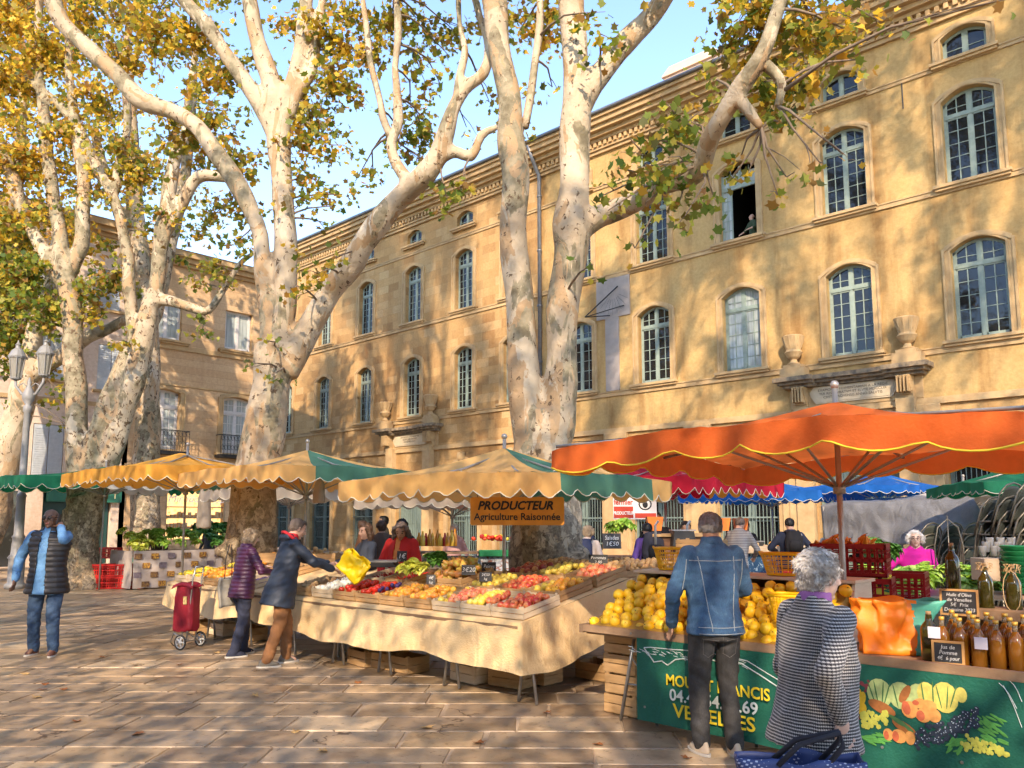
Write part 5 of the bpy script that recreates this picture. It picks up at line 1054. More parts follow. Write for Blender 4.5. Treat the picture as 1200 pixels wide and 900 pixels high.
slate(549, 668, 1.0, lab='small black slate leaning left in front of the pears', lines=('3€20',), d=8.9); slate(569, 676, 1.0, .13, .1, lab='small black slate standing between pears and orange fruit', lines=('2€50','kg'), d=8.5); slate(573, 664, 1, .16, .1, lab='black slate behind the pears', lines=('Poires',), d=9.3)
slate(471, 652, 1, .12, .13, lab='tiny slate with a blue edge above the onions', lines=('1€',), d=9.9); slate(505, 680, 1, .1, .12, lab='tiny slate above the tomatoes', lines=('4€','kg'), d=9.0); slate(701, 659, 1, .21, .17, lab='tilted black slate between potatoes and pink apples', lines=('Pommes','2,80','le kg'), d=9.0, rz=YAW-.2); slate(717, 634, 1, .26, .22, lab='upright black slate behind the potato crates', lines=('Salades','1€50'), d=11.6)
# crates stored under the table
for k, (px, py, lab) in enumerate(((232, 742, 'under the table behind the trolley'), (262, 744, 'under the table, dark slatted'), (290, 750, 'under the table beside the purple shopper'), (426, 780, 'under the table left of the middle trestle'), (447, 783, 'under the table, middle of three'), (468, 788, 'under the table by the trestle'), (545, 800, 'under the corner, pale'), (590, 806, 'under the corner, behind the trestle'), (618, 802, 'under the corner to the right'), (690, 798, 'under the side of the stall'))):
    p = G(px, py, 0); p = V3((p.x, max(p.y, FV+.3), 0)) if k < 9 else V3((p.x, p.y, 0)); crate((.4, .3, .17, k in (6, 1), 2), 'empty wooden crate '+lab, (p.x, p.y+.02*k, .006), (k*37 % 10-5)*.03)
for k in range(2): crate((.5, .34, .16, False, 2), ('lower', 'upper')[k]+' slatted crate on the paving under the potato table', (-5.0, 7.3, .006+.165*k), .3)
for k in range(5): crate((.34, .5, .16, False, 2), ('bottom', 'second', 'third', 'fourth', 'topmost')[k]+' crate of the brown stack under the quince trestle', tuple(G(733, 835, 0)+V3((.05, .12, .006+.165*k))), .08*(k % 2)-.05)
# dark plastic crates behind the vendors
def pcrate(name, w_, d_, h, mat_, root=None):
    """perforated plastic crate: rim, ribbed walls with openings, floor"""
    mb = MB(); t = .012; mb.bx(-w_/2, w_/2, -d_/2, d_/2, 0, .012)
    for a, b, L in ((0, d_/2, w_), (1, w_/2, d_)):
        for s_ in (-1, 1):
            def B(l0, l1, z0, z1, th=t):
                if a == 0: mb.bx(l0, l1, s_*b, s_*(b-th), z0, z1)
                else: mb.bx(s_*b, s_*(b-th), l0, l1, z0, z1)
            B(-L/2, L/2, h-.045, h, .018); B(-L/2, L/2, .0, .035); B(-L/2, L/2, h*.5-.012, h*.5+.012)
            n = max(4, int(L/.055))
            for k in range(n+1): x = -L/2+.012+(L-.024)*k/n; B(x-.008, x+.008, .03, h-.03)
            for z in (h*.28, h*.74): B(-L/2, L/2, z-.005, z+.005, .006)
    return mb.build(name, mat_, root)
PRED = M('plastic_red', (.60,.02,.015), (.48,.015,.012), 4, .4, .05, spec=.5); PBLK = M('plastic_black', (.03,.03,.03), (.02,.02,.02), 4, .45, .05); PGRN = M('plastic_green', (.01,.26,.09), (.01,.2,.07), 4, .4, .05); PYEL = M('plastic_yellow', (.85,.50,.01), (.75,.42,.01), 4, .4, .05); PDRD = M('plastic_dark_red', (.36,.012,.015), (.27,.01,.012), 4, .4, .05, spec=.5)
pc = {}
def plastic(key, mat_, dims, label, loc, rz=0, group='plastic crates'):
    if key not in pc: o = pcrate('plastic_crate', *dims, mat_); pc[key] = o; KIDS[o.name] = []
    else: o = pc[key].copy(); COL.objects.link(o)
    o.location = loc; o.rotation_euler = (0, 0, rz); tag(o, label, 'crate', group); return o
pb = G(995, 752, 0); pb = V3(fwd(2.93, 7.1)+(0,))
for k in range(5): plastic('dr', PDRD, (.60, .42, .275), ('bottom', 'second lowest', 'middle', 'second highest', 'topmost')[k]+' dark red crate in the stack behind the orange parasol pole', (pb.x+(.03 if k % 2 else 0), pb.y, .01+.283*k), .30+.05*((k*3) % 3-1))
p = V3((pb.x, pb.y, 1.425)); rs = random.Random(9)
for k in range(26): one_fruit('carrot', p+V3((rs.uniform(-.24,.2), rs.uniform(-.16,.16), rs.uniform(-.05,.03))), rs, 'orange carrot heaped in the topmost red crate', 'carrots heaped in the topmost red crate')
for k in range(3): q = fwd(3.55, 7.7); plastic('dr', PDRD, None, ('lower', 'middle', 'upper')[k]+' red crate beside the dill, right of the pole', (q[0], q[1], .3+.283*k), .2)
for k in range(2):
    for j in range(3):
        p = G(103+j*24, 690, 0); plastic('br', PRED, (.58, .38, .29), ('lower', 'upper')[k]+' bright red crate before the left trunk, '+('leftmost', 'middle', 'rightmost')[j]+' pile', (p.x, p.y+.1, .006+.295*k), .62+.1*j)
p = G(127, 668, .3); plastic('br', PRED, None, 'bright red crate topping the pile before the left trunk', (p.x, p.y, .62), .3)
for k, (px, lab) in enumerate(((512, 'left black crate at the stall behind the vendors'), (540, 'right black crate at the stall behind the vendors'))):
    for j in range(3): p = D(px, 660, 12.6); plastic('bk', PBLK, (.42, .34, .24), ('bottom', 'middle', 'top')[j]+' '+lab, (p.x, p.y, .35+.245*j), YAW)
# ---------------------------------------------------------------- quince stall
QV = 5.38
ts = thing('market_table', 'trestle counter of the quince and juice stall behind the green banner', 'table', (-1.6, 6.0, 0))
mb = MB(); mb.bx(-2.66, 2.45, -.665, -.62, .712, .765); mb.bx(-2.66, 2.45, -.62, .55, .69, .715); mb.bx(-2.70, -2.66, -.665, .4, .70, .765); mb.build('table_top', WOODD, ts)
for x in (-2.28, -1.1, 1.0, 2.1):
    for y in (-.45, .35):
        mb = MB(); s_ = .17; mb.tube([(x-s_, y, 0.01), (x-.02, y, .69)], .013, 8); mb.tube([(x+s_, y+.02, 0.01), (x+.02, y, .69)], .013, 8); mb.tube([(x-s_*.6, y, .3), (x+s_*.6, y+.01, .3)], .008, 6); mb.tube([(x-.06, y, .52), (x+.1, y, .34)], .006, 5); mb.build('trestle_leg', STEEL, ts, smooth=True)
qb = thing('quince_bin', 'open wooden bin of quinces with a plank shelf on top', 'bin', (-2.75, 6.15, .73))
mb = MB(); mb.bx(-1.5, .4, .28, .30, 0, .40); mb.build('back_board', WOODD, qb); 
for x in (-1.5, .4): mb = MB(); mb.prism([(-.45, 0), (.3, 0), (.3, .42), (-.02, .42), (-.1, .15)], x-.012, x+.012, axis='x'); mb.build('divider', WOODP, qb)
mb = MB(); mb.bx(-1.53, .43, -.06, .34, .42, .445); mb.build('shelf', WOODP, qb, bevel=.004)
rs = random.Random(12)
def heap(x0, x1, lab, seed, n_rows=7):
    r = .047; row = 0; rs = random.Random(seed)
    for row in range(n_rows):
        v = QV+.07+row*.082; z = .775+row*.043 if row else .77
        x = x0+(r if row % 2 else 0)
        while x < x1:
            nm = 'golden quince heaped '+lab; one_fruit('quince', V3((x+rs.uniform(-.02,.02), v+rs.uniform(-.02,.02), z+.008+rs.uniform(-.014,.026))), rs, nm, 'quinces heaped '+lab); x += r*rs.uniform(1.9, 2.25)
heap(-4.2, -3.05, 'to the left of the denim jacket', 31, 8); heap(-3.0, -2.36, 'between the denim jacket and the old woman', 32, 8)
mb = MB(); mb.prism([(0, 0), (.75, 0), (.75, .36), (0, .035)], -4.22, -2.38, axis='x'); hb = mb.build('heap_base', M('under_heap', (.45,.25,.03), (.3,.16,.02), 8), qb); hb.location = V3((0, QV, .725))-V3((-2.75, 6.15, .73)); 
# green banner along the front
bn = thing('stall_banner', 'dark green banner with painted fruit and yellow lettering along the quince stall', 'banner', (-1.6, QV-.02, 0))
mb = MB(); rs = random.Random(4)
def bfn(a, b):
    x = -2.13+4.5*a; z = .71-.61*b+.02*math.sin(a*PI)*b*-1; y = -.025-.012*math.sin(x*3.1+b*2)*b-.006*math.sin(x*9+b*4)*b; return (x, y, z)
mb.grid(bfn, 120, 16); mb.build('banner_cloth', GRN, bn, smooth=True, rec=False)
def bpt(x, z, off=.006): b = (.735-z)/.635; return (x, -.025-.012*math.sin(x*3.1+b*2)*b-.006*math.sin(x*9+b*4)*b-off, z)
YEL = M('letter_yellow', (.80,.62,.03), (.7,.52,.03), 9, .7, 0); WHI = M('letter_white', (.68,.72,.68), (.5,.6,.55), 9, .7, 0)
def btext(s, size, x, z, mat_, off=.03, **k): text(s, size, 'lettering', mat_, bn, (x, -.042-off*.2, z), (PI/2, 0, 0), depth=.001, bold=.002, align='LEFT', **k)
X0 = -1.86
btext('MOULET FRANCIS', .112, X0, .43, YEL, sx=.91); btext('04.42.54.09.69', .118, X0+.03, .325, WHI, sx=1.02); btext('VENELLES', .135, X0+.06, .215, YEL, sx=1.12)
mb = MB()      # white painted mountain outline
ridge = [(-2.06, .64), (-2.04, .62), (-2.02, .6), (-1.97, .545), (-1.9, .56), (-1.85, .535), (-1.78, .585), (-1.7, .60), (-1.6, .585), (-1.5, .62), (-1.36, .60), (-1.25, .62), (-1.12, .56), (-1.0, .50), (-.86, .455), (-.74, .43)]
mb.tube([bpt(x, z, .004) for x, z in ridge], .005, 5); mb.tube([bpt(x, z, .004) for x, z in [(-2.06,.642), (-2.0,.65), (-1.8,.655), (-1.6,.665), (-1.35,.655), (-1.2,.64), (-1.05,.57), (-.86,.49), (-.74,.455)]], .004, 5)
for k in range(70): x = rs.uniform(-2.22, -1.2); z = rs.uniform(.6, .645); mb.tube([bpt(x, z, .003), bpt(x+rs.uniform(.02,.05), z-rs.uniform(.0,.02), .003)], .002, 4)
mb.build('painted_mountain', WHI, bn)
def blob(mbb, x, z, rx_, rz_, rot=0, n=14, off=.004):
    P = []
    for k in range(n):
        a = 2*PI*k/n; px, pz = rx_*math.cos(a), rz_*math.sin(a); P.append(bpt(x+px*math.cos(rot)-pz*math.sin(rot), z+px*math.sin(rot)+pz*math.cos(rot), off))
    c = bpt(x, z, off+.001); mbb.add([c]+P, [(0, 1+k, 1+(k+1) % n) for k in range(n)])
PM = {k: M('paint_'+k, c, tuple(q*.75 for q in c), 30, .75, 0, contrast=.15) for k, c in dict(melon=(.50,.62,.24), melon2=(.70,.62,.14), rind=(.08,.22,.07), flesh=(.42,.15,.04), peach=(.80,.36,.10), peach2=(.62,.14,.06), grape=(.62,.62,.10), dark=(.03,.045,.07), hilite=(.45,.55,.62), leafy=(.10,.40,.08), pear=(.82,.52,.03), berry=(.25,.05,.06)).items()}
ox = .47      # painted fruit: centre of the picture in banner coordinates
def pt(px, py):      # photo pixel in the banner plane -> banner-local x, z
    r, _ = ray(px, py); t = (QV-.04)/r.y; return (r.x*t+1.6, EYE+r.z*t)
def PB(layer, shapes, off):
    mb = MB()
    for (px, py, rx_, rz_, rot) in shapes: x, z = pt(px, py); x2, z2 = pt(px+rx_, py); x3, z3 = pt(px, py-rz_); blob(mb, x, z, abs(x2-x)*1.0, abs(z3-z), rot, off=off)
    mb.build('painted_fruit', PM[layer], bn, rec=False)
PB('melon', [(1031,812,15,17,.0),(1056,815,15,16,0),(1076,813,11,12,0)], .004); PB('melon2', [(1086,812,11,13,0),(1108,817,16,18,0),(1127,814,7,9,0)], .005)
PB('rind', [(x, 812+dy, .9, 14, dr) for x, dy, dr in ((1022,0,.3),(1027,-1,.15),(1035,0,-.1),(1040,1,-.3),(1050,3,.2),(1101,4,.2),(1111,5,-.1),(1118,4,-.3),(1094,0,0),(1082,0,.1))], .006)
PB('flesh', [(1034,829,17,7,-.35),(1061,813,5,12,-.5),(1061,852,16,6,-.45)], .007); PB('rind', [(1057,847,17,3,-.5)], .0075)
PB('peach', [(1067,831,10,10,0),(1090,827,9,7,0),(1079,824,8,6,.2),(1096,838,8,8,0),(1083,838,9,8,0),(1055,862,9,8,0),(1068,864,6,8,0),(1042,860,6,7,0)], .008); PB('peach2', [(1063,829,5,8,.2),(1080,838,5,6,0),(1040,861,3,5,0),(1051,862,4,6,0),(1074,823,4,3,0)], .009)
rs = random.Random(8)
g_ = [(1002+30*(.5+.5*rs.uniform(-1,1))+8, 843+rs.uniform(-9,9), 2.4, 2.6, 0) for k in range(60)]+[(1130+rs.uniform(-4,56)*1.0, 0, 0, 0, 0) for k in range(0)]
for k in range(75): t = rs.random(); g_.append((1128+t*56, 868+t*14+rs.uniform(-10,10)*(1-t*.7), 2.4, 2.6, 0))
PB('grape', g_, .008); dk = [(1075+rs.uniform(0,72), 0, 2.5, 2.8, 0) for k in range(150)]; dk = [(x, 866-(x-1075)*.36+rs.uniform(-13,13), a, b, 0) for x, _, a, b, _ in dk]; PB('dark', dk, .007); PB('hilite', [(x-.5, y-1, .6, .7, 0) for x, y, a, b, c in dk[::2]], .008)
PB('grape', [(x, y, .8, .9, 0) for x, y, a, b, c in ()], .009) if False else None
PB('leafy', [(1155+rs.uniform(-12,22), 850+rs.uniform(-12,22), 7, 1.5, rs.uniform(-.9,-.2)) for k in range(40)]+[(1026+rs.uniform(-14,14), 865+rs.uniform(-4,5), 7, 1.3, rs.uniform(-.5,.2)) for k in range(22)]+[(1122+rs.uniform(-10,10), 873+rs.uniform(-8,8), 6, 1.4, rs.uniform(.2,1.2)) for k in range(18)], .0065)
PB('pear', [(1004,819,5,9,-.2),(1007,812,3,6,0),(1009,829,7,8,0),(1011,818,4,8,-.2),(999,812,5,8,.2)], .006); PB('berry', [(1000+rs.uniform(-2,18), 803+rs.uniform(-6,8), 1.6, 1.8, 0) for k in range(34)]+[(1001+rs.uniform(-2,7), 838+rs.uniform(-8,16), 1.8, 2, 0) for k in range(24)], .005)
mb = MB()
for (a, b) in (((1171,800),(1192,830)),((1184,798),(1198,822)),((1176,803),(1198,852))): q = [pt(a[0]+(b[0]-a[0])*t, a[1]+(b[1]-a[1])*t-4*math.sin(PI*t)) for t in (0,.3,.6,1)]; mb.tube([bpt(x, z, .004) for x, z in q], .0022, 4)
mb.build('painted_lavender', WHI, bn)
mb = MB()
for px, py in ((1035,875),(1128,893),(757,828),(740,742)): x, z = pt(px, py); mb.tube([bpt(x, z, .002), bpt(x, z, .006)], .009, 10)
mb.build('eyelet', STEEL, bn)
# ---------------------------------------------------------------- yellow baskets
def basket(label, loc, w_=.34, d_=.26, h=.20, rz=0):
    root = thing('plastic_basket', label, 'basket', loc, rz, 'yellow plastic baskets'); mb = MB(); n = 40
    def ring(s, z): return [((w_/2*s)*(abs(math.cos(2*PI*k/n))**.6)*(1 if math.cos(2*PI*k/n) >= 0 else -1), (d_/2*s)*(abs(math.sin(2*PI*k/n))**.6)*(1 if math.sin(2*PI*k/n) >= 0 else -1), z) for k in range(n)]
    for z, s, r in ((0.01,.74,.006),(.05,.79,.003),(.085,.83,.003),(.12,.88,.003),(.155,.93,.004)): R_ = ring(s, z*h/.2); mb.tube(R_+[R_[0]], r, 5)
    A_, B_ = ring(.74, 0.01), ring(1.0, h)
    for k in range(n): mb.tube([A_[k], B_[k]], .0032, 4)
    A2 = ring(.74, .008); mb.add(A2+[(p[0], p[1], .002) for p in A2], [tuple(range(n)), tuple(range(2*n-1, n-1, -1))]+[(k, k+n, (k+1) % n+n, (k+1) % n) for k in range(n)]); mb.build('basket_body', PYEL, root)
    mb = MB(); R_ = ring(1.0, h); mb.tube(R_+[R_[0]], .011, 7); mb.build('rim', PYEL, root, smooth=True)
    mb = MB()
    for sx in (-1, 1): mb.tube([(sx*w_*.5, -.05, h), (sx*w_*.53, -.045, h+.012), (sx*w_*.53, .045, h+.012), (sx*w_*.5, .05, h)], .007, 6)
    mb.build('handle', PYEL, root, smooth=True)
p = G(781, 689, 1.175); basket('yellow basket holding a clear bag, left of the denim jacket', (-4.0, 6.28, 1.178), .30, .24, .19, .5)
basket('yellow basket on the shelf between the denim jacket and the old woman', (-2.93, 6.25, 1.178), .36, .26, .17, .2); basket('yellow basket low among the quinces beside the checked coat', (-2.58, 5.58, .90), .30, .24, .19, .2)
# carrier bag orange and turquoise
def bag(name, label, loc, rz, w_, d_, h, mA, mB, cat='shopping bag', hand=None, seed=3, crumple=.02, splitx=.3):
    root = thing(name, label, cat, loc, rz); n = 24; rows = 16; mb = MB(); rs_ = random.Random(seed)
    def ring(t):
        z = h*t; out = []
        fl = 1+.18*t
        for k in range(n*4):
            s, q = divmod(k, n); q = q/n; c = ((-1,-1),(1,-1),(1,1),(-1,1))[s]; c2 = ((1,-1),(1,1),(-1,1),(-1,-1))[s]
            x = (c[0]+(c2[0]-c[0])*q)*w_/2*fl; y = (c[1]+(c2[1]-c[1])*q)*d_/2*(1-.25*t)
            nn = noise.noise(V3((x*9+seed, y*9, z*7)))+.5*noise.noise(V3((x*22, y*22+seed, z*18))); L = math.hypot(x, y)+1e-6
            out.append((x+x/L*nn*crumple*(.4+t), y+y/L*nn*crumple*(.4+t)*1.6, z+(.03*noise.noise(V3((x*8, y*8, 3)))*t*t)))
        return out
    N = n*4
    for r in range(rows+1): mb.v += ring(r/rows)
    for r in range(rows):
        for k in range(N):
            x = (mb.v[r*N+k][0]+mb.v[(r+1)*N+k][0])/2; mb.f.append((r*N+k, r*N+(k+1) % N, (r+1)*N+(k+1) % N, (r+1)*N+k)); mb.m.append(1 if x > w_*splitx else 0)
    mb.f.append(tuple(range(N-1, -1, -1))); mb.m.append(0)
    mb.build('bag_body', [mA, mB], root, smooth=True, rec=False, solid=.004)
    if hand:
        m2 = MB()
        for sy in (-1, 1): m2.tube([(-w_*.22, sy*d_*.32, h*.93), (-w_*.2+hand[0]*.5, sy*d_*.25+hand[1]*.5, h+hand[2]*.55), (hand[0], hand[1]+sy*.012, h+hand[2]), (w_*.2+hand[0]*.5, sy*d_*.25+hand[1]*.5, h+hand[2]*.55), (w_*.22, sy*d_*.32, h*.93)], .011, 8)
        m2.build('handle', hand[3], root, smooth=True)
    return root
ORB = M('bag_orange', (.95,.27,.025), (.88,.22,.02), 5, .45, .3, 14, bdist=.02); TUR = M('bag_turquoise', (.10,.48,.36), (.07,.38,.28), 5, .45, .3, 14, bdist=.02)
p = G(1040, 768, .72); bag('carrier_bag', 'crumpled orange and turquoise carrier bag standing on the counter', (p.x, p.y+.14, .72), YAW-.25, .42, .17, .36, ORB, TUR, crumple=.055, splitx=.26)
# ---------------------------------------------------------------- bottles of juice and oil
def liquid(name, c, rough=.08): 
    m, nt, bs = mk(name); bs.inputs['Base Color'].default_value = c4(c); bs.inputs['Roughness'].default_value = rough; bs.inputs['Coat Weight'].default_value = .8; bs.inputs['Coat Roughness'].default_value = .03; bs.inputs['Transmission Weight'].default_value = .25; bs.inputs['IOR'].default_value = 1.4; return m
JUICE = liquid('apple_juice', (.30,.115,.014)); OIL = liquid('dark_oil', (.06,.05,.008)); CAPM = M('gold_cap', (.80,.50,.10), (.7,.4,.07), 6, .35, 0, metal=.3); GLN = M('bottle_neck_glass', (.45,.38,.28), (.5,.42,.3), 4, .05, 0, spec=.8, trans=.6); PAP = M('paper_label', (.72,.70,.78), (.6,.58,.66), 20, .7, 0); CORK = M('cork', (.5,.32,.16), (.4,.25,.12), 20)
def make_bottle(juice=True):
    root = thing('juice_bottle' if juice else 'oil_bottle', 'x', 'bottle'); mb = MB()
    if juice: pr = [(.001,0),(.040,0),(.044,.01),(.044,.165),(.040,.19),(.026,.215),(.016,.235)]; mb.lathe(pr, n=14); mb.build('bottle_body', JUICE, root, smooth=True); mb = MB(); mb.lathe([(.016,.235),(.014,.262),(.0145,.275)], n=12); mb.build('neck', GLN, root, smooth=True); mb = MB(); mb.lathe([(.0165,.27),(.0165,.292),(.001,.293)], n=12); mb.build('cap', CAPM, root, smooth=True)
    else: pr = [(.001,0),(.043,0),(.047,.012),(.047,.20),(.042,.225),(.020,.26),(.016,.30),(.018,.305)]; mb.lathe(pr, n=14); mb.build('bottle_body', OIL, root, smooth=True); mb = MB(); mb.lathe([(.014,.3),(.015,.325),(.001,.326)], n=10); mb.build('cork', CORK, root, smooth=True)
    return freeze(root)
jb = make_bottle(True); obt = make_bottle(False); first = [True, True]; rs = random.Random(15)
for row in range(3):
    for k in range(10):
        x = -1.62+k*.100+(.05 if row % 2 else 0); v = 5.62+row*.11; z = .72+row*.012
        if x > -.72 and row == 0 and False: continue
        o = jb if first[0] else dup(jb); first[0] = False; o.location = (x, v, z); o.rotation_euler = (0, 0, rs.uniform(0, 6)); o['group'] = 'gold-capped juice bottles'; o['label'] = 'amber juice bottle with gold cap in the '+('front', 'middle', 'back')[row]+' row behind the green banner'; o['category'] = 'bottle'
for px, py, lab in ((1108, 775, 'dark bottle with pale label left of the juice bottles'),):
    pass
def at_shelf(px, py, v): r, _ = ray(px, py); t = v/r.y; return V3((r.x*t, v, EYE+r.z*t))
for k, (px, py, v, lab) in enumerate(((1092,790,5.72,'squat dark bottle with a pale label at the left of the juice'),(1157,719,6.1,'dark oil bottle tied with straw on the upper beam'),(1190,722,6.1,'dark oil bottle with a raffia loop at the right edge'),(1118,692,6.25,'dark oil bottle behind the framed slate'))):
    p = at_shelf(px, py, v); o = obt if k == 0 else dup(obt); o.location = p if k else (p.x, p.y, .72); o.scale = (1.15,1.15,.95) if k == 0 else (1,1,1); tag(o, lab, 'bottle', 'dark bottles of the oil seller')
    t_ = MB()
    if k in (1, 2):
        for q in range(14): an = q*.45; t_.tube([(.017*math.cos(an), .017*math.sin(an), .285), (.05*math.cos(an+.5), .05*math.sin(an+.5), .30+.03*math.sin(q*2)), (.03*math.cos(an+1), .03*math.sin(an+1), .33)], .0025, 4)
        if k == 2: t_.tube([(.05*math.cos(a*.5), -.05, .16+.13*math.sin(a*.5)) for a in range(14)], .003, 4)
        tt = t_.build('straw_tie', M('raffia', (.6,.42,.22), (.45,.3,.14), 9), o)
lb = MB(); lb.bx(-.035,.035,-.002,.002,0,.07)
for px, py, lab in ((1150,761,1),(1095,748,2)):
    p = at_shelf(px, py, 5.56); l2_ = lb.build('juice_label', PAP, None); l2_.location = p; l2_.rotation_euler = (0,0,.05); tag(l2_, ('','white paper tag with a small apple drawing taped to the juice bottles','pale lilac label on the bottle beside the orange bag')[lab], 'label')
# beams and shelves of the juice counter
sb = thing('counter_shelf', 'weathered wooden beam shelf above the juice bottles', 'shelf', (-1.0, 6.1, 0)); mb = MB(); mb.bx(-.65, 1.6, -.08, .16, .965, 1.04); mb.build('beam', WOODD, sb, bevel=.01)
for x in (-.6, .3, 1.3): mb = MB(); mb.bx(x-.03, x+.03, -.02, .04, .72, .965); mb.build('post', WOODD, sb)
mb = MB(); mb.bx(-.65, 1.6, .17, .19, .72, 1.0); mb.build('back_board', WOODD, sb)
SLF = ('Huile d\'Olive', 'de Venelles', '5€  Prix', 'Domaine 2023')
p = at_shelf(1124, 706, 6.0); slate(0, 0, 0, .20, .145, SLF, 'framed slate with chalk writing about olive oil on the beam', 0.15, .08, True, None).location = p
p = at_shelf(1111, 765, 5.52); slate(0, 0, 0, .15, .115, ('Jus de', 'Pomme', '4€  6 pour'), 'framed slate with chalk writing about apple juice before the bottles', 0.15, .06, True, None).location = p
# ================================================================ street lamp
LG = M('lamp_grey_paint', (.27,.265,.25), (.19,.185,.175), 6, .5, .1)
b = D(21, 640, 20.0); lp = thing('street_lamp', 'grey two-lantern street lamp before the leaning tree at the left', 'street lamp', (b.x, b.y, 0), YAW)
mb = MB(); mb.lathe([(.24,0),(.24,.1),(.18,.14),(.18,.7),(.21,.75),(.15,.82),(.13,1.2),(.15,1.24),(.11,1.3),(.10,2.2),(.12,2.24),(.085,2.3),(.075,4.3),(.10,4.34),(.10,4.45),(.06,4.5),(.13,4.62),(.15,4.75),(.08,4.9),(.04,5.0),(.05,5.08),(.01,5.2)], n=12); mb.build('post', LG, lp, smooth=True)
mb = MB()
for sx, zz in ((-1, 0), (1, .08)):
    mb.tube([(0,0,4.7), (sx*.18,0,4.78), (sx*.34,0,4.98+zz), (sx*.35,0,5.12+zz)], .035, 8); mb.tube([(sx*.05,0,4.95), (sx*.15,0,5.05), (sx*.25,0,5.0), (sx*.28,0,4.9)], .014, 6)
mb.build('bracket', LG, lp, smooth=True)
LGL = M('lantern_glass', (.40,.38,.32), (.34,.32,.27), 5, .15, 0, trans=.35)
for sx, zz in ((-1, 0), (1, .08)):
    m1 = MB(); c = (sx*.35, 0, 5.12+zz); m1.lathe([(.07,0),(.12,.03),(.13,.07),(.10,.08)], c, 12); m1.lathe([(.20,.56),(.21,.6),(.17,.68),(.13,.76),(.06,.82),(.05,.88),(.07,.9),(.03,.95),(.01,1.02)], c, 12)
    for k in range(6): an = 2*PI*k/6; m1.tube([(c[0]+.125*math.cos(an), .125*math.sin(an), c[2]+.07), (c[0]+.195*math.cos(an), .195*math.sin(an), c[2]+.57)], .012, 5)
    la = m1.build('lantern', LG, lp); m2 = MB(); m2.lathe([(.115,.07),(.18,.56)], c, 12); m2.build('lantern_glass', LGL, la)
# ================================================================ pull trolley
DRED = M('trolley_red_cloth', (.24,.006,.018), (.17,.004,.012), 6, .65, .3, 12, bdist=.015)
tr = thing('shopping_trolley', 'dark red two-wheeled shopping trolley standing at the left end of the stall', 'trolley', (-10.35, 4.83, 0), YAW-.35)
mb = MB()
mb.loft([(0,0,.22,.155,.11),(0,0,.26,.18,.13),(.0,0,.5,.175,.125),(.005,0,.72,.165,.115),(.01,0,.80,.15,.10),(.01,0,.83,.10,.06)], n=28)
me = remeshed(mb, .014, 2, lambda c, n: .010*snoise(c, 14, 3)+.006*snoise(c*np.array([1,1,.4]), 40, 5)); me2 = me
for v in me.vertices: v.co.x = max(-.17, min(.17, v.co.x*1.12)); v.co.y = max(-.115, min(.115, v.co.y*1.12))
meshobj('bag_body', me, DRED, tr)
mb = MB(); mb.grid(lambda a, b_: (-.175+.36*a, -.125+.25*b_, .80+.05*math.sin(a*PI)+.01*math.sin(b_*9)-.03*(b_ < .05)), 10, 8); mb.build('flap', DRED, tr, smooth=True, solid=.008)
mb = MB()
for sy in (-.09, .09): mb.tube([(.10, sy, .12), (.13, sy, .5), (.165, sy, .9), (.20, sy*.9, 1.06)], .010, 8)
mb.tube([(.20, -.085, 1.06), (.20, .085, 1.06)], .014, 8); mb.tube([(.175, -.09, .98), (.175, .09, .98)], .008, 6); mb.tube([(.10,-.1,.12),(-.12,-.1,.2),(-.19,-.08,.08),(-.2,0,.02),(-.19,.08,.08),(-.12,.1,.2),(.1,.1,.12)], .009, 6); mb.tube([(.09,-.2,.10),(.09,.2,.10)], .008, 6); mb.build('trolley_frame', STEEL, tr, smooth=True)
WHP = M('wheel_grey', (.50,.50,.48), (.4,.4,.38), 5, .5, 0); RUB = M('rubber', (.03,.03,.03), (.02,.02,.02), 6, .8, .1)
for sy in (-.2, .2):
    m1 = MB(); m1.tube([(.09+.088*math.cos(a*PI/12), sy, .10+.088*math.sin(a*PI/12)) for a in range(25)], .013, 8); wh = m1.build('wheel', RUB, tr, smooth=True); m2 = MB(); m2.tube([(.09, sy-.02, .10), (.09, sy+.02, .10)], .028, 10); m2.tube([(.09+.074*math.cos(a*PI/12), sy, .10+.074*math.sin(a*PI/12)) for a in range(25)], .008, 6)
    for k in range(5): an = 2*PI*k/5; m2.tube([(.09, sy, .10), (.09+.072*math.cos(an), sy, .10+.072*math.sin(an))], .011, 5)
    m2.build('rim', WHP, wh, smooth=True)
tr.scale = (.9,.9,.97)
mb = MB(); mb.bx(.05, .11, -.134, -.128, .58, .68); mb.build('badge', M('badge', (.6,.45,.15), (.2,.15,.1), 30, .6, 0), tr)
# ================================================================ leafy vegetables
def leafy_mat(name, stops):
    m, nt, bs = mk(name); g = nd(nt, 'ShaderNodeNewGeometry'); o = nd(nt, 'ShaderNodeObjectInfo'); a = nd(nt, 'ShaderNodeMath', operation='ADD'); lk(nt, g.outputs['Random Per Island'], a.inputs[0]); lk(nt, o.outputs['Random'], a.inputs[1]); f = nd(nt, 'ShaderNodeMath', operation='FRACT'); lk(nt, a.outputs[0], f.inputs[0])
    lk(nt, ramp(nt, f.outputs[0], stops), bs.inputs['Base Color']); bs.inputs['Roughness'].default_value = .45; return m
SAL = [leafy_mat('salad_bright', [(0,(.16,.36,.03)),(.5,(.28,.48,.05)),(1,(.45,.58,.12))]), leafy_mat('salad_dark', [(0,(.03,.13,.02)),(.5,(.07,.22,.03)),(1,(.12,.30,.05))]), leafy_mat('salad_yellow', [(0,(.35,.42,.04)),(.5,(.50,.52,.06)),(1,(.62,.60,.12))]), leafy_mat('fennel_pale', [(0,(.40,.48,.22)),(.5,(.58,.62,.38)),(1,(.68,.70,.50))])]
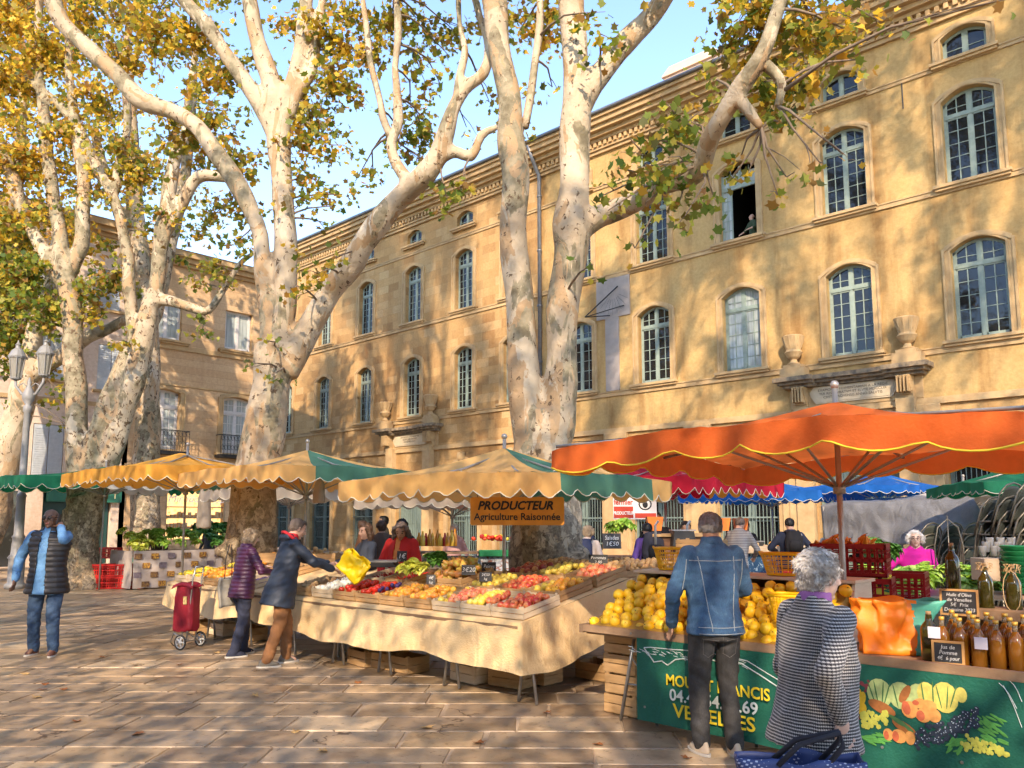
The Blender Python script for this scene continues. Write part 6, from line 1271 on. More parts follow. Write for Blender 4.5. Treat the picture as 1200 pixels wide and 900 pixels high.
def rosette(kind, r=.14, n=34, up=.9, seed=1):
    rs = random.Random(seed); mb = MB()
    for k in range(n):
        an = rs.uniform(0, 2*PI); L = r*rs.uniform(.7, 1.15)*(1-.35*k/n); el = .25+1.15*k/n*up; wd = r*rs.uniform(.3, .5); ux, uy = math.cos(an), math.sin(an); ph = rs.uniform(0, 6)
        def fn(a, b): 
            s = b*L; w_ = wd*math.sin(PI*min(1, .15+b*.85))*(a-.5)*2; e = el-.8*b*b; x = s*math.cos(e); z = s*math.sin(e)+.02; ruf = .16*wd*math.sin(a*12+ph)*b+abs(a-.5)*wd*.5
            return (ux*x-uy*w_, uy*x+ux*w_, z+ruf)
        mb.grid(fn, 5, 4)
    o = mb.build(kind[0], kind[1], smooth=True, rec=False); KIDS[o.name] = []; return o
VG = {}
def veg(kind, p, label, group, rs, s=1.0):
    ky = {'salad': ('lettuce', SAL[0]), 'dark': ('leafy_greens', SAL[1]), 'yellow': ('celery_leaves', SAL[2]), 'pale': ('fennel_bulb', SAL[3])}[kind]
    if kind not in VG: VG[kind] = rosette(ky, .15 if kind != 'pale' else .1, 36 if kind != 'pale' else 22, .95, len(VG)+1); o = VG[kind]
    else: o = VG[kind].copy(); COL.objects.link(o)
    o.name = ky[0]; o.location = p; o.rotation_euler = (rs.uniform(-.5,.5), rs.uniform(-.5,.5), rs.uniform(0,6.3)); o.scale = (s*rs.uniform(.85,1.2),)*3; o['label'] = label; o['category'] = ky[0].replace('_', ' '); o['group'] = group
rs = random.Random(33)
vb_ = thing('market_table', 'salad stall table behind the picture-patterned cloth at the left', 'table', (-20.6, 10.2, 0)); mb = MB(); mb.bx(-.75, .62, -2.25, 2.3, .84, .88); mb.build('table_top', WOODD, vb_)
for x in (-.6, .5):
    for y in (-2.1, 0, 2.1): mb = MB(); mb.tube([(x, y, 0), (x, y, .84)], .02, 6); mb.build('table_leg', STEEL, vb_)
vc = thing('tablecloth', 'pale cloth printed with dark fruit pictures hanging from the salad stall', 'tablecloth', (0,0,0)); PCL = cloth_mat('printed_cloth', (.52,.44,.38), (.42,.35,.30)); drape((-19.95, 7.95), (-19.95, 12.5), .91, .91, .03, .03, .012, 8, 60, 8, (1,0), .02).build('cloth_fall', PCL, vc, smooth=True, rec=False)
pm = [M('print_dark', (.10,.05,.04), (.28,.16,.05), 22, .8, 0, contrast=.1), M('print_amber', (.55,.30,.05), (.15,.06,.03), 25, .8, 0, contrast=.1), M('print_mauve', (.25,.20,.22), (.14,.11,.13), 22, .8, 0)]
mbs = [MB(), MB(), MB()]
for r_ in range(4):
    for k in range(12):
        v = 8.05+k*.40+(.2 if r_ % 2 else 0); z = .85-.22*r_; 
        if z < .15 or v > 12.3: continue
        mbs[(k+r_) % 3].bx(-19.917+.0, -19.909, v-.09, v+.09, z-.13, z+.0)
for q in range(3): mbs[q].build('printed_picture', pm[q], vc)
drape((-21.3, 7.93), (-19.95, 7.93), .91, .91, .03, .03, .012, 9, 20, 8, (0,-1), .02).build('end_fall', PCL, vc, smooth=True, rec=False)
for k in range(70):
    v = rs.uniform(8.0, 11.9); x = rs.uniform(-20.9, -20.05); kd = 'yellow' if v < 8.5 else 'salad' if v < 9.9 else 'dark' if v < 10.4 else 'salad' if v < 11 else 'pale'
    z = .93+(-20.0-x)*.45+.05*rs.random(); lab = {'yellow':'yellow-green leafy head at the near end of the salad stall','salad':'bright green lettuce heaped on the salad stall','dark':'dark green leafy bunch on the salad stall','pale':'pale fennel bulb at the far end of the salad stall'}[kd]; veg(kd, (x, v, z), lab, lab.split(' ')[0]+' heads on the salad stall', rs, 1.25 if kd != 'pale' else 1.1)
for k in range(22):
    v = rs.uniform(9.9, 12.2); x = rs.uniform(-21.4, -20.9); veg('dark', (x, v, 1.35+.1*rs.random()), 'dark green cabbage leaf bunch high at the back of the salad stall', 'dark bunches at the back of the salad stall', rs, 1.5)
# lettuce table at right
c = fwd(4.75, 9.0); lt_ = thing('market_table', 'steel trestle table under the heaped green leaves before the woman in pink', 'table', (c[0], c[1], 0), YAW-.05)
mb = MB(); mb.bx(-.85, .95, -.5, .5, .80, .84); mb.build('table_top', STEEL, lt_)
for x in (-.75, 0, .85):
    mb = MB(); mb.tube([(x, -.4, 0), (x+.25, -.4, .8)], .014, 6); mb.tube([(x+.3, -.4, 0), (x, -.4, .8)], .014, 6); mb.build('trestle_leg', STEEL, lt_)
for k in range(46):
    a = rs.uniform(-.8, .85); b_ = rs.uniform(-.45, .45); x = c[0]+a*CA-b_*SA; y = c[1]+a*SA+b_*CA; veg('salad', (x, y, .87+.16*(b_+.45)+.05*rs.random()), 'fresh green lettuce heaped on the steel table before the woman in pink', 'lettuces before the woman in pink', rs, 1.05)
for k in range(9):
    p = D(1030+rs.uniform(-10, 16), 640+rs.uniform(-2, 20), 8.6); veg('dark', tuple(p), 'dark feathery dill bunch beside the red crates', 'dill bunches beside the red crates', rs, .8)
for k in range(7):
    p = D(757+rs.uniform(-26, 4)-22, 616+rs.uniform(-3, 6), 12.2); veg('salad', tuple(p), 'bright green salad behind the potato crates', 'salads behind the potato crates', rs, .9)
p = D(512, 666, 8.8); 
for k in range(5): veg('dark', tuple(D(505+k*3, 654+(k % 3)*4, 9.4)), 'dark leafy bunch beside the red jacket', 'leafy bunches beside the red jacket', rs, .7)
for k in range(5): veg('yellow', tuple(D(474+k*5, 669-(k % 3)*3, 9.3)), 'pale celery bunch at the vendors table', 'celery bunches at the vendors table', rs, .7)
# ================================================================ grey tarpaulin and stacked bistro chairs
TARP = cloth_mat('tarpaulin_grey', (.20,.20,.20), (.13,.13,.13), .5, 0, .9, 1.5)
tp = thing('tarpaulin', 'large grey tarpaulin draped over the stacked cafe furniture', 'tarpaulin', (0,0,0))
P00, P10, P01, P11 = D(966, 632, 16.2), D(1168, 634, 12.3), D(962, 592, 16.5), D(1140, 584, 13.2); PB_, PC_ = D(1000, 586, 19.0), D(1180, 575, 16.0)
def tf(a, b_):
    lo = P00.lerp(P10, a); mi = P01.lerp(P11, a); hi = PB_.lerp(PC_, a)
    p = lo.lerp(mi, b_*1.6) if b_ < .625 else mi.lerp(hi, (b_-.625)/.375)
    q = noise.noise(V3((a*5, b_*3, 1)))*.10+noise.noise(V3((a*14, b_*5+a*4, 7)))*.05; return (p.x+q*.5, p.y-q, p.z+q*.35-.08*math.sin(a*PI*3)**2*(b_ < .1))
mb = MB(); mb.grid(tf, 60, 26); mb.build('sheet', TARP, tp, smooth=True, rec=False, solid=.01)
for k, a in enumerate((.02, .5, .98)): q = P01.lerp(P11, a); m_ = MB(); m_.tube([(q.x, q.y, 0), (q.x, q.y, q.z-.03)], .025, 8); m_.build('support_pole', ALU, tp)
q1 = MB(); ca = thing('furniture_stack', 'dark boxed furniture pile under the grey tarpaulin', 'furniture', tuple((P01.lerp(P11,.45)+V3((.5,1.6,0)))*1.0)); ca.location.z = 0
for k in range(6):
    z = .05+.28*k; m_ = MB(); m_.bx(-1.6, 1.5, -.4, .4, z, z+.05); m_.bx(-1.5, -1.4, -.35, .35, z+.05, z+.28); m_.bx(1.3, 1.4, -.35, .35, z+.05, z+.28); m_.build('table_top', DARK, ca)
CHF = M('chair_frame', (.20,.18,.14), (.13,.11,.08), 9, .35, .05, metal=.5); CHS = M('chair_weave', (.035,.04,.03), (.06,.065,.05), 60, .6, .2)
def make_chair():
    root = thing('bistro_chair', 'x', 'chair'); W, Dp = .21, .20
    mb = MB(); mb.loft([(0,0,.445,W,Dp),(0,0,.462,W,Dp)], n=22); mb.build('seat', CHS, root)
    mb = MB(); R_ = [(W*math.cos(2*PI*k/20), Dp*math.sin(2*PI*k/20), .452) for k in range(21)]; mb.tube(R_, .013, 6); mb.tube([(-W*.95, .1, .45), (-W*1.02, .19, .62), (-W*.9, .24, .80), (-W*.5, .27, .90), (0, .28, .93), (W*.5, .27, .90), (W*.9, .24, .80), (W*1.02, .19, .62), (W*.95, .1, .45)], .013, 6); mb.build('frame', CHF, root, smooth=True)
    mb = MB(); mb.grid(lambda a, b_: ((a-.5)*2*W*.93*(1-.25*b_*b_), .2+.075*b_-.03*(2*a-1)**2, .62+.27*b_*(1-.35*(2*a-1)**4)), 10, 6); mb.build('backrest', CHS, root, smooth=True, rec=False, solid=.008)
    for sx in (-1, 1):
        mb = MB(); mb.tube([(sx*.15, -.15, .45), (sx*.2, -.2, 0)], .012, 6); mb.build('leg', CHF, root); mb = MB(); mb.tube([(sx*.15, .15, .45), (sx*.19, .24, 0)], .012, 6); mb.build('leg', CHF, root)
    return freeze(root)
ch0 = make_chair(); fst = True
for j, (px, d, n, lab) in enumerate(((1147, 10.6, 7, 'stack nearest the tarpaulin edge'), (1166, 10.3, 8, 'second stack from the tarpaulin'), (1186, 10.1, 8, 'third stack from the tarpaulin'), (1207, 9.9, 7, 'stack cut by the right edge'), (1075, 12.6, 5, 'stack under the tarpaulin behind the woman in pink'), (1100, 12.3, 5, 'stack right of the leaning hoop'), (1122, 12.0, 5, 'low stack below the tarpaulin corner'))):
    for k in range(n):
        p = D(px, 600, d); o = ch0 if fst else dup(ch0); fst = False; o.location = (p.x, p.y+.012*k, .165*k); o.rotation_euler = (0, 0, YAW+PI+.25+.04*((k*5) % 3-1)); tag(o, 'dark woven bistro chair in the '+lab, 'chair', 'bistro chairs in the '+lab)
mb = MB(); p = D(1111, 680, 9.6); mb.tube([(-.16,0,-.55),(-.17,0,0),(-.12,0,.22),(0,0,.32),(.12,0,.22),(.17,0,0),(.16,0,-.55)], .008, 6); mb.tube([(0,0,-.6),(0,0,.36)], .007, 6); mb.bx(-.17,.17,-.01,.01,-.62,-.58); o = mb.build('steel_hoop', CHF, smooth=True); o.location = D(1112, 640, 9.7); o.rotation_euler = (0,0,YAW); tag(o, 'upright steel hoop with a stick behind the lettuces', 'rack')
# kraft box, cups, green basket pile
o = MB().box((0,0,0), (.36,.25,.22)).build('cardboard_box', M('cardboard', (.50,.38,.26), (.42,.31,.21), 9, .85, .1), bevel=.004); o.location = D(1167, 667, 8.2); o.rotation_euler = (0,0,YAW); tag(o, 'open tan cardboard box between the oil bottles', 'box')
rs = random.Random(3); cupm = M('clear_plastic', (.62,.62,.62), (.5,.5,.5), 9, .15, 0, trans=.5)
for k in range(10):
    m_ = MB(); m_.lathe([(.028,0),(.04,.10),(.042,.105)], n=10); o = m_.build('plastic_cup', cupm, smooth=True); o.location = D(1152+k*4.2, 652-(k % 3)*5, 8.4); tag(o, 'clear plastic cup standing above the cardboard box', 'cup', 'clear cups above the cardboard box')
gb = None
for k in range(9):
    if gb is None: m_ = MB(); m_.lathe([(.15,0),(.17,.02),(.185,.045),(.19,.05),(.18,.05),(.16,.02),(.0,.015)], n=20, cap=False); gb = m_.build('plastic_tub', PGRN, smooth=True); o = gb
    else: o = gb.copy(); COL.objects.link(o)
    q = D(1200, 690, 8.0); o.location = (q.x, q.y, .92+.05*k); tag(o, 'green plastic tub in the pile at the right edge', 'tub', 'green tubs nested at the right edge')
# side table for these
c = D(1185, 690, 8.15); t_ = thing('market_table', 'dark narrow table carrying the box and green tubs at the right edge', 'table', (c.x, c.y, 0), YAW); mb = MB(); mb.bx(-.55,.6,-.25,.3,.86,.90); mb.build('table_top', WOODD, t_)
for x in (-.5, .5): mb = MB(); mb.tube([(x,0,0),(x,0,.86)], .02, 6); mb.build('table_leg', STEEL, t_)
o = None
p = D(1034, 690, 6.9); yt = thing('yellow_sign', 'tilted yellow price card with green letters beside the red crates', 'sign', tuple(p), YAW+.1); yt.rotation_euler = (-.1, .2, YAW+.1); mb = MB(); mb.bx(-.07,.07,-.003,.003,-.13,.13); mb.build('card', M('yellow_card', (.85,.72,.05), (.8,.66,.04), 5, .6, 0), yt)
gl = M('sign_green_ink', (.02,.25,.08)); text('PL', .09, 'lettering', gl, yt, (.03,-.006,-.0), (PI/2, PI/2, 0), bold=.003); text('PI', .08, 'lettering', gl, yt, (.03,-.006,-.095), (PI/2, 0, 0), bold=.003)
mb = MB(); mb.ball((-.03,-.004,.05),(.025,.004,.05), 8, 6); mb.build('printed_emblem', INK, yt)
# ================================================================ stalls in the background
def bstall(label, px0, px1, d, z, cloth, depth_=.7, clothlab=None, h0=.2):
    a, b_ = D(px0, 600, d), D(px1, 600, d); c_ = (a+b_)/2; L = (b_-a).length
    t = thing('market_table', label, 'table', (c_.x, c_.y, 0), YAW); m_ = MB(); m_.bx(-L/2, L/2, 0, depth_, z-.03, z); m_.build('table_top', WOODD, t)
    for x in (-L/2+.05, L/2-.05):
        for y in (.05, depth_-.05): m_ = MB(); m_.tube([(x,y,0),(x,y,z-.03)], .018, 6); m_.build('table_leg', STEEL, t)
    if cloth:
        cc = thing('tablecloth', clothlab, 'tablecloth', (c_.x, c_.y, 0), YAW); drape((-L/2, -.01), (L/2, -.01), z+.01, z+.01, h0, h0, .015, 5, 40, 8).build('cloth_fall', cloth, cc, smooth=True, rec=False); m_ = MB(); m_.bx(-L/2, L/2, -.01, depth_, z+.002, z+.012); m_.build('cloth_top', cloth, cc)
    return t
BLU = cloth_mat('blue_print_cloth', (.02,.09,.20), (.03,.13,.26)); 
m, nt, bs = mk('blue_floral'); f = noise_fac(nt, 11, 3, .6, objvec(nt), 1.5); lk(nt, ramp(nt, f, [(.56,(.012,.07,.16)),(.60,(.30,.42,.50))]), bs.inputs['Base Color']); bs.inputs['Roughness'].default_value = .8; BLUF = m
m, nt, bs = mk('grey_floral'); f = noise_fac(nt, 9, 4, .6, objvec(nt), 1.5); lk(nt, ramp(nt, f, [(.42,(.30,.12,.08)),(.5,(.35,.40,.42)),(.62,(.65,.62,.58))]), bs.inputs['Base Color']); bs.inputs['Roughness'].default_value = .8; GRF = m
bstall('table of the stall behind the denim jacket', 838, 935, 15.6, 1.0, BLUF, 1.0, 'blue flowered cloth on the stall behind the denim jacket', .1)
bstall('table carrying bottles behind the two vendors', 486, 560, 13.2, 1.12, None, .6)
bstall('table with green tray left of the central trunk', 555, 603, 13.8, 1.02, GRF, .8, 'flowered grey and red cloth left of the central trunk', .25)
bstall('distant table left of the curly-haired heads', 395, 470, 15.5, 1.0, None, .7)
bstall('table of the stall right of the red trousers', 925, 1010, 17.5, 1.05, None, .8)
bstall('long fruit table behind the couple', 296, 420, 12.0, 1.0, None, 1.0)
bstall('table beside the purple rucksack', 690, 760, 13.0, 1.05, None, .8)
bstall('vendors serving table inside the front stall', 395, 480, 9.9, .92, None, .5)
# brown cabinet counter with till
p = D(803, 640, 12.4); cb_ = thing('market_counter', 'brown wooden cabinet counter under the crimson parasol', 'counter', (p.x, p.y, 0), YAW); BRN = M('cabinet_brown', (.20,.09,.04), (.13,.055,.025), 4, .5, .2, 20, stretch=(1,1,5))
mb = MB(); mb.bx(-.45,.45,0,.6,.0,1.38); mb.build('cabinet', BRN, cb_, bevel=.01); mb = MB(); mb.bx(-.5,.5,-.05,.65,1.38,1.42); mb.build('worktop', WOOD, cb_); mb = MB()
for x in (-.22, .22): mb = MB(); mb.bx(x-.19, x+.19, -.012, 0, .5, 1.3); mb.ball((x+.15, -.02, .95), .014, 6, 5); mb.build('door', BRN, cb_)
for x in (-.46, .02): mb = MB(); mb.tube([(x, -.07, 0), (x, -.07, 1.55), (x+.05, -.07, 1.62)], .02, 6); mb.build('corner_post', STEEL, cb_)
# goods on these stalls
rs = random.Random(77); OBJ = {}
def put_bottles(px0, px1, y, d, n, lab, mats):
    for k in range(n):
        key = ('b', k % len(mats), mats[0].name)
        if key not in OBJ:
            m_ = MB(); m_.lathe([(.001,0),(.038,0),(.04,.01),(.04,.14),(.02,.19),(.014,.24),(.016,.25),(.001,.251)], n=10); OBJ[key] = m_.build('glass_bottle', mats[k % len(mats)], smooth=True); o = OBJ[key]
        else: o = OBJ[key].copy(); COL.objects.link(o)
        p = D(px0+(px1-px0)*(k+.5)/n+rs.uniform(-1,1), y, d+rs.uniform(0,.3)); o.location = p; o.scale = (1,1,rs.uniform(.8,1.15)); tag(o, lab, 'bottle', lab.replace('bottle', 'bottles'))
AMB = M('amber_bottle', (.60,.25,.03), (.5,.18,.02), 5, .2, 0); YLB = M('yellow_bottle', (.75,.45,.06), (.7,.4,.05), 5, .2, 0); RDB = M('red_bottle', (.5,.04,.03), (.4,.03,.02), 5, .2, 0)
put_bottles(488, 536, 640, 13.35, 11, 'small amber and yellow bottle on the table behind the vendors', [AMB, YLB, RDB, AMB, YLB])
def heapf(kind, px0, px1, y, d, n, lab, sp=.35, up=.06):
    for k in range(n): p = D(px0+(px1-px0)*rs.random(), y, d); p += V3((-SA*rs.uniform(0,sp), CA*rs.uniform(0,sp), rs.uniform(0,up))); one_fruit(kind, p, rs, lab, lab.replace(' on ', 's on ', 1))
heapf('mushroom', 845, 900, 642, 15.7, 40, 'knobbly root vegetable on the blue-clothed stall'); heapf('orange', 905, 925, 640, 15.7, 16, 'bright orange on the blue-clothed stall'); heapf('mushroom', 975, 1005, 641, 15.2, 24, 'pale root vegetable on the stall right of the red trousers'); heapf('lemon', 930, 955, 641, 17.6, 14, 'bright lemon on the distant table by the pole')
heapf('orange', 300, 345, 655, 12.2, 22, 'bright orange on the fruit table behind the couple'); heapf('mushroom', 345, 400, 652, 12.2, 26, 'round brown loaf-like fruit on the table behind the couple', .5, .12); heapf('tomato', 560, 598, 633, 13.9, 18, 'ripe tomato on the table left of the central trunk'); heapf('lemon', 562, 598, 632, 14.2, 12, 'yellow lemon on the table left of the central trunk')
for k in range(5): p = D(850+k*21, 648, 15.62); crate((.52,.34,.14,True,1), 'pale flat crate number-less on the blue-clothed stall'.replace(' number-less','')+', '+('far left', 'second from left', 'middle', 'second from right', 'far right')[k], (p.x, p.y, 1.015), YAW)
for k in range(3): p = D(316+k*30, 655, 12.1); crate((.5,.36,.14,False,2), 'wooden crate on the fruit table behind the couple, '+('left', 'middle', 'right')[k], (p.x, p.y, 1.005), YAW)
p = D(582, 642, 13.85); plastic('gr', PGRN, (.6,.3,.10), 'flat green plastic tray on the flowered cloth', (p.x, p.y, 1.03), YAW)
mb = MB(); mb.prism([(-.09,0),(.09,0),(.13,.22),(-.13,.22)], -.1, .1); 
for k, (px, y) in enumerate(((767, 622), (846, 622), (868, 621))): o = (mb.build('orange_tub', M('plastic_orange', (.85,.22,.03), (.8,.18,.02), 4, .45, 0)) if k == 0 else OBJ['ot'].copy()); OBJ.setdefault('ot', o); (COL.objects.link(o) if k else None); o.location = D(px, y, 13.0+k*1.2); o.rotation_euler = (0,0,YAW); tag(o, ('orange plastic tub by the till', 'orange plastic tub beside the striped pullover', 'orange plastic tub held before the black shirt')[k], 'tub')
# salad stall extras, scooter-like dark case and weighing scale
for k, (px, py, d, lab, s) in enumerate(((345, 640, 13.2, 'small black weighing scale behind the purple jacket', (.3,.25,.2)), (440, 664, 9.7, 'flat dark weighing scale in front of the vendors', (.55,.35,.08)), (800, 640, 12.3, 'black till hood on the brown counter', (.35,.3,.32)), (885, 640, 15.9, 'grey weighing scale on the blue-clothed stall', (.3,.25,.12)))):
    p = D(px, py, d); t = thing('weighing_scale' if k != 2 else 'till', lab, 'scale' if k != 2 else 'till', tuple(p), YAW); m_ = MB(); m_.prism([(-s[0]/2,0),(s[0]/2,0),(s[0]*.42,s[2]*.7),(-s[0]*.42,s[2]*.7)], -s[1]/2, s[1]/2); m_.build('housing', PBLK, t, bevel=.006); m_ = MB(); m_.bx(-s[0]*.5, s[0]*.5, -s[1]*.5, s[1]*.5, s[2]*.72, s[2]*.72+.015); m_.build('weighing_plate', STEEL, t)
p = D(200, 628, 21.5); 
# hanging paper-bag bundle on the pole
mb = MB(); mb.loft([(0,0,0,.10,.06),(0,0,.12,.12,.07),(0,0,.26,.10,.05),(0,0,.34,.03,.02)], n=14); me = remeshed(mb, .015, 2, lambda c, n: .014*snoise(c, 18, 2)); o = meshobj('paper_bag_bundle', me, M('kraft_paper', (.36,.25,.16), (.28,.19,.12), 9, .85, .3)); o.location = D(374, 589, 11.2); tag(o, 'bundle of brown paper bags hanging under the parasol behind the navy coat', 'paper bags')
mb = MB(); mb.loft([(0,0,0,.22,.12),(0,0,.3,.2,.12),(0,0,.7,.24,.13),(0,0,.95,.12,.08)], n=16); me = remeshed(mb, .03, 2, lambda c, n: .05*snoise(c*np.array([1,1,.4]), 9, 2)); o = meshobj('canvas_bundle', me, CV['sand']); o.location = D(239, 618, 19.5); tag(o, 'rolled beige canvas hanging behind the salad stall', 'canvas')
# potted plastic pole base and tripod at the far left
# ================================================================ fallen leaves on the paving
rs = random.Random(50); lm = M('fallen_leaf_rust', (.36,.12,.03), (.22,.08,.02), 9, .8, .1); lm2 = M('fallen_leaf_straw', (.55,.36,.14), (.4,.22,.08), 9, .8, .1)
spots = [(30,790),(53,802),(50,808),(45,817),(75,808),(210,779),(346,858),(806,888),(420,800),(500,852),(160,860),(560,870),(300,815),(120,770),(640,835),(255,765),(700,872),(90,845),(380,880),(470,760)]
for k, (px, py) in enumerate(spots):
    g = G(px, py, .006); m_ = MB(); s_ = rs.uniform(.045,.07); m_.add([(x*s_, y*s_, .016*abs(x)*rs.uniform(.3,1.2)+.008*y) for x, y in STAR]+[(0,0,.004)], [(i, (i+1) % 12, 12) for i in range(12)]); o = m_.build('fallen_leaf', lm if k % 3 else lm2, rec=False, solid=.0012); o.location = g; o.rotation_euler = (0,0,rs.uniform(0,6)); tag(o, 'curled dry plane leaf lying on the paving', 'leaf', 'dry leaves lying on the paving')
# ================================================================ people
def skin_mat(name, c): return M(name, c, tuple(x*.86 for x in c), 14, .55, .08, 60, spec=.35)
SK = dict(light=skin_mat('skin_light', (.58,.34,.24)), pale=skin_mat('skin_pale', (.62,.40,.31)), tan=skin_mat('skin_tan', (.42,.23,.14)), dark=skin_mat('skin_dark', (.20,.10,.06)))
EYE_ = M('eye_dark', (.03,.02,.015), (.02,.015,.01), 5, .2, 0); LIP = M('lips', (.40,.14,.11), (.35,.12,.1), 5, .5, 0); EYEW = M('eye_white', (.6,.58,.55), (.55,.52,.5), 5, .3, 0)
def cap(mb, a, b, ra, rb, n=12, k=4):      # tapered limb with rounded ends
    a, b = V3(a), V3(b); mb.tube([a.lerp(b, t/k) for t in range(k+1)], [ra+(rb-ra)*t/k for t in range(k+1)], n); mb.ball(a, ra, n, 8); mb.ball(b, rb, n, 8)
def ik(a, b, l1, l2, pole):
    a, b = V3(a), V3(b); d = b-a; L = min(d.length, (l1+l2)*.999); u = d.normalized(); x = (l1*l1-l2*l2+L*L)/(2*L); h = math.sqrt(max(0, l1*l1-x*x))
    p = V3(pole); p = p-u*p.dot(u); p = p.normalized() if p.length > 1e-5 else u.orthogonal().normalized(); return a+u*x+p*h, a+u*L
def folds(amp, f=11, seed=1):
    return lambda c, n: amp*(.55-np.abs(snoise(c*np.array([1,1,1.25]), f, seed))*1.5)+amp*.45*snoise(c, f*2.7, seed+3)
def wrinkle(amp, f=16, seed=1, vert=.5):
    return lambda c, n: amp*snoise(c*np.array([1,1,vert]), f, seed)+amp*.5*snoise(c*np.array([1,1,1]), f*2.4, seed+1)
def strands(me, n, L, c):
    nf = len(me.polygons); ce = np.empty(nf*3, np.float32); me.polygons.foreach_get('center', ce); ce = ce.reshape(-1, 3); no = np.empty(nf*3, np.float32); me.polygons.foreach_get('normal', no); no = no.reshape(-1, 3)
    k = rng.integers(0, nf, n); p = ce[k]; q = no[k]; d = rng.normal(size=(n, 3))*.45+np.array([0, 0, -.8])+.7*np.stack([np.sin(p[:,2]*60), np.cos(p[:,0]*55), np.zeros(n)], 1)*.5; d = d-q*np.sum(d*q, 1)[:, None]; d /= np.linalg.norm(d, axis=1)[:, None]+1e-6; d = d+q*rng.uniform(.05, .38, n)[:, None]
    w_ = np.cross(d, q); w_ /= np.linalg.norm(w_, axis=1)[:, None]+1e-6; l = (L*rng.uniform(.5, 1.3, n))[:, None]; a = p-w_*.0011; b = p+w_*.0011; m_ = p+d*l*.6+q*.001+w_*.0007; t = p+d*l-q*l*.12
    V_ = np.stack([a, b, m_, t], 1).reshape(-1, 3); n0 = len(me.vertices); co_ = np.empty(n0*3, np.float32); me.vertices.foreach_get('co', co_); fs = [tuple(f.vertices) for f in me.polygons]; fs += [(n0+4*i, n0+4*i+1, n0+4*i+2, n0+4*i+3) for i in range(n)]
    m2 = bpy.data.meshes.new('hair'); m2.from_pydata(np.concatenate([co_.reshape(-1, 3), V_]).tolist(), [], fs); m2.polygons.foreach_set('use_smooth', [True]*len(m2.polygons)); return m2
def person(label, loc, rz, H=1.72, lean=0, side=0, hands=None, feet=None, head=(0,0,0), skin='light', girth=1.0, top=None, topmat=None, sleeves='long', bottom=None, shoe=None, hair=None, near=False, detail=1.0, coat_hem=None, topdisp=None, glasses=None, hairstyle='short', shirt=None, sh_w=1.0, hem=-.06, neckc=None, open_sleeves=False, hide_legs=False, glovecurl=.6, headsc=1.0):
    root = thing('person', label, 'person', loc, rz); h = H; v = .009 if near else .013*detail
    T = Matrix.Translation((0, 0, .50*h)) @ Matrix.Rotation(-lean, 4, 'X') @ Matrix.Rotation(side, 4, 'Y')
    TP = lambda x, y, z: T @ V3((x*h, y*h, z*h))
    shw = .094*sh_w*(1+.25*(girth-1)); sh = {s: TP(s*shw, -.004, .280) for s in (-1, 1)}; hands = hands or {}
    el, wr = {}, {}; l1, l2 = .172*h, .150*h
    for s in (-1, 1):
        tgt, pole = hands.get(s, ((s*.17, .02, -.01+.0), (s*.4, -1, 0))); 
        tg = TP(*tgt) if len(tgt) == 3 else V3(tgt[:3])*h; el[s], wr[s] = ik(sh[s], tg, l1, l2, V3(pole))
    feet = feet or {-1: (-.055, .0), 1: (.055, .0)}; hip = {s: T @ V3((s*.052*h, 0, -.01*h)) for s in (-1, 1)}; kn, an = {}, {}
    for s in (-1, 1): f = feet[s]; kn[s], an[s] = ik(hip[s], V3((f[0]*h, f[1]*h, .045*h)), (hip[s]-V3((f[0]*h, f[1]*h, .045*h))).length*.504, (hip[s]-V3((f[0]*h, f[1]*h, .045*h))).length*.504, (s*.08, 1, 0))
    # ---- one continuous body: torso, neck, head with face, arms, hands, legs
    b = MB(); g = girth
    b.loft([tuple(x*h for x in r) for r in ((0,0,-.05,.060*g,.045*g),(0,0,.06,.062*g,.046*g),(0,0,.16,.072*g,.048*g),(0,0,.25,.076,.044),(0,0,.29,.060,.034),(0,-.004,.325,.035,.032))], T=T)
    for s in (-1, 1):
        ra = .8 if sleeves == 'long' else 1.0; cap(b, sh[s], el[s], .026*h*ra, .021*h*ra); cap(b, el[s], wr[s], .021*h*ra, .0150*h*ra)
        if not hide_legs: cap(b, hip[s], kn[s], .036*h, .026*h); cap(b, kn[s], an[s], .026*h, .018*h); cap(b, an[s], an[s]+V3((0,.06*h,-.028*h)), .016*h, .012*h)
    k = h/1.74*headsc; nb = TP(0, -.006, .327); hd_yaw, hd_pit, hd_roll = head
    HC = T @ V3((0, .004*h, .385*h)); HC = HC+V3((0, .02*h*math.sin(lean), 0)); HR = Matrix.Rotation(hd_yaw, 4, 'Z') @ Matrix.Rotation(hd_pit, 4, 'X') @ Matrix.Rotation(hd_roll, 4, 'Y')
    HC = nb+(HR @ V3((0, .025, .113)))*k; HM = Matrix.Translation(HC) @ HR @ Matrix.Scale(k, 4); q = lambda x, y, z: HM @ V3((x, y, z))
    b.tube([TP(0,-.006,.30), nb, q(0,-.012,-.06), q(0,-.01,0)], [.045*h*.86, .034*h, .033*h, .036*h], 12)
    b.ball((0,-.012,.028), (.074,.092,.080), 16, 12, T=HM); b.ball((0,.022,-.035), (.057,.062,.072), 14, 10, T=HM); b.ball((0,.062,-.092), (.024,.020,.018), 10, 8, T=HM); b.ball((0,.062,.026), (.050,.022,.018), 12, 8, T=HM)
    b.tube([q(0,.078,.018), q(0,.094,-.004), q(0,.106,-.026)], [.008*k,.010*k,.013*k], 8); b.ball((0,.100,-.028), (.016,.012,.009), 8, 6, T=HM)
    for s in (-1, 1): b.ball((s*.034,.056,-.022), (.022,.020,.022), 8, 6, T=HM); b.ball((s*.077,-.006,-.008), (.008,.019,.031), 8, 6, T=HM); b.ball((s*.030,.074,.004), (.013,.010,.009), 8, 6, T=HM)
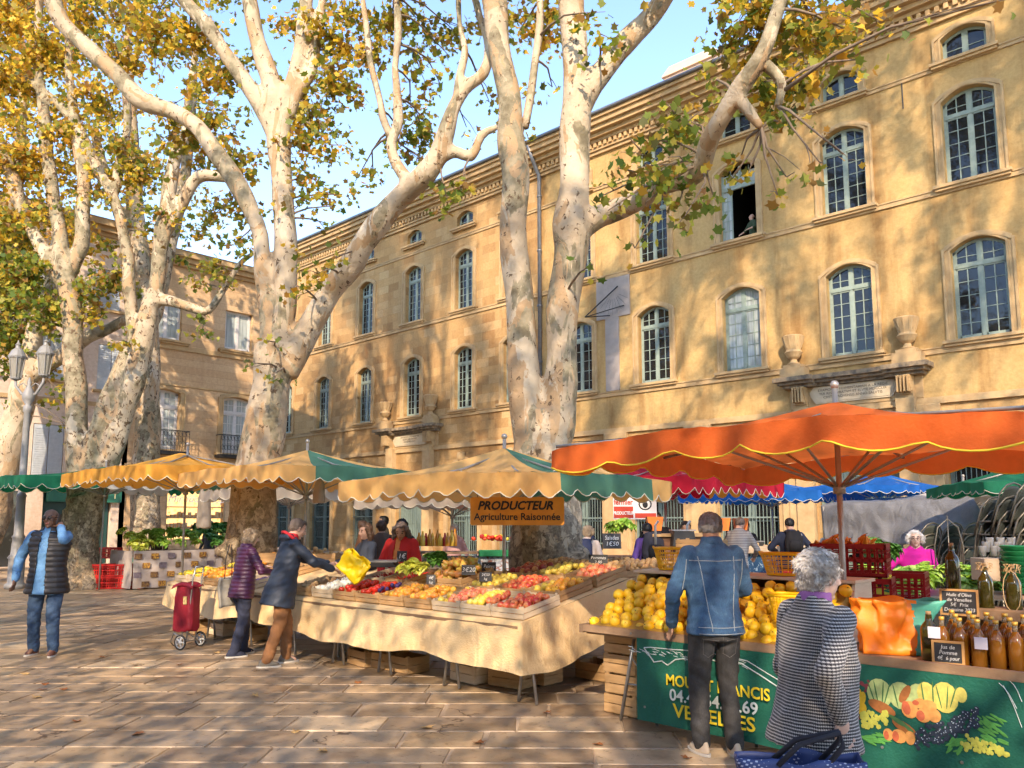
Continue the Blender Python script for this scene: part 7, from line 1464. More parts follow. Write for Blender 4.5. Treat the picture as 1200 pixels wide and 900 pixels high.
    b.ball((0,.082,-.052), (.022,.010,.0065), 8, 6, T=HM); b.ball((0,.080,-.062), (.019,.010,.0065), 8, 6, T=HM)
    hk = h/1.74
    for s in (-1, 1):
        d = (wr[s]-el[s]).normalized(); sd = d.cross(V3((0,0,1))); sd = sd.normalized() if sd.length > .2 else V3((0,1,0)); nn = sd.cross(d).normalized(); 
        if abs(d.z) > .7: sd = V3((0,1,0)); sd = (sd-d*sd.dot(d)).normalized(); nn = V3((-s,0,0)); nn = (nn-d*nn.dot(d)-sd*nn.dot(sd)).normalized()
        w0 = wr[s]; pc_ = w0+d*.05*hk; R3 = Matrix((sd, d, nn)).transposed().to_4x4(); PM_ = Matrix.Translation(pc_) @ R3
        b.ball((0,0,0), (.038*hk,.048*hk,.017*hk), 12, 8, T=PM_); cap(b, w0-d*.01, w0+d*.03*hk, .0165*hk, .019*hk, 8, 2)
        c_ = glovecurl; fr = .0088*hk if near else .011*hk
        for j, (off, L_) in enumerate(((-.027,.066),(-.009,.076),(.009,.072),(.027,.056))):
            a0 = PM_ @ V3((off*hk, .036*hk, 0)); d1 = (d-nn*.25*c_).normalized(); d2 = (d-nn*1.0*c_).normalized(); d3 = (d*.6-nn*1.5*c_).normalized(); p1 = a0+d1*L_*.45*hk; p2 = p1+d2*L_*.32*hk; p3 = p2+d3*L_*.25*hk; b.tube([a0, p1, p2, p3], [fr*1.05, fr, fr*.92, fr*.72], 7); b.ball(p3, fr*.72, 6, 5)
        th = -1; a0 = PM_ @ V3((th*.028*hk, -.018*hk, -.004*hk)); p1 = a0+(sd*th*.7+d*.6-nn*.3).normalized()*.035*hk; p2 = p1+(sd*th*.3+d*.9-nn*.5).normalized()*.028*hk; b.tube([a0, p1, p2], [fr*1.3, fr*1.15, fr*.85], 7); b.ball(p2, fr*.85, 6, 5)
    me = remeshed(b, v*(.72 if near else .85), 2)
    o = meshobj('body', me, [SK[skin], EYE_, LIP], root)
    if near or detail <= 1:
        inv = HM.inverted(); n = len(me.polygons); cc = np.empty(n*3, np.float32); me.polygons.foreach_get('center', cc); cc = cc.reshape(-1,3); Mi = np.array(inv); L = cc@Mi[:3,:3].T+Mi[:3,3]; mi = np.zeros(n, np.int32)
        for s in (-1, 1): mi[(np.abs(L[:,0]-s*.030) < .012) & (np.abs(L[:,2]-.004) < .0055) & (L[:,1] > .07)] = 1; mi[(np.abs(L[:,0]-s*.030) < .019) & (np.abs(L[:,2]-.027) < .004) & (L[:,1] > .06)] = 1
        mi[(np.abs(L[:,0]) < .022) & (np.abs(L[:,2]+.057) < .009) & (L[:,1] > .078)] = 2; me.polygons.foreach_set('material_index', mi)
    # ---- upper garment
    t_ = .008*h; base = coat_hem if coat_hem is not None else hem
    if top != 'none':
        u = MB(); rings = [(0,-.002,base,(.104 if base > -.09 else .112)*g,(.082 if base > -.09 else .098)*g)] if coat_hem is None else []
        if coat_hem is not None:
            zz = coat_hem
            while zz < -.02: f_ = zz/coat_hem; rings.append((0, -.004, zz, (.100+.002*f_)*g, (.078+.012*f_)*g)); zz += .04
        rings += [(0,0,.0,.099*g,(.080 if base > -.09 else .086)*g),(0,.004,.08,.090*g,.072*g),(0,.004,.16,.096*g,.070*g),(0,.0,.225,.101*(.5+.5*g)*sh_w,.066*(.6+.4*g)),(0,-.004,.27,.100*sh_w,.056*(.7+.3*g)),(0,-.008,.300,.079*sh_w,.048),(0,-.010,.320,.057,.042),(0,-.010,.338,.038,.037)]
        Tc = T if coat_hem is None else T; u.loft([tuple(x*h for x in r) for r in rings], T=Tc, n=24)
        for s in (-1, 1):
            if sleeves != 'none':
                cap(u, sh[s]+(T.to_3x3() @ V3((-s*.006*h,0,-.002*h))), el[s], .0365*h*(.7+.3*g), .032*h)
                e_ = wr[s] if sleeves == 'long' else el[s].lerp(wr[s], .3); cap(u, el[s], e_, .031*h, .0245*h if sleeves == 'long' else .029*h)
        me = remeshed(u, v*1.15, 4, (topdisp if not shirt else None) or (folds(.011, 10, int(abs(loc[0]*10)) % 50) if near else wrinkle(.008, 13, int(abs(loc[0]*10)) % 50))); o = meshobj(top or 'jacket', me, topmat if not shirt else shirt, root)
        if shirt:      # open waistcoat over the shirt
            u = MB(); u.loft([tuple((x*(1.11 if i_ in (3,4) else 1))*h for i_, x in enumerate(r)) for r in rings], T=T, n=24)
            for s in (-1, 1): (cap(u, sh[s], el[s], .042*h, .035*h), cap(u, el[s], wr[s], .034*h, .028*h)) if open_sleeves else u.ball(sh[s]+V3((-s*.016*h,0,-.004*h)), .040*h, 10, 8)
            me = remeshed(u, v*1.15, 3, topdisp); inv = np.array(T.inverted()); import bmesh; bm = bmesh.new(); bm.from_mesh(me); Ti = T.inverted()
            kill = [f for f in bm.faces if (lambda c_: c_.y > 0 and abs(c_.x-.01*h) < (.030+.06*max(0, -c_.z/h+.1))*h*(1.0 if c_.z < .24*h else .8))(Ti @ f.calc_center_median())]; bmesh.ops.delete(bm, geom=kill, context='FACES'); bm.to_mesh(me); bm.free(); o2 = meshobj('waistcoat', me, topmat, root); sm = o2.modifiers.new('S', 'SOLIDIFY'); sm.thickness = .012
        if neckc: m_ = MB(); m_.loft([tuple(x*h for x in r) for r in ((0,-.008,.318,.050,.048),(0,-.006,.342,.043,.043),(0,-.002,.350,.040,.041))], T=T, n=20); me = remeshed(m_, v, 2, wrinkle(.003, 30, 3)); meshobj('collar', me, neckc, root)
    if not hide_legs:
        u = MB(); u.loft([tuple(x*h for x in r) for r in ((0,0,-.06,.084*g,.066*g),(0,-.002,-.01,.086*g,.066*g),(0,0,.03,.076*g,.056*g))], T=T, n=22)
        for s in (-1, 1): cap(u, hip[s]+V3((0,0,-.015*h)), kn[s], .054*h*(.6+.4*g), .041*h, 14); cap(u, kn[s], an[s]+V3((0,0,-.002*h)), .041*h, .034*h, 14)
        me = remeshed(u, v*1.15, 3, folds(.011, 13, 7) if near else wrinkle(.006, 18, 7, .9)); meshobj('trousers', me, bottom or M('trousers_dark', (.03,.03,.035)), root)
        for s in (-1, 1):
            f = an[s]; yaw_ = (s*-.18)+(feet[s][3] if len(feet[s]) > 3 else 0); FT_ = Matrix.Translation((f.x, f.y, f.z-.045*h)) @ Matrix.Rotation(yaw_, 4, 'Z'); m_ = MB(); m_.loft([(0, -.012, .012, .038, .05), (0,.03,.02,.044,.125), (0,.02,.045,.04,.112), (0,.0,.07,.034,.075), (0,-.02,.095,.031,.045)], T=FT_, n=18); me = remeshed(m_, .008 if near else .012, 2); so_ = meshobj('shoe', me, shoe or RUB, root)
            m_ = MB(); m_.loft([(0,.03,.0,.044,.135),(0,.03,.018,.046,.136)], T=FT_, n=20); m_.build('sole', SOLE, so_, smooth=False)
    # ---- hair
    if hair and hairstyle != 'none':
        u = MB()
        if hairstyle in ('short', 'curly', 'long', 'bob', 'crop'):
            u.ball((0,-.024,.036), (.083,.088,.076), 16, 12, T=HM); u.ball((0,-.052,-.0), (.068,.054,.064), 14, 10, T=HM); u.ball((0,.030,.084), (.055,.042,.024), 12, 8, T=HM)
            for s in (-1, 1): u.ball((s*.066,-.018,.010), (.018,.036,.040), 10, 8, T=HM)
        if hairstyle == 'long':
            for s in (-1, 1): u.tube([q(s*.072,.02,.06), q(s*.092,-.005,-.02), q(s*.098,-.01,-.09), q(s*.085,.0,-.16)], [.03*k,.034*k,.036*k,.018*k], 10)
            u.loft([(0,-.05,.04,.08,.05),(0,-.06,-.05,.09,.045),(0,-.06,-.13,.09,.04),(0,-.055,-.17,.06,.03)], T=HM, n=16)
        if hairstyle == 'bob':
            for s in (-1, 1): u.tube([q(s*.07,.03,.06), q(s*.088,.005,.0), q(s*.088,-.0,-.06)], [.028*k,.034*k,.024*k], 10)
            u.ball((0,-.05,-.04), (.082,.05,.06), 12, 8, T=HM)
        if hairstyle == 'curly': u.ball((0,-.035,.035), (.092,.092,.088), 14, 10, T=HM); u.ball((0,-.055,-.035), (.078,.05,.05), 12, 8, T=HM); [u.ball((s*.078,.0,.03), (.022,.034,.036), 8, 6, T=HM) for s in (-1, 1)]
        if hairstyle == 'cap': u.ball((0,-.008,.058), (.082,.098,.06), 14, 10, T=HM); u.prism([(-.06,.05),(.06,.05),(.05,.16),(-.05,.16)], .05, .06, axis='z', T=HM)
        amp = {'crop':.003,'short':.006,'curly':.008,'long':.012,'bob':.007,'cap':.0}.get(hairstyle, .006)
        me = remeshed(u, v*.85, 2, lambda c, n: amp*snoise(c*np.array([1,1,.45]), 55, 3)+amp*.8*snoise(c, 95, 9)); me = strands(me, 5200 if near else 1400, .026 if hairstyle != 'crop' else .016, HC) if hairstyle != 'cap' else me; meshobj('cap' if hairstyle == 'cap' else 'hair', me, hair, root)
    if glasses:
        m_ = MB()
        for s in (-1, 1):
            P_ = [q(s*.031+.023*math.cos(a*PI/6), .096-.006*abs(math.cos(a*PI/6)), .003+.017*math.sin(a*PI/6)) for a in range(12)]
            if glasses == 'sun': m_.add([q(s*.031, .1, .003)]+P_, [(0, 1+i, 1+(i+1) % 12) for i in range(12)])
            m_.tube(P_+[P_[0]], .0022*k, 4); m_.tube([q(s*.053,.09,.008), q(s*.079,.02,.01), q(s*.08,-.01,.004)], .002*k, 4)
        m_.tube([q(-.01,.098,.006), q(.01,.098,.006)], .002*k, 4); m_.build('glasses', EYE_, root)
    root['_'] = 0; del root['_']; INFO[root.name] = dict(T=T, HM=HM, wr=wr, el=el, sh=sh, h=h, an=an); return root
INFO = {}
SOLE = M('shoe_sole', (.62,.58,.50), (.5,.46,.4), 8, .7, 0)
C = lambda n, c, c2=None, **k: M('cloth_'+n, c, c2 or tuple(x*.75 for x in c), 9, k.pop('rough', .85), .35, 70, bdist=.006, **k)
def denim(name, c, c2, worn=(.30,.36,.42)):
    m, nt, bs = mk(name); ov = objvec(nt); f = noise_fac(nt, 7, 5, .65, ov, .6); c_ = ramp(nt, f, [(.32, c2), (.55, c), (.75, worn)]); w_ = noise_fac(nt, 240, 2, .5, mapvec(nt, ov, (1,1,.25))); c_ = mixc(nt, .5, c_, ramp(nt, w_, [(.35,(.6,.6,.62)),(.65,(1.2,1.2,1.2))]), 'MULTIPLY'); lk(nt, c_, bs.inputs['Base Color']); bs.inputs['Roughness'].default_value = .85; bump(nt, bs, w_, .3, .003); return m
JEAN = denim('denim_blue', (.035,.075,.14), (.018,.042,.085), (.09,.15,.22)); JACK = denim('denim_jacket', (.035,.10,.19), (.018,.055,.12), (.10,.19,.29)); BJEAN = denim('denim_black', (.040,.038,.036), (.022,.021,.02), (.075,.07,.066)); NJEAN = denim('denim_navy', (.022,.028,.055), (.014,.018,.035), (.04,.045,.08)); SHIRTB = denim('chambray_shirt', (.09,.23,.42), (.06,.17,.33), (.15,.32,.50))
HG = M('hair_grey', (.36,.34,.32), (.20,.19,.18), 40, .6, .5, 120, bdist=.006, stretch=(1,1,.3)); HW = M('hair_white', (.66,.63,.60), (.45,.43,.41), 40, .6, .5, 120, bdist=.006, stretch=(1,1,.3)); HB = M('hair_brown', (.12,.065,.035), (.06,.03,.018), 40, .5, .5, 120, bdist=.006, stretch=(1,1,.3)); HD = M('hair_black', (.018,.015,.013), (.01,.009,.008), 40, .45, .5, 120, bdist=.006, stretch=(1,1,.3)); HBL = M('hair_blonde_grey', (.42,.31,.20), (.28,.20,.12), 40, .6, .5, 120, bdist=.006, stretch=(1,1,.3)); HGB = M('hair_grey_brown', (.20,.15,.12), (.10,.075,.06), 40, .6, .5, 120, bdist=.006, stretch=(1,1,.3))
def W(x, d): q = fwd(x, d); return (q[0], q[1], 0)
def facing(deg): return YAW+R(deg)      # 0 = away from the camera, 180 = towards it, -90 = to the right of the photo, 90 = to the left
def puffer(per, amp): return lambda c, n: amp*np.abs(np.sin(c[:, 2]*PI/per))**.5-amp*.6+.004*snoise(c, 20, 2)
# --- man on the phone
g_ = G(50, 768); VEST = C('vest_charcoal', (.022,.022,.026), (.012,.012,.014), rough=.5)
pm_ = person('man in black quilted waistcoat and blue shirt walking with a phone at his ear', (g_.x, g_.y, 0), facing(186), 1.84, hands={-1: ((-.085, .055, .335), (-.8,.3,-1.2)), 1: ((.185,.04,.0), (1,-1,0))}, feet={-1: (-.075,.03), 1: (.078,-.04)}, head=(-.05,.02,.05), skin='dark', girth=1.12, top='shirt', topmat=VEST, shirt=SHIRTB, bottom=JEAN, shoe=M('shoe_brown', (.13,.05,.03), (.08,.03,.02), 9, .6), hair=M('hair_stubble', (.05,.04,.035), (.03,.025,.02), 40, .8, .2), hairstyle='none', near=True, glasses='sun', topdisp=puffer(.062,.016), sh_w=1.14, glovecurl=.8, hem=-.10)
I = INFO[pm_.name]; w_ = I['wr'][-1]; ph_ = MB(); ph_.box((0,0,0), (.012,.075,.15)); q_ = ph_.build('mobile_phone', PBLK, bevel=.003); q_.matrix_world = pm_.matrix_basis @ Matrix.Translation(I['HM'] @ V3((-.098,.01,-.02))) @ Matrix.Rotation(.5, 4, 'X'); tag(q_, 'black mobile phone held at the ear of the man in the waistcoat', 'phone')
# --- woman in purple quilted jacket
g_ = G(314, 764); PURP = C('purple_quilt', (.075,.018,.055), (.05,.012,.038), rough=.42)
pw_ = person('short-haired woman in dark purple quilted jacket and navy trousers at the stall', (g_.x, min(g_.y, 5.02), 0), facing(-48), 1.60, lean=.10, hands={-1: ((-.13,.20,.17), (-1,-.4,-1)), 1: ((.11,.19,.13), (1,-.4,-1))}, feet={-1: (-.05,.05), 1: (.06,-.07)}, head=(-.1,-.25,0), skin='pale', girth=1.12, topmat=PURP, bottom=NJEAN, shoe=C('shoe_navy', (.03,.035,.06)), hair=HBL, hairstyle='bob', near=True, topdisp=puffer(.048,.013), hem=-.07)
TOTE = C('tote_grey', (.34,.31,.25), (.26,.23,.18)); I = INFO[pw_.name]; mb = MB(); mb.grid(lambda a, b_: (-.015+.30*(a-.5), .015*math.sin(a*9)+.02*math.sin(b_*5), -.36*b_*(1-.06*math.sin(a*PI))), 14, 12); m2_ = MB(); ob = mb.build('shoulder_bag', TOTE, None, smooth=True, rec=False, solid=.03); ob.matrix_world = pw_.matrix_basis @ Matrix.Translation((-.20,-.05,.92)) @ Matrix.Rotation(PI/2+.2, 4, 'Z'); tag(ob, 'flat grey cloth bag hanging from the shoulder of the woman in purple', 'bag'); m2_.tube([(.0,0,-.01), (.03,.05,.22), (.05,.10,.40)], .006, 5); m2_.tube([(-.1,0,-.01),(-.06,.05,.22),(.02,.10,.40)], .006, 5); m2_.build('strap', PBLK, ob)
# --- man in navy coat and brown cords
g_ = G(360, 774); NAVY = C('navy_coat', (.022,.034,.055), (.014,.022,.038), rough=.6); CORD = C('brown_cord', (.26,.115,.045), (.18,.08,.03)); REDL = C('red_lining', (.55,.02,.03), (.45,.015,.02))
pn_ = person('grey-haired man in navy parka with red hood lining and brown trousers leaning to the stall', (g_.x, min(g_.y, 5.02), 0), facing(-58), 1.74, lean=.20, hands={-1: ((-.06,.29,.20), (-1,-.3,-1)), 1: ((.08,.28,.17), (1,-.3,-1))}, feet={-1: (-.05,.06), 1: (.07,-.10)}, head=(-.05,-.42,0), skin='light', girth=1.15, topmat=NAVY, bottom=CORD, shoe=M('shoe_grey', (.16,.14,.11), (.1,.09,.07), 9, .7), hair=HGB, hairstyle='crop', near=True, hem=-.13, neckc=REDL)
I = INFO[pn_.name]; mb = MB(); mb.loft([(0,-.055,.50,.10,.05),(0,-.07,.54,.13,.075),(0,-.06,.585,.12,.07),(0,-.045,.60,.08,.04)], T=I['T'], n=18); me = remeshed(mb, .012, 2, wrinkle(.012, 20, 3)); meshobj('hood', me, NAVY, pn_); mb = MB(); mb.tube([I['T'] @ V3(p) for p in ((-.13,.02,.52),(-.12,-.06,.57),(-.05,-.115,.605),(.05,-.115,.605),(.12,-.06,.57),(.13,.02,.52))], .018, 8); mb.build('hood_lining', REDL, pn_, smooth=True)
p = D(408, 668, 9.1); bag('carrier_bag', 'bright yellow plastic bag held out by the man in the navy parka', (p.x, p.y, p.z-.05), YAW-.3, .30, .14, .24, M('bag_yellow', (.86,.58,.01), (.78,.50,.01), 5, .4, .3, 14, bdist=.02), M('bag_yellow'  , (0,0,0)), crumple=.05, seed=8).rotation_euler = (0, .7, YAW-.3)
# --- vendors
person('dark-haired woman vendor in grey-blue sweater serving behind the table', W(-1.92, 11.0), facing(125), 1.66, lean=.06, hands={-1: ((-.10,.19,.10), (-1,-.4,-1)), 1: ((.06,.24,.16), (1,-.4,-1))}, head=(.1,-.12,0), skin='light', topmat=C('sweater_slate', (.045,.055,.075), (.03,.038,.052)), hair=HB, hairstyle='long', hide_legs=False, girth=.98)
person('woman vendor in red fleece jacket and orange top looking down', W(-1.42, 10.7), facing(160), 1.70, lean=.1, hands={-1: ((-.09,.16,.06), (-1,-.4,-1)), 1: ((.10,.16,.05), (1,-.4,-1))}, head=(.3,-.5,0), skin='tan', top='top', open_sleeves=True, topmat=C('red_fleece', (.55,.02,.015), (.42,.015,.01)), shirt=C('orange_top', (.72,.24,.06), (.6,.2,.05)), hair=HGB, hairstyle='long', girth=1.1)
# --- man in denim
g_ = G(838, 880)
pd_ = person('man seen from behind in blue denim jacket and black jeans at the quince counter', (g_.x+.06, g_.y-.06, 0), facing(8), 1.76, lean=.06, hands={-1: ((-.135,.13,.005), (-1,-1,0)), 1: ((.09,.19,.10), (1,-.8,-.3))}, feet={-1: (-.062,.02), 1: (.062,-.02)}, head=(-.35,-.38,0), skin='tan', girth=1.16, topmat=JACK, bottom=BJEAN, shoe=M('trainer_cream', (.62,.50,.36), (.5,.38,.26), 12, .7), hair=HG, hairstyle='crop', near=True, hem=-.035, sh_w=1.05, neckc=JACK)
from mathutils.bvhtree import BVHTree
def seams(root, part, lines, r, mat_, name='seam'):
    o = next(c for c in root.children if c.name.startswith(part)); bv = BVHTree.FromPolygons([v_.co for v_ in o.data.vertices], [p_.vertices for p_ in o.data.polygons]); T = INFO[root.name]['T']; h = INFO[root.name]['h']; mb = MB()
    for L, dr in lines:
        pts = []
        for i in range(len(L)-1):
            for j in range(7):
                t = j/6; p_ = T @ V3([h*(L[i][q_]+(L[i+1][q_]-L[i][q_])*t) for q_ in range(3)]); d_ = (T.to_3x3() @ V3(dr)).normalized(); hit = bv.ray_cast(p_-d_*.6, d_)
                if hit[0] is not None: pts.append(hit[0]-d_*.001)
        if len(pts) > 2: mb.tube(pts, r, 4)
    mb.build(name, mat_, o)
SEAM = M('seam_thread', (.30,.34,.36), (.2,.25,.28), 40, .9, 0); BK = (0, 1, 0)
seams(pd_, 'jacket', [([(-.075,0,.27),(-.045,0,.0),(-.045,0,-.02)], BK), ([(.075,0,.27),(.045,0,.0),(.045,0,-.02)], BK), ([(-.11,0,.255),(0,0,.25),(.11,0,.255)], BK), ([(-.09,0,-.005),(0,0,-.008),(.09,0,-.005)], BK), ([(-.09,0,-.03),(0,0,-.033),(.09,0,-.03)], BK), ([(-.118,0,.26),(-.128,0,.14)], BK), ([(.118,0,.26),(.128,0,.14)], BK)], .0035, SEAM)
seams(pd_, 'trousers', [([(0,0,-.04),(0,0,-.085)], BK), ([(-.075,0,-.05),(-.015,0,-.058)], BK), ([(.075,0,-.05),(.015,0,-.058)], BK), ([(-.07,0,-.05),(-.066,0,-.11),(-.043,0,-.125),(-.02,0,-.11),(-.017,0,-.055)], BK), ([(.07,0,-.05),(.066,0,-.11),(.043,0,-.125),(.02,0,-.11),(.017,0,-.055)], BK)], .002, M('seam_dark', (.12,.11,.10)))
# --- old woman with checked coat
m, nt, bs = mk('houndstooth'); ov = objvec(nt); sp = nd(nt, 'ShaderNodeSeparateXYZ'); lk(nt, ov, sp.inputs[0])
def mth(op, a, b_=None):
    n = nd(nt, 'ShaderNodeMath', operation=op)
    for i, x in enumerate((a, b_)):
        if x is None: continue
        if hasattr(x, 'is_linked'): lk(nt, x, n.inputs[i])
        else: n.inputs[i].default_value = x
    return n.outputs[0]
at_ = mth('ARCTAN2', sp.outputs['Y'], sp.outputs['X']); P_ = .0125
s1 = mth('GREATER_THAN', mth('SINE', mth('MULTIPLY', sp.outputs['Z'], 2*PI/P_)), -.3); s2 = mth('GREATER_THAN', mth('SINE', mth('MULTIPLY', at_, 2*PI*.26/P_)), .15); s3 = mth('GREATER_THAN', mth('SINE', mth('MULTIPLY', mth('ADD', mth('MULTIPLY', at_, .26), sp.outputs['Z']), 4*PI/P_)), 0.0)
both = mth('MULTIPLY', s1, s2); anyv = mth('MAXIMUM', s1, s2); pat = mth('MAXIMUM', both, mth('MULTIPLY', mth('SUBTRACT', anyv, both), mth('MAXIMUM', mth('MULTIPLY', s1, .8), s3)))
lk(nt, mixc(nt, pat, (.50,.475,.45), (.014,.012,.015)), bs.inputs['Base Color']); bs.inputs['Roughness'].default_value = .9; bs.inputs['Sheen Weight'].default_value = .2; HOUND = m
po = person('elderly woman with short grey curls in black and white checked coat passing the counter', W(1.285, 3.56), facing(-72), 1.535, lean=.07, hands={-1: ((-.115,.07,-.02), (-.6,-1,0)), 1: ((.135,-.03,.035), (.6,-1,0))}, feet={-1: (-.05,.08), 1: (.05,-.08)}, head=(.0,-.14,0), skin='pale', girth=1.34, topmat=HOUND, coat_hem=-.065, bottom=C('black_trousers', (.012,.012,.014)), shoe=RUB, hair=M('hair_curls_grey', (.70,.65,.60), (.40,.37,.34), 26, .6, .6, 90, bdist=.01, contrast=.12), hairstyle='curly', near=True, neckc=C('scarf_mauve', (.32,.12,.34), (.20,.08,.22)), sh_w=1.08, headsc=1.04)
PATB = bpy.data.materials.new('blue_weave'); PATB.use_nodes = True; nt = PATB.node_tree; bs = nt.nodes['Principled BSDF']; ch_ = nd(nt, 'ShaderNodeTexVoronoi', i_Scale=48.0, feature='F1', distance='MANHATTAN'); ch_.inputs['Randomness'].default_value = 0.15; lk(nt, mapvec(nt, objvec(nt), (1,1,1.6), (0,.5,0)), ch_.inputs['Vector']); lk(nt, ramp(nt, ch_.outputs['Distance'], [(.30,(.50,.55,.66)),(.38,(.025,.05,.17))]), bs.inputs['Base Color'])
I = INFO[po.name]; wv_ = po.matrix_basis @ I['wr'][1]; gb_ = bag('tote_bag', 'blue and white woven tote bag with dark handles carried by the elderly woman', (wv_.x+math.sin(facing(-72))*.20, wv_.y-math.cos(facing(-72))*.20, wv_.z-.50), YAW-.15, .40, .15, .37, PATB, PATB, cat='bag', hand=(.15, -.02, .10, C('bag_handle_dark', (.03,.03,.04))), crumple=.012, seed=5)
# --- woman in pink
person('white-haired woman in magenta sweater and glasses behind the lettuces', W(4.93, 10.0), facing(150), 1.58, lean=.16, hands={-1: ((-.05,.14,.05), (-1,-.3,-1)), 1: ((.20,.20,.14), (1,-.3,-1))}, head=(.15,-.05,0), skin='pale', topmat=C('magenta_knit', (.60,.01,.28), (.48,.008,.22)), hair=HW, hairstyle='bob', glasses='clear', girth=1.2)
# --- background figures
BLK = C('black_cloth', (.012,.012,.014), (.008,.008,.01)); GST = bpy.data.materials.new('striped_grey'); GST.use_nodes = True; nt = GST.node_tree; bs = nt.nodes['Principled BSDF']; wv = nd(nt, 'ShaderNodeTexWave', wave_type='BANDS', bands_direction='Z', i_Scale=11.0); lk(nt, objvec(nt), wv.inputs['Vector']); lk(nt, ramp(nt, wv.outputs['Fac'], [(.4,(.10,.10,.11)),(.6,(.26,.26,.26))]), bs.inputs['Base Color'])
pb_ = person('person from behind in navy hooded jacket, red trousers and black rucksack at the far stall', W(4.98, 14.6), facing(-5), 1.76, lean=.05, head=(0,-.35,0), hands={-1: ((-.12,.14,.12), (-1,-.6,-.5)), 1: ((.12,.14,.12), (1,-.6,-.5))}, skin='light', topmat=C('navy_hoodie', (.012,.02,.045)), bottom=C('red_trousers', (.48,.03,.035), (.38,.02,.025)), hair=HD, hairstyle='crop', girth=1.2, detail=1.4)
I = INFO[pb_.name]
def rucksack(who, label, c1_, c2_, off=(0,-.20,.36), s=1.0):
    I = INFO[who.name]; r = thing('rucksack', label, 'rucksack'); r.matrix_world = who.matrix_basis @ I['T'] @ Matrix.Translation(off); m_ = MB(); m_.loft([(0,0,-.22*s,.13*s,.07*s),(0,-.01,-.1*s,.16*s,.10*s),(0,-.01,.08*s,.155*s,.09*s),(0,.0,.20*s,.11*s,.06*s)], n=18); me = remeshed(m_, .02, 2, wrinkle(.01, 18, 4)); meshobj('pack_body', me, c1_, r); m_ = MB(); m_.loft([(0,-.09*s,-.15*s,.10*s,.04*s),(0,-.10*s,-.03*s,.11*s,.045*s),(0,-.09*s,.03*s,.08*s,.03*s)], n=14); m_.build('pocket', c2_, r, smooth=True)
    for sx in (-1, 1): m_ = MB(); m_.tube([(sx*.09, .03, .16*s), (sx*.11, .11, .2), (sx*.12, .26, .12), (sx*.13, .30, -.02), (sx*.14, .12, -.16)], .018, 6); m_.build('strap', c2_, r, smooth=True)
    return r
rucksack(pb_, 'black rucksack worn over the navy hooded jacket', BLK, BLK)
m_ = MB(); m_.tube([(.035+.06*math.cos(a*PI/8), -.148-.0, .44+.06*math.sin(a*PI/8)) for a in range(17)], .012, 5); o = m_.build('printed_roundel', M('white_print', (.6,.6,.62)), pb_); o.matrix_local = I['T'] @ Matrix.Translation((.06, .0, .02))
person('man in grey striped pullover bending over the far stall', W(3.95, 14.4), facing(-35), 1.80, lean=.25, head=(0,-.5,0), hands={-1: ((-.1,.2,.1), (-1,-.5,-.5)), 1: ((.1,.2,.1), (1,-.5,-.5))}, skin='light', topmat=GST, hair=HGB, hairstyle='crop', girth=1.1, detail=1.4)
person('black-haired vendor in black shirt bending behind the orange tub', W(4.55, 16.0), facing(170), 1.72, lean=.2, head=(0,-.4,0), skin='tan', topmat=BLK, hair=HD, hairstyle='short', detail=1.6)
person('black-haired vendor in black standing behind the brown counter', W(2.85, 13.4), facing(160), 1.70, lean=.05, head=(.2,-.25,0), skin='tan', topmat=BLK, hair=HD, hairstyle='short', detail=1.6)
person('tall dark figure in black at the left end of the brown counter', W(2.45, 13.9), facing(175), 1.86, skin='dark', topmat=BLK, hair=HD, hairstyle='short', girth=1.25, detail=1.6)
person('man with glasses in white shirt and black scarf sitting behind the far stall', W(6.5, 16.8), facing(190), 1.58, lean=.05, skin='tan', topmat=C('white_shirt', (.62,.60,.58), (.5,.48,.46)), hair=HGB, hairstyle='crop', glasses='clear', detail=1.6, neckc=BLK)
pr_ = person('shopper in white top with reddish hair seen from behind by the trunk', W(1.22, 13.2), facing(-20), 1.62, head=(-.2,-.1,0), skin='pale', topmat=C('pale_top', (.60,.50,.44)), bottom=C('tan_skirt', (.45,.28,.14)), hair=HBL, hairstyle='bob', detail=1.5)
rucksack(pr_, 'small dark blue rucksack on the shopper by the trunk', C('blue_pack', (.03,.04,.09)), C('blue_pack', (0,0,0)), s=.85)
pq_ = person('shopper in violet top from behind with a big dark rucksack', W(2.12, 12.6), facing(10), 1.68, skin='light', topmat=C('violet_top', (.10,.05,.26)), hair=HD, hairstyle='short', detail=1.5, girth=1.1, head=(0,-.5,0), lean=.1)
rucksack(pq_, 'big dark grey rucksack on the shopper in violet', C('grey_pack', (.035,.035,.05)), BLK, s=1.15)
person('man in lilac shirt leaning behind the central trunk', W(1.02, 14.2), facing(60), 1.62, lean=.3, head=(0,-.3,0), skin='light', topmat=C('lilac_shirt', (.52,.45,.56)), hair=HG, hairstyle='crop', detail=1.6)
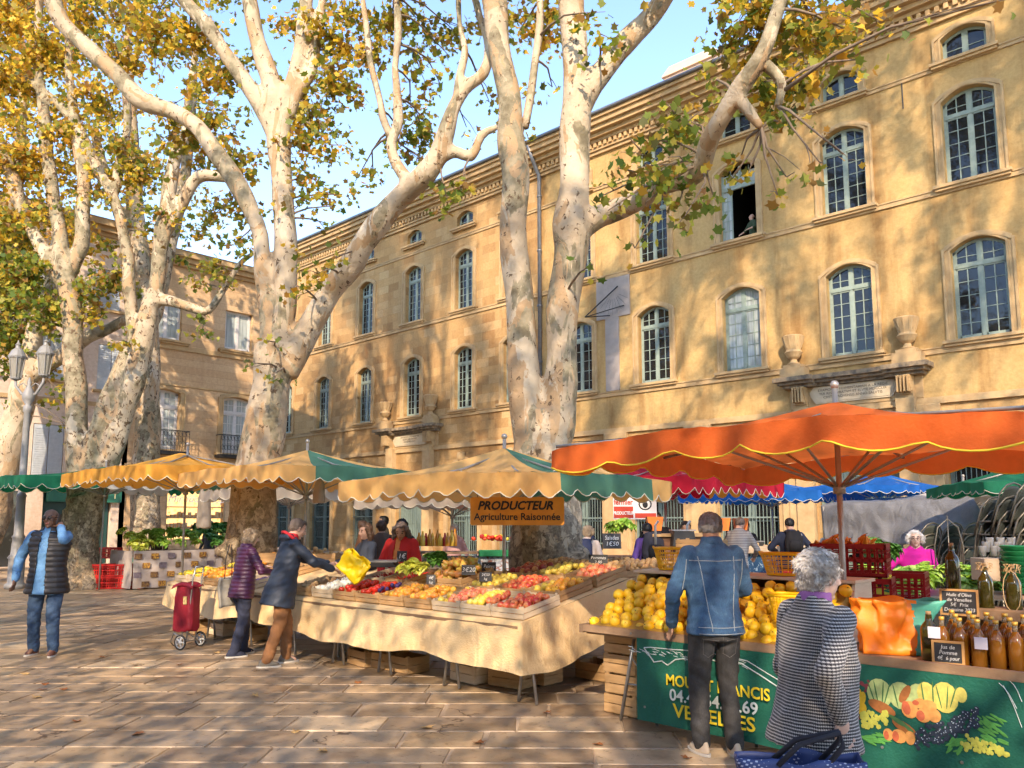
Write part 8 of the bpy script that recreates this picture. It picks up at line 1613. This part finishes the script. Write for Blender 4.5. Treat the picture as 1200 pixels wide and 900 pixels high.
person('figure in pink blouse behind the bottles', W(-1.1, 15.5), facing(150), 1.64, skin='pale', topmat=C('pink_blouse', (.68,.38,.36)), hair=HW, hairstyle='crop', detail=1.6)
person('brown-haired person with wavy hair behind the vendors', W(-2.3, 14.4), facing(20), 1.70, skin='light', topmat=C('brown_coat', (.10,.06,.04)), hair=HB, hairstyle='curly', detail=1.6)
person('dark-haired man behind the vendors looking left', W(-2.45, 15.6), facing(110), 1.80, skin='tan', topmat=C('olive_coat', (.06,.05,.035)), hair=HD, hairstyle='crop', detail=1.6)
person('dark figure with black hair between the vendors', W(-1.75, 13.0), facing(0), 1.72, skin='tan', topmat=BLK, hair=HD, hairstyle='curly', detail=1.6)
person('man in blue t-shirt and black cap far behind the navy parka', W(-5.0, 18.6), facing(170), 1.66, skin='tan', topmat=C('blue_tshirt', (.03,.20,.50)), sleeves='short', hair=HD, hairstyle='cap', detail=1.7)
person('distant shopper with brown hair beside the hanging paper bags', W(-3.1, 17.0), facing(-70), 1.70, skin='light', topmat=C('rust_coat', (.22,.09,.04)), hair=HB, hairstyle='curly', detail=1.7)
person('distant dark-haired figure right of the hanging paper bags', W(-2.6, 19.0), facing(100), 1.66, skin='light', topmat=C('navy_far', (.02,.03,.06)), hair=HD, hairstyle='short', detail=1.7)
person('grey-haired vendor bending behind the yellow-green leaves', W(-9.35, 21.6), facing(180), 1.55, lean=.3, head=(0,-.5,0), skin='light', topmat=C('brown_pull', (.12,.07,.05)), hair=HGB, hairstyle='crop', detail=1.8)
person('balding vendor half hidden behind the dark greens', W(-8.5, 23.0), facing(160), 1.72, skin='light', topmat=C('grey_pull', (.10,.10,.11)), hair=HG, hairstyle='crop', detail=1.8)
# man looking out of the upper window (inside the hall)
wx = -13.55; pwn = person('bald bearded man in dark green shirt leaning at the open upper window', (wx+.38, HV+.42, 11.05), PI-.5, 1.74, lean=.12, head=(-.5,.15,0), skin='light', topmat=C('green_shirt', (.05,.08,.04)), sleeves='short', hair=None, hands={-1: ((-.12,.2,.1), (-1,-.3,-1)), 1: ((.14,.2,.08), (1,-.3,-1))}, detail=1.3)
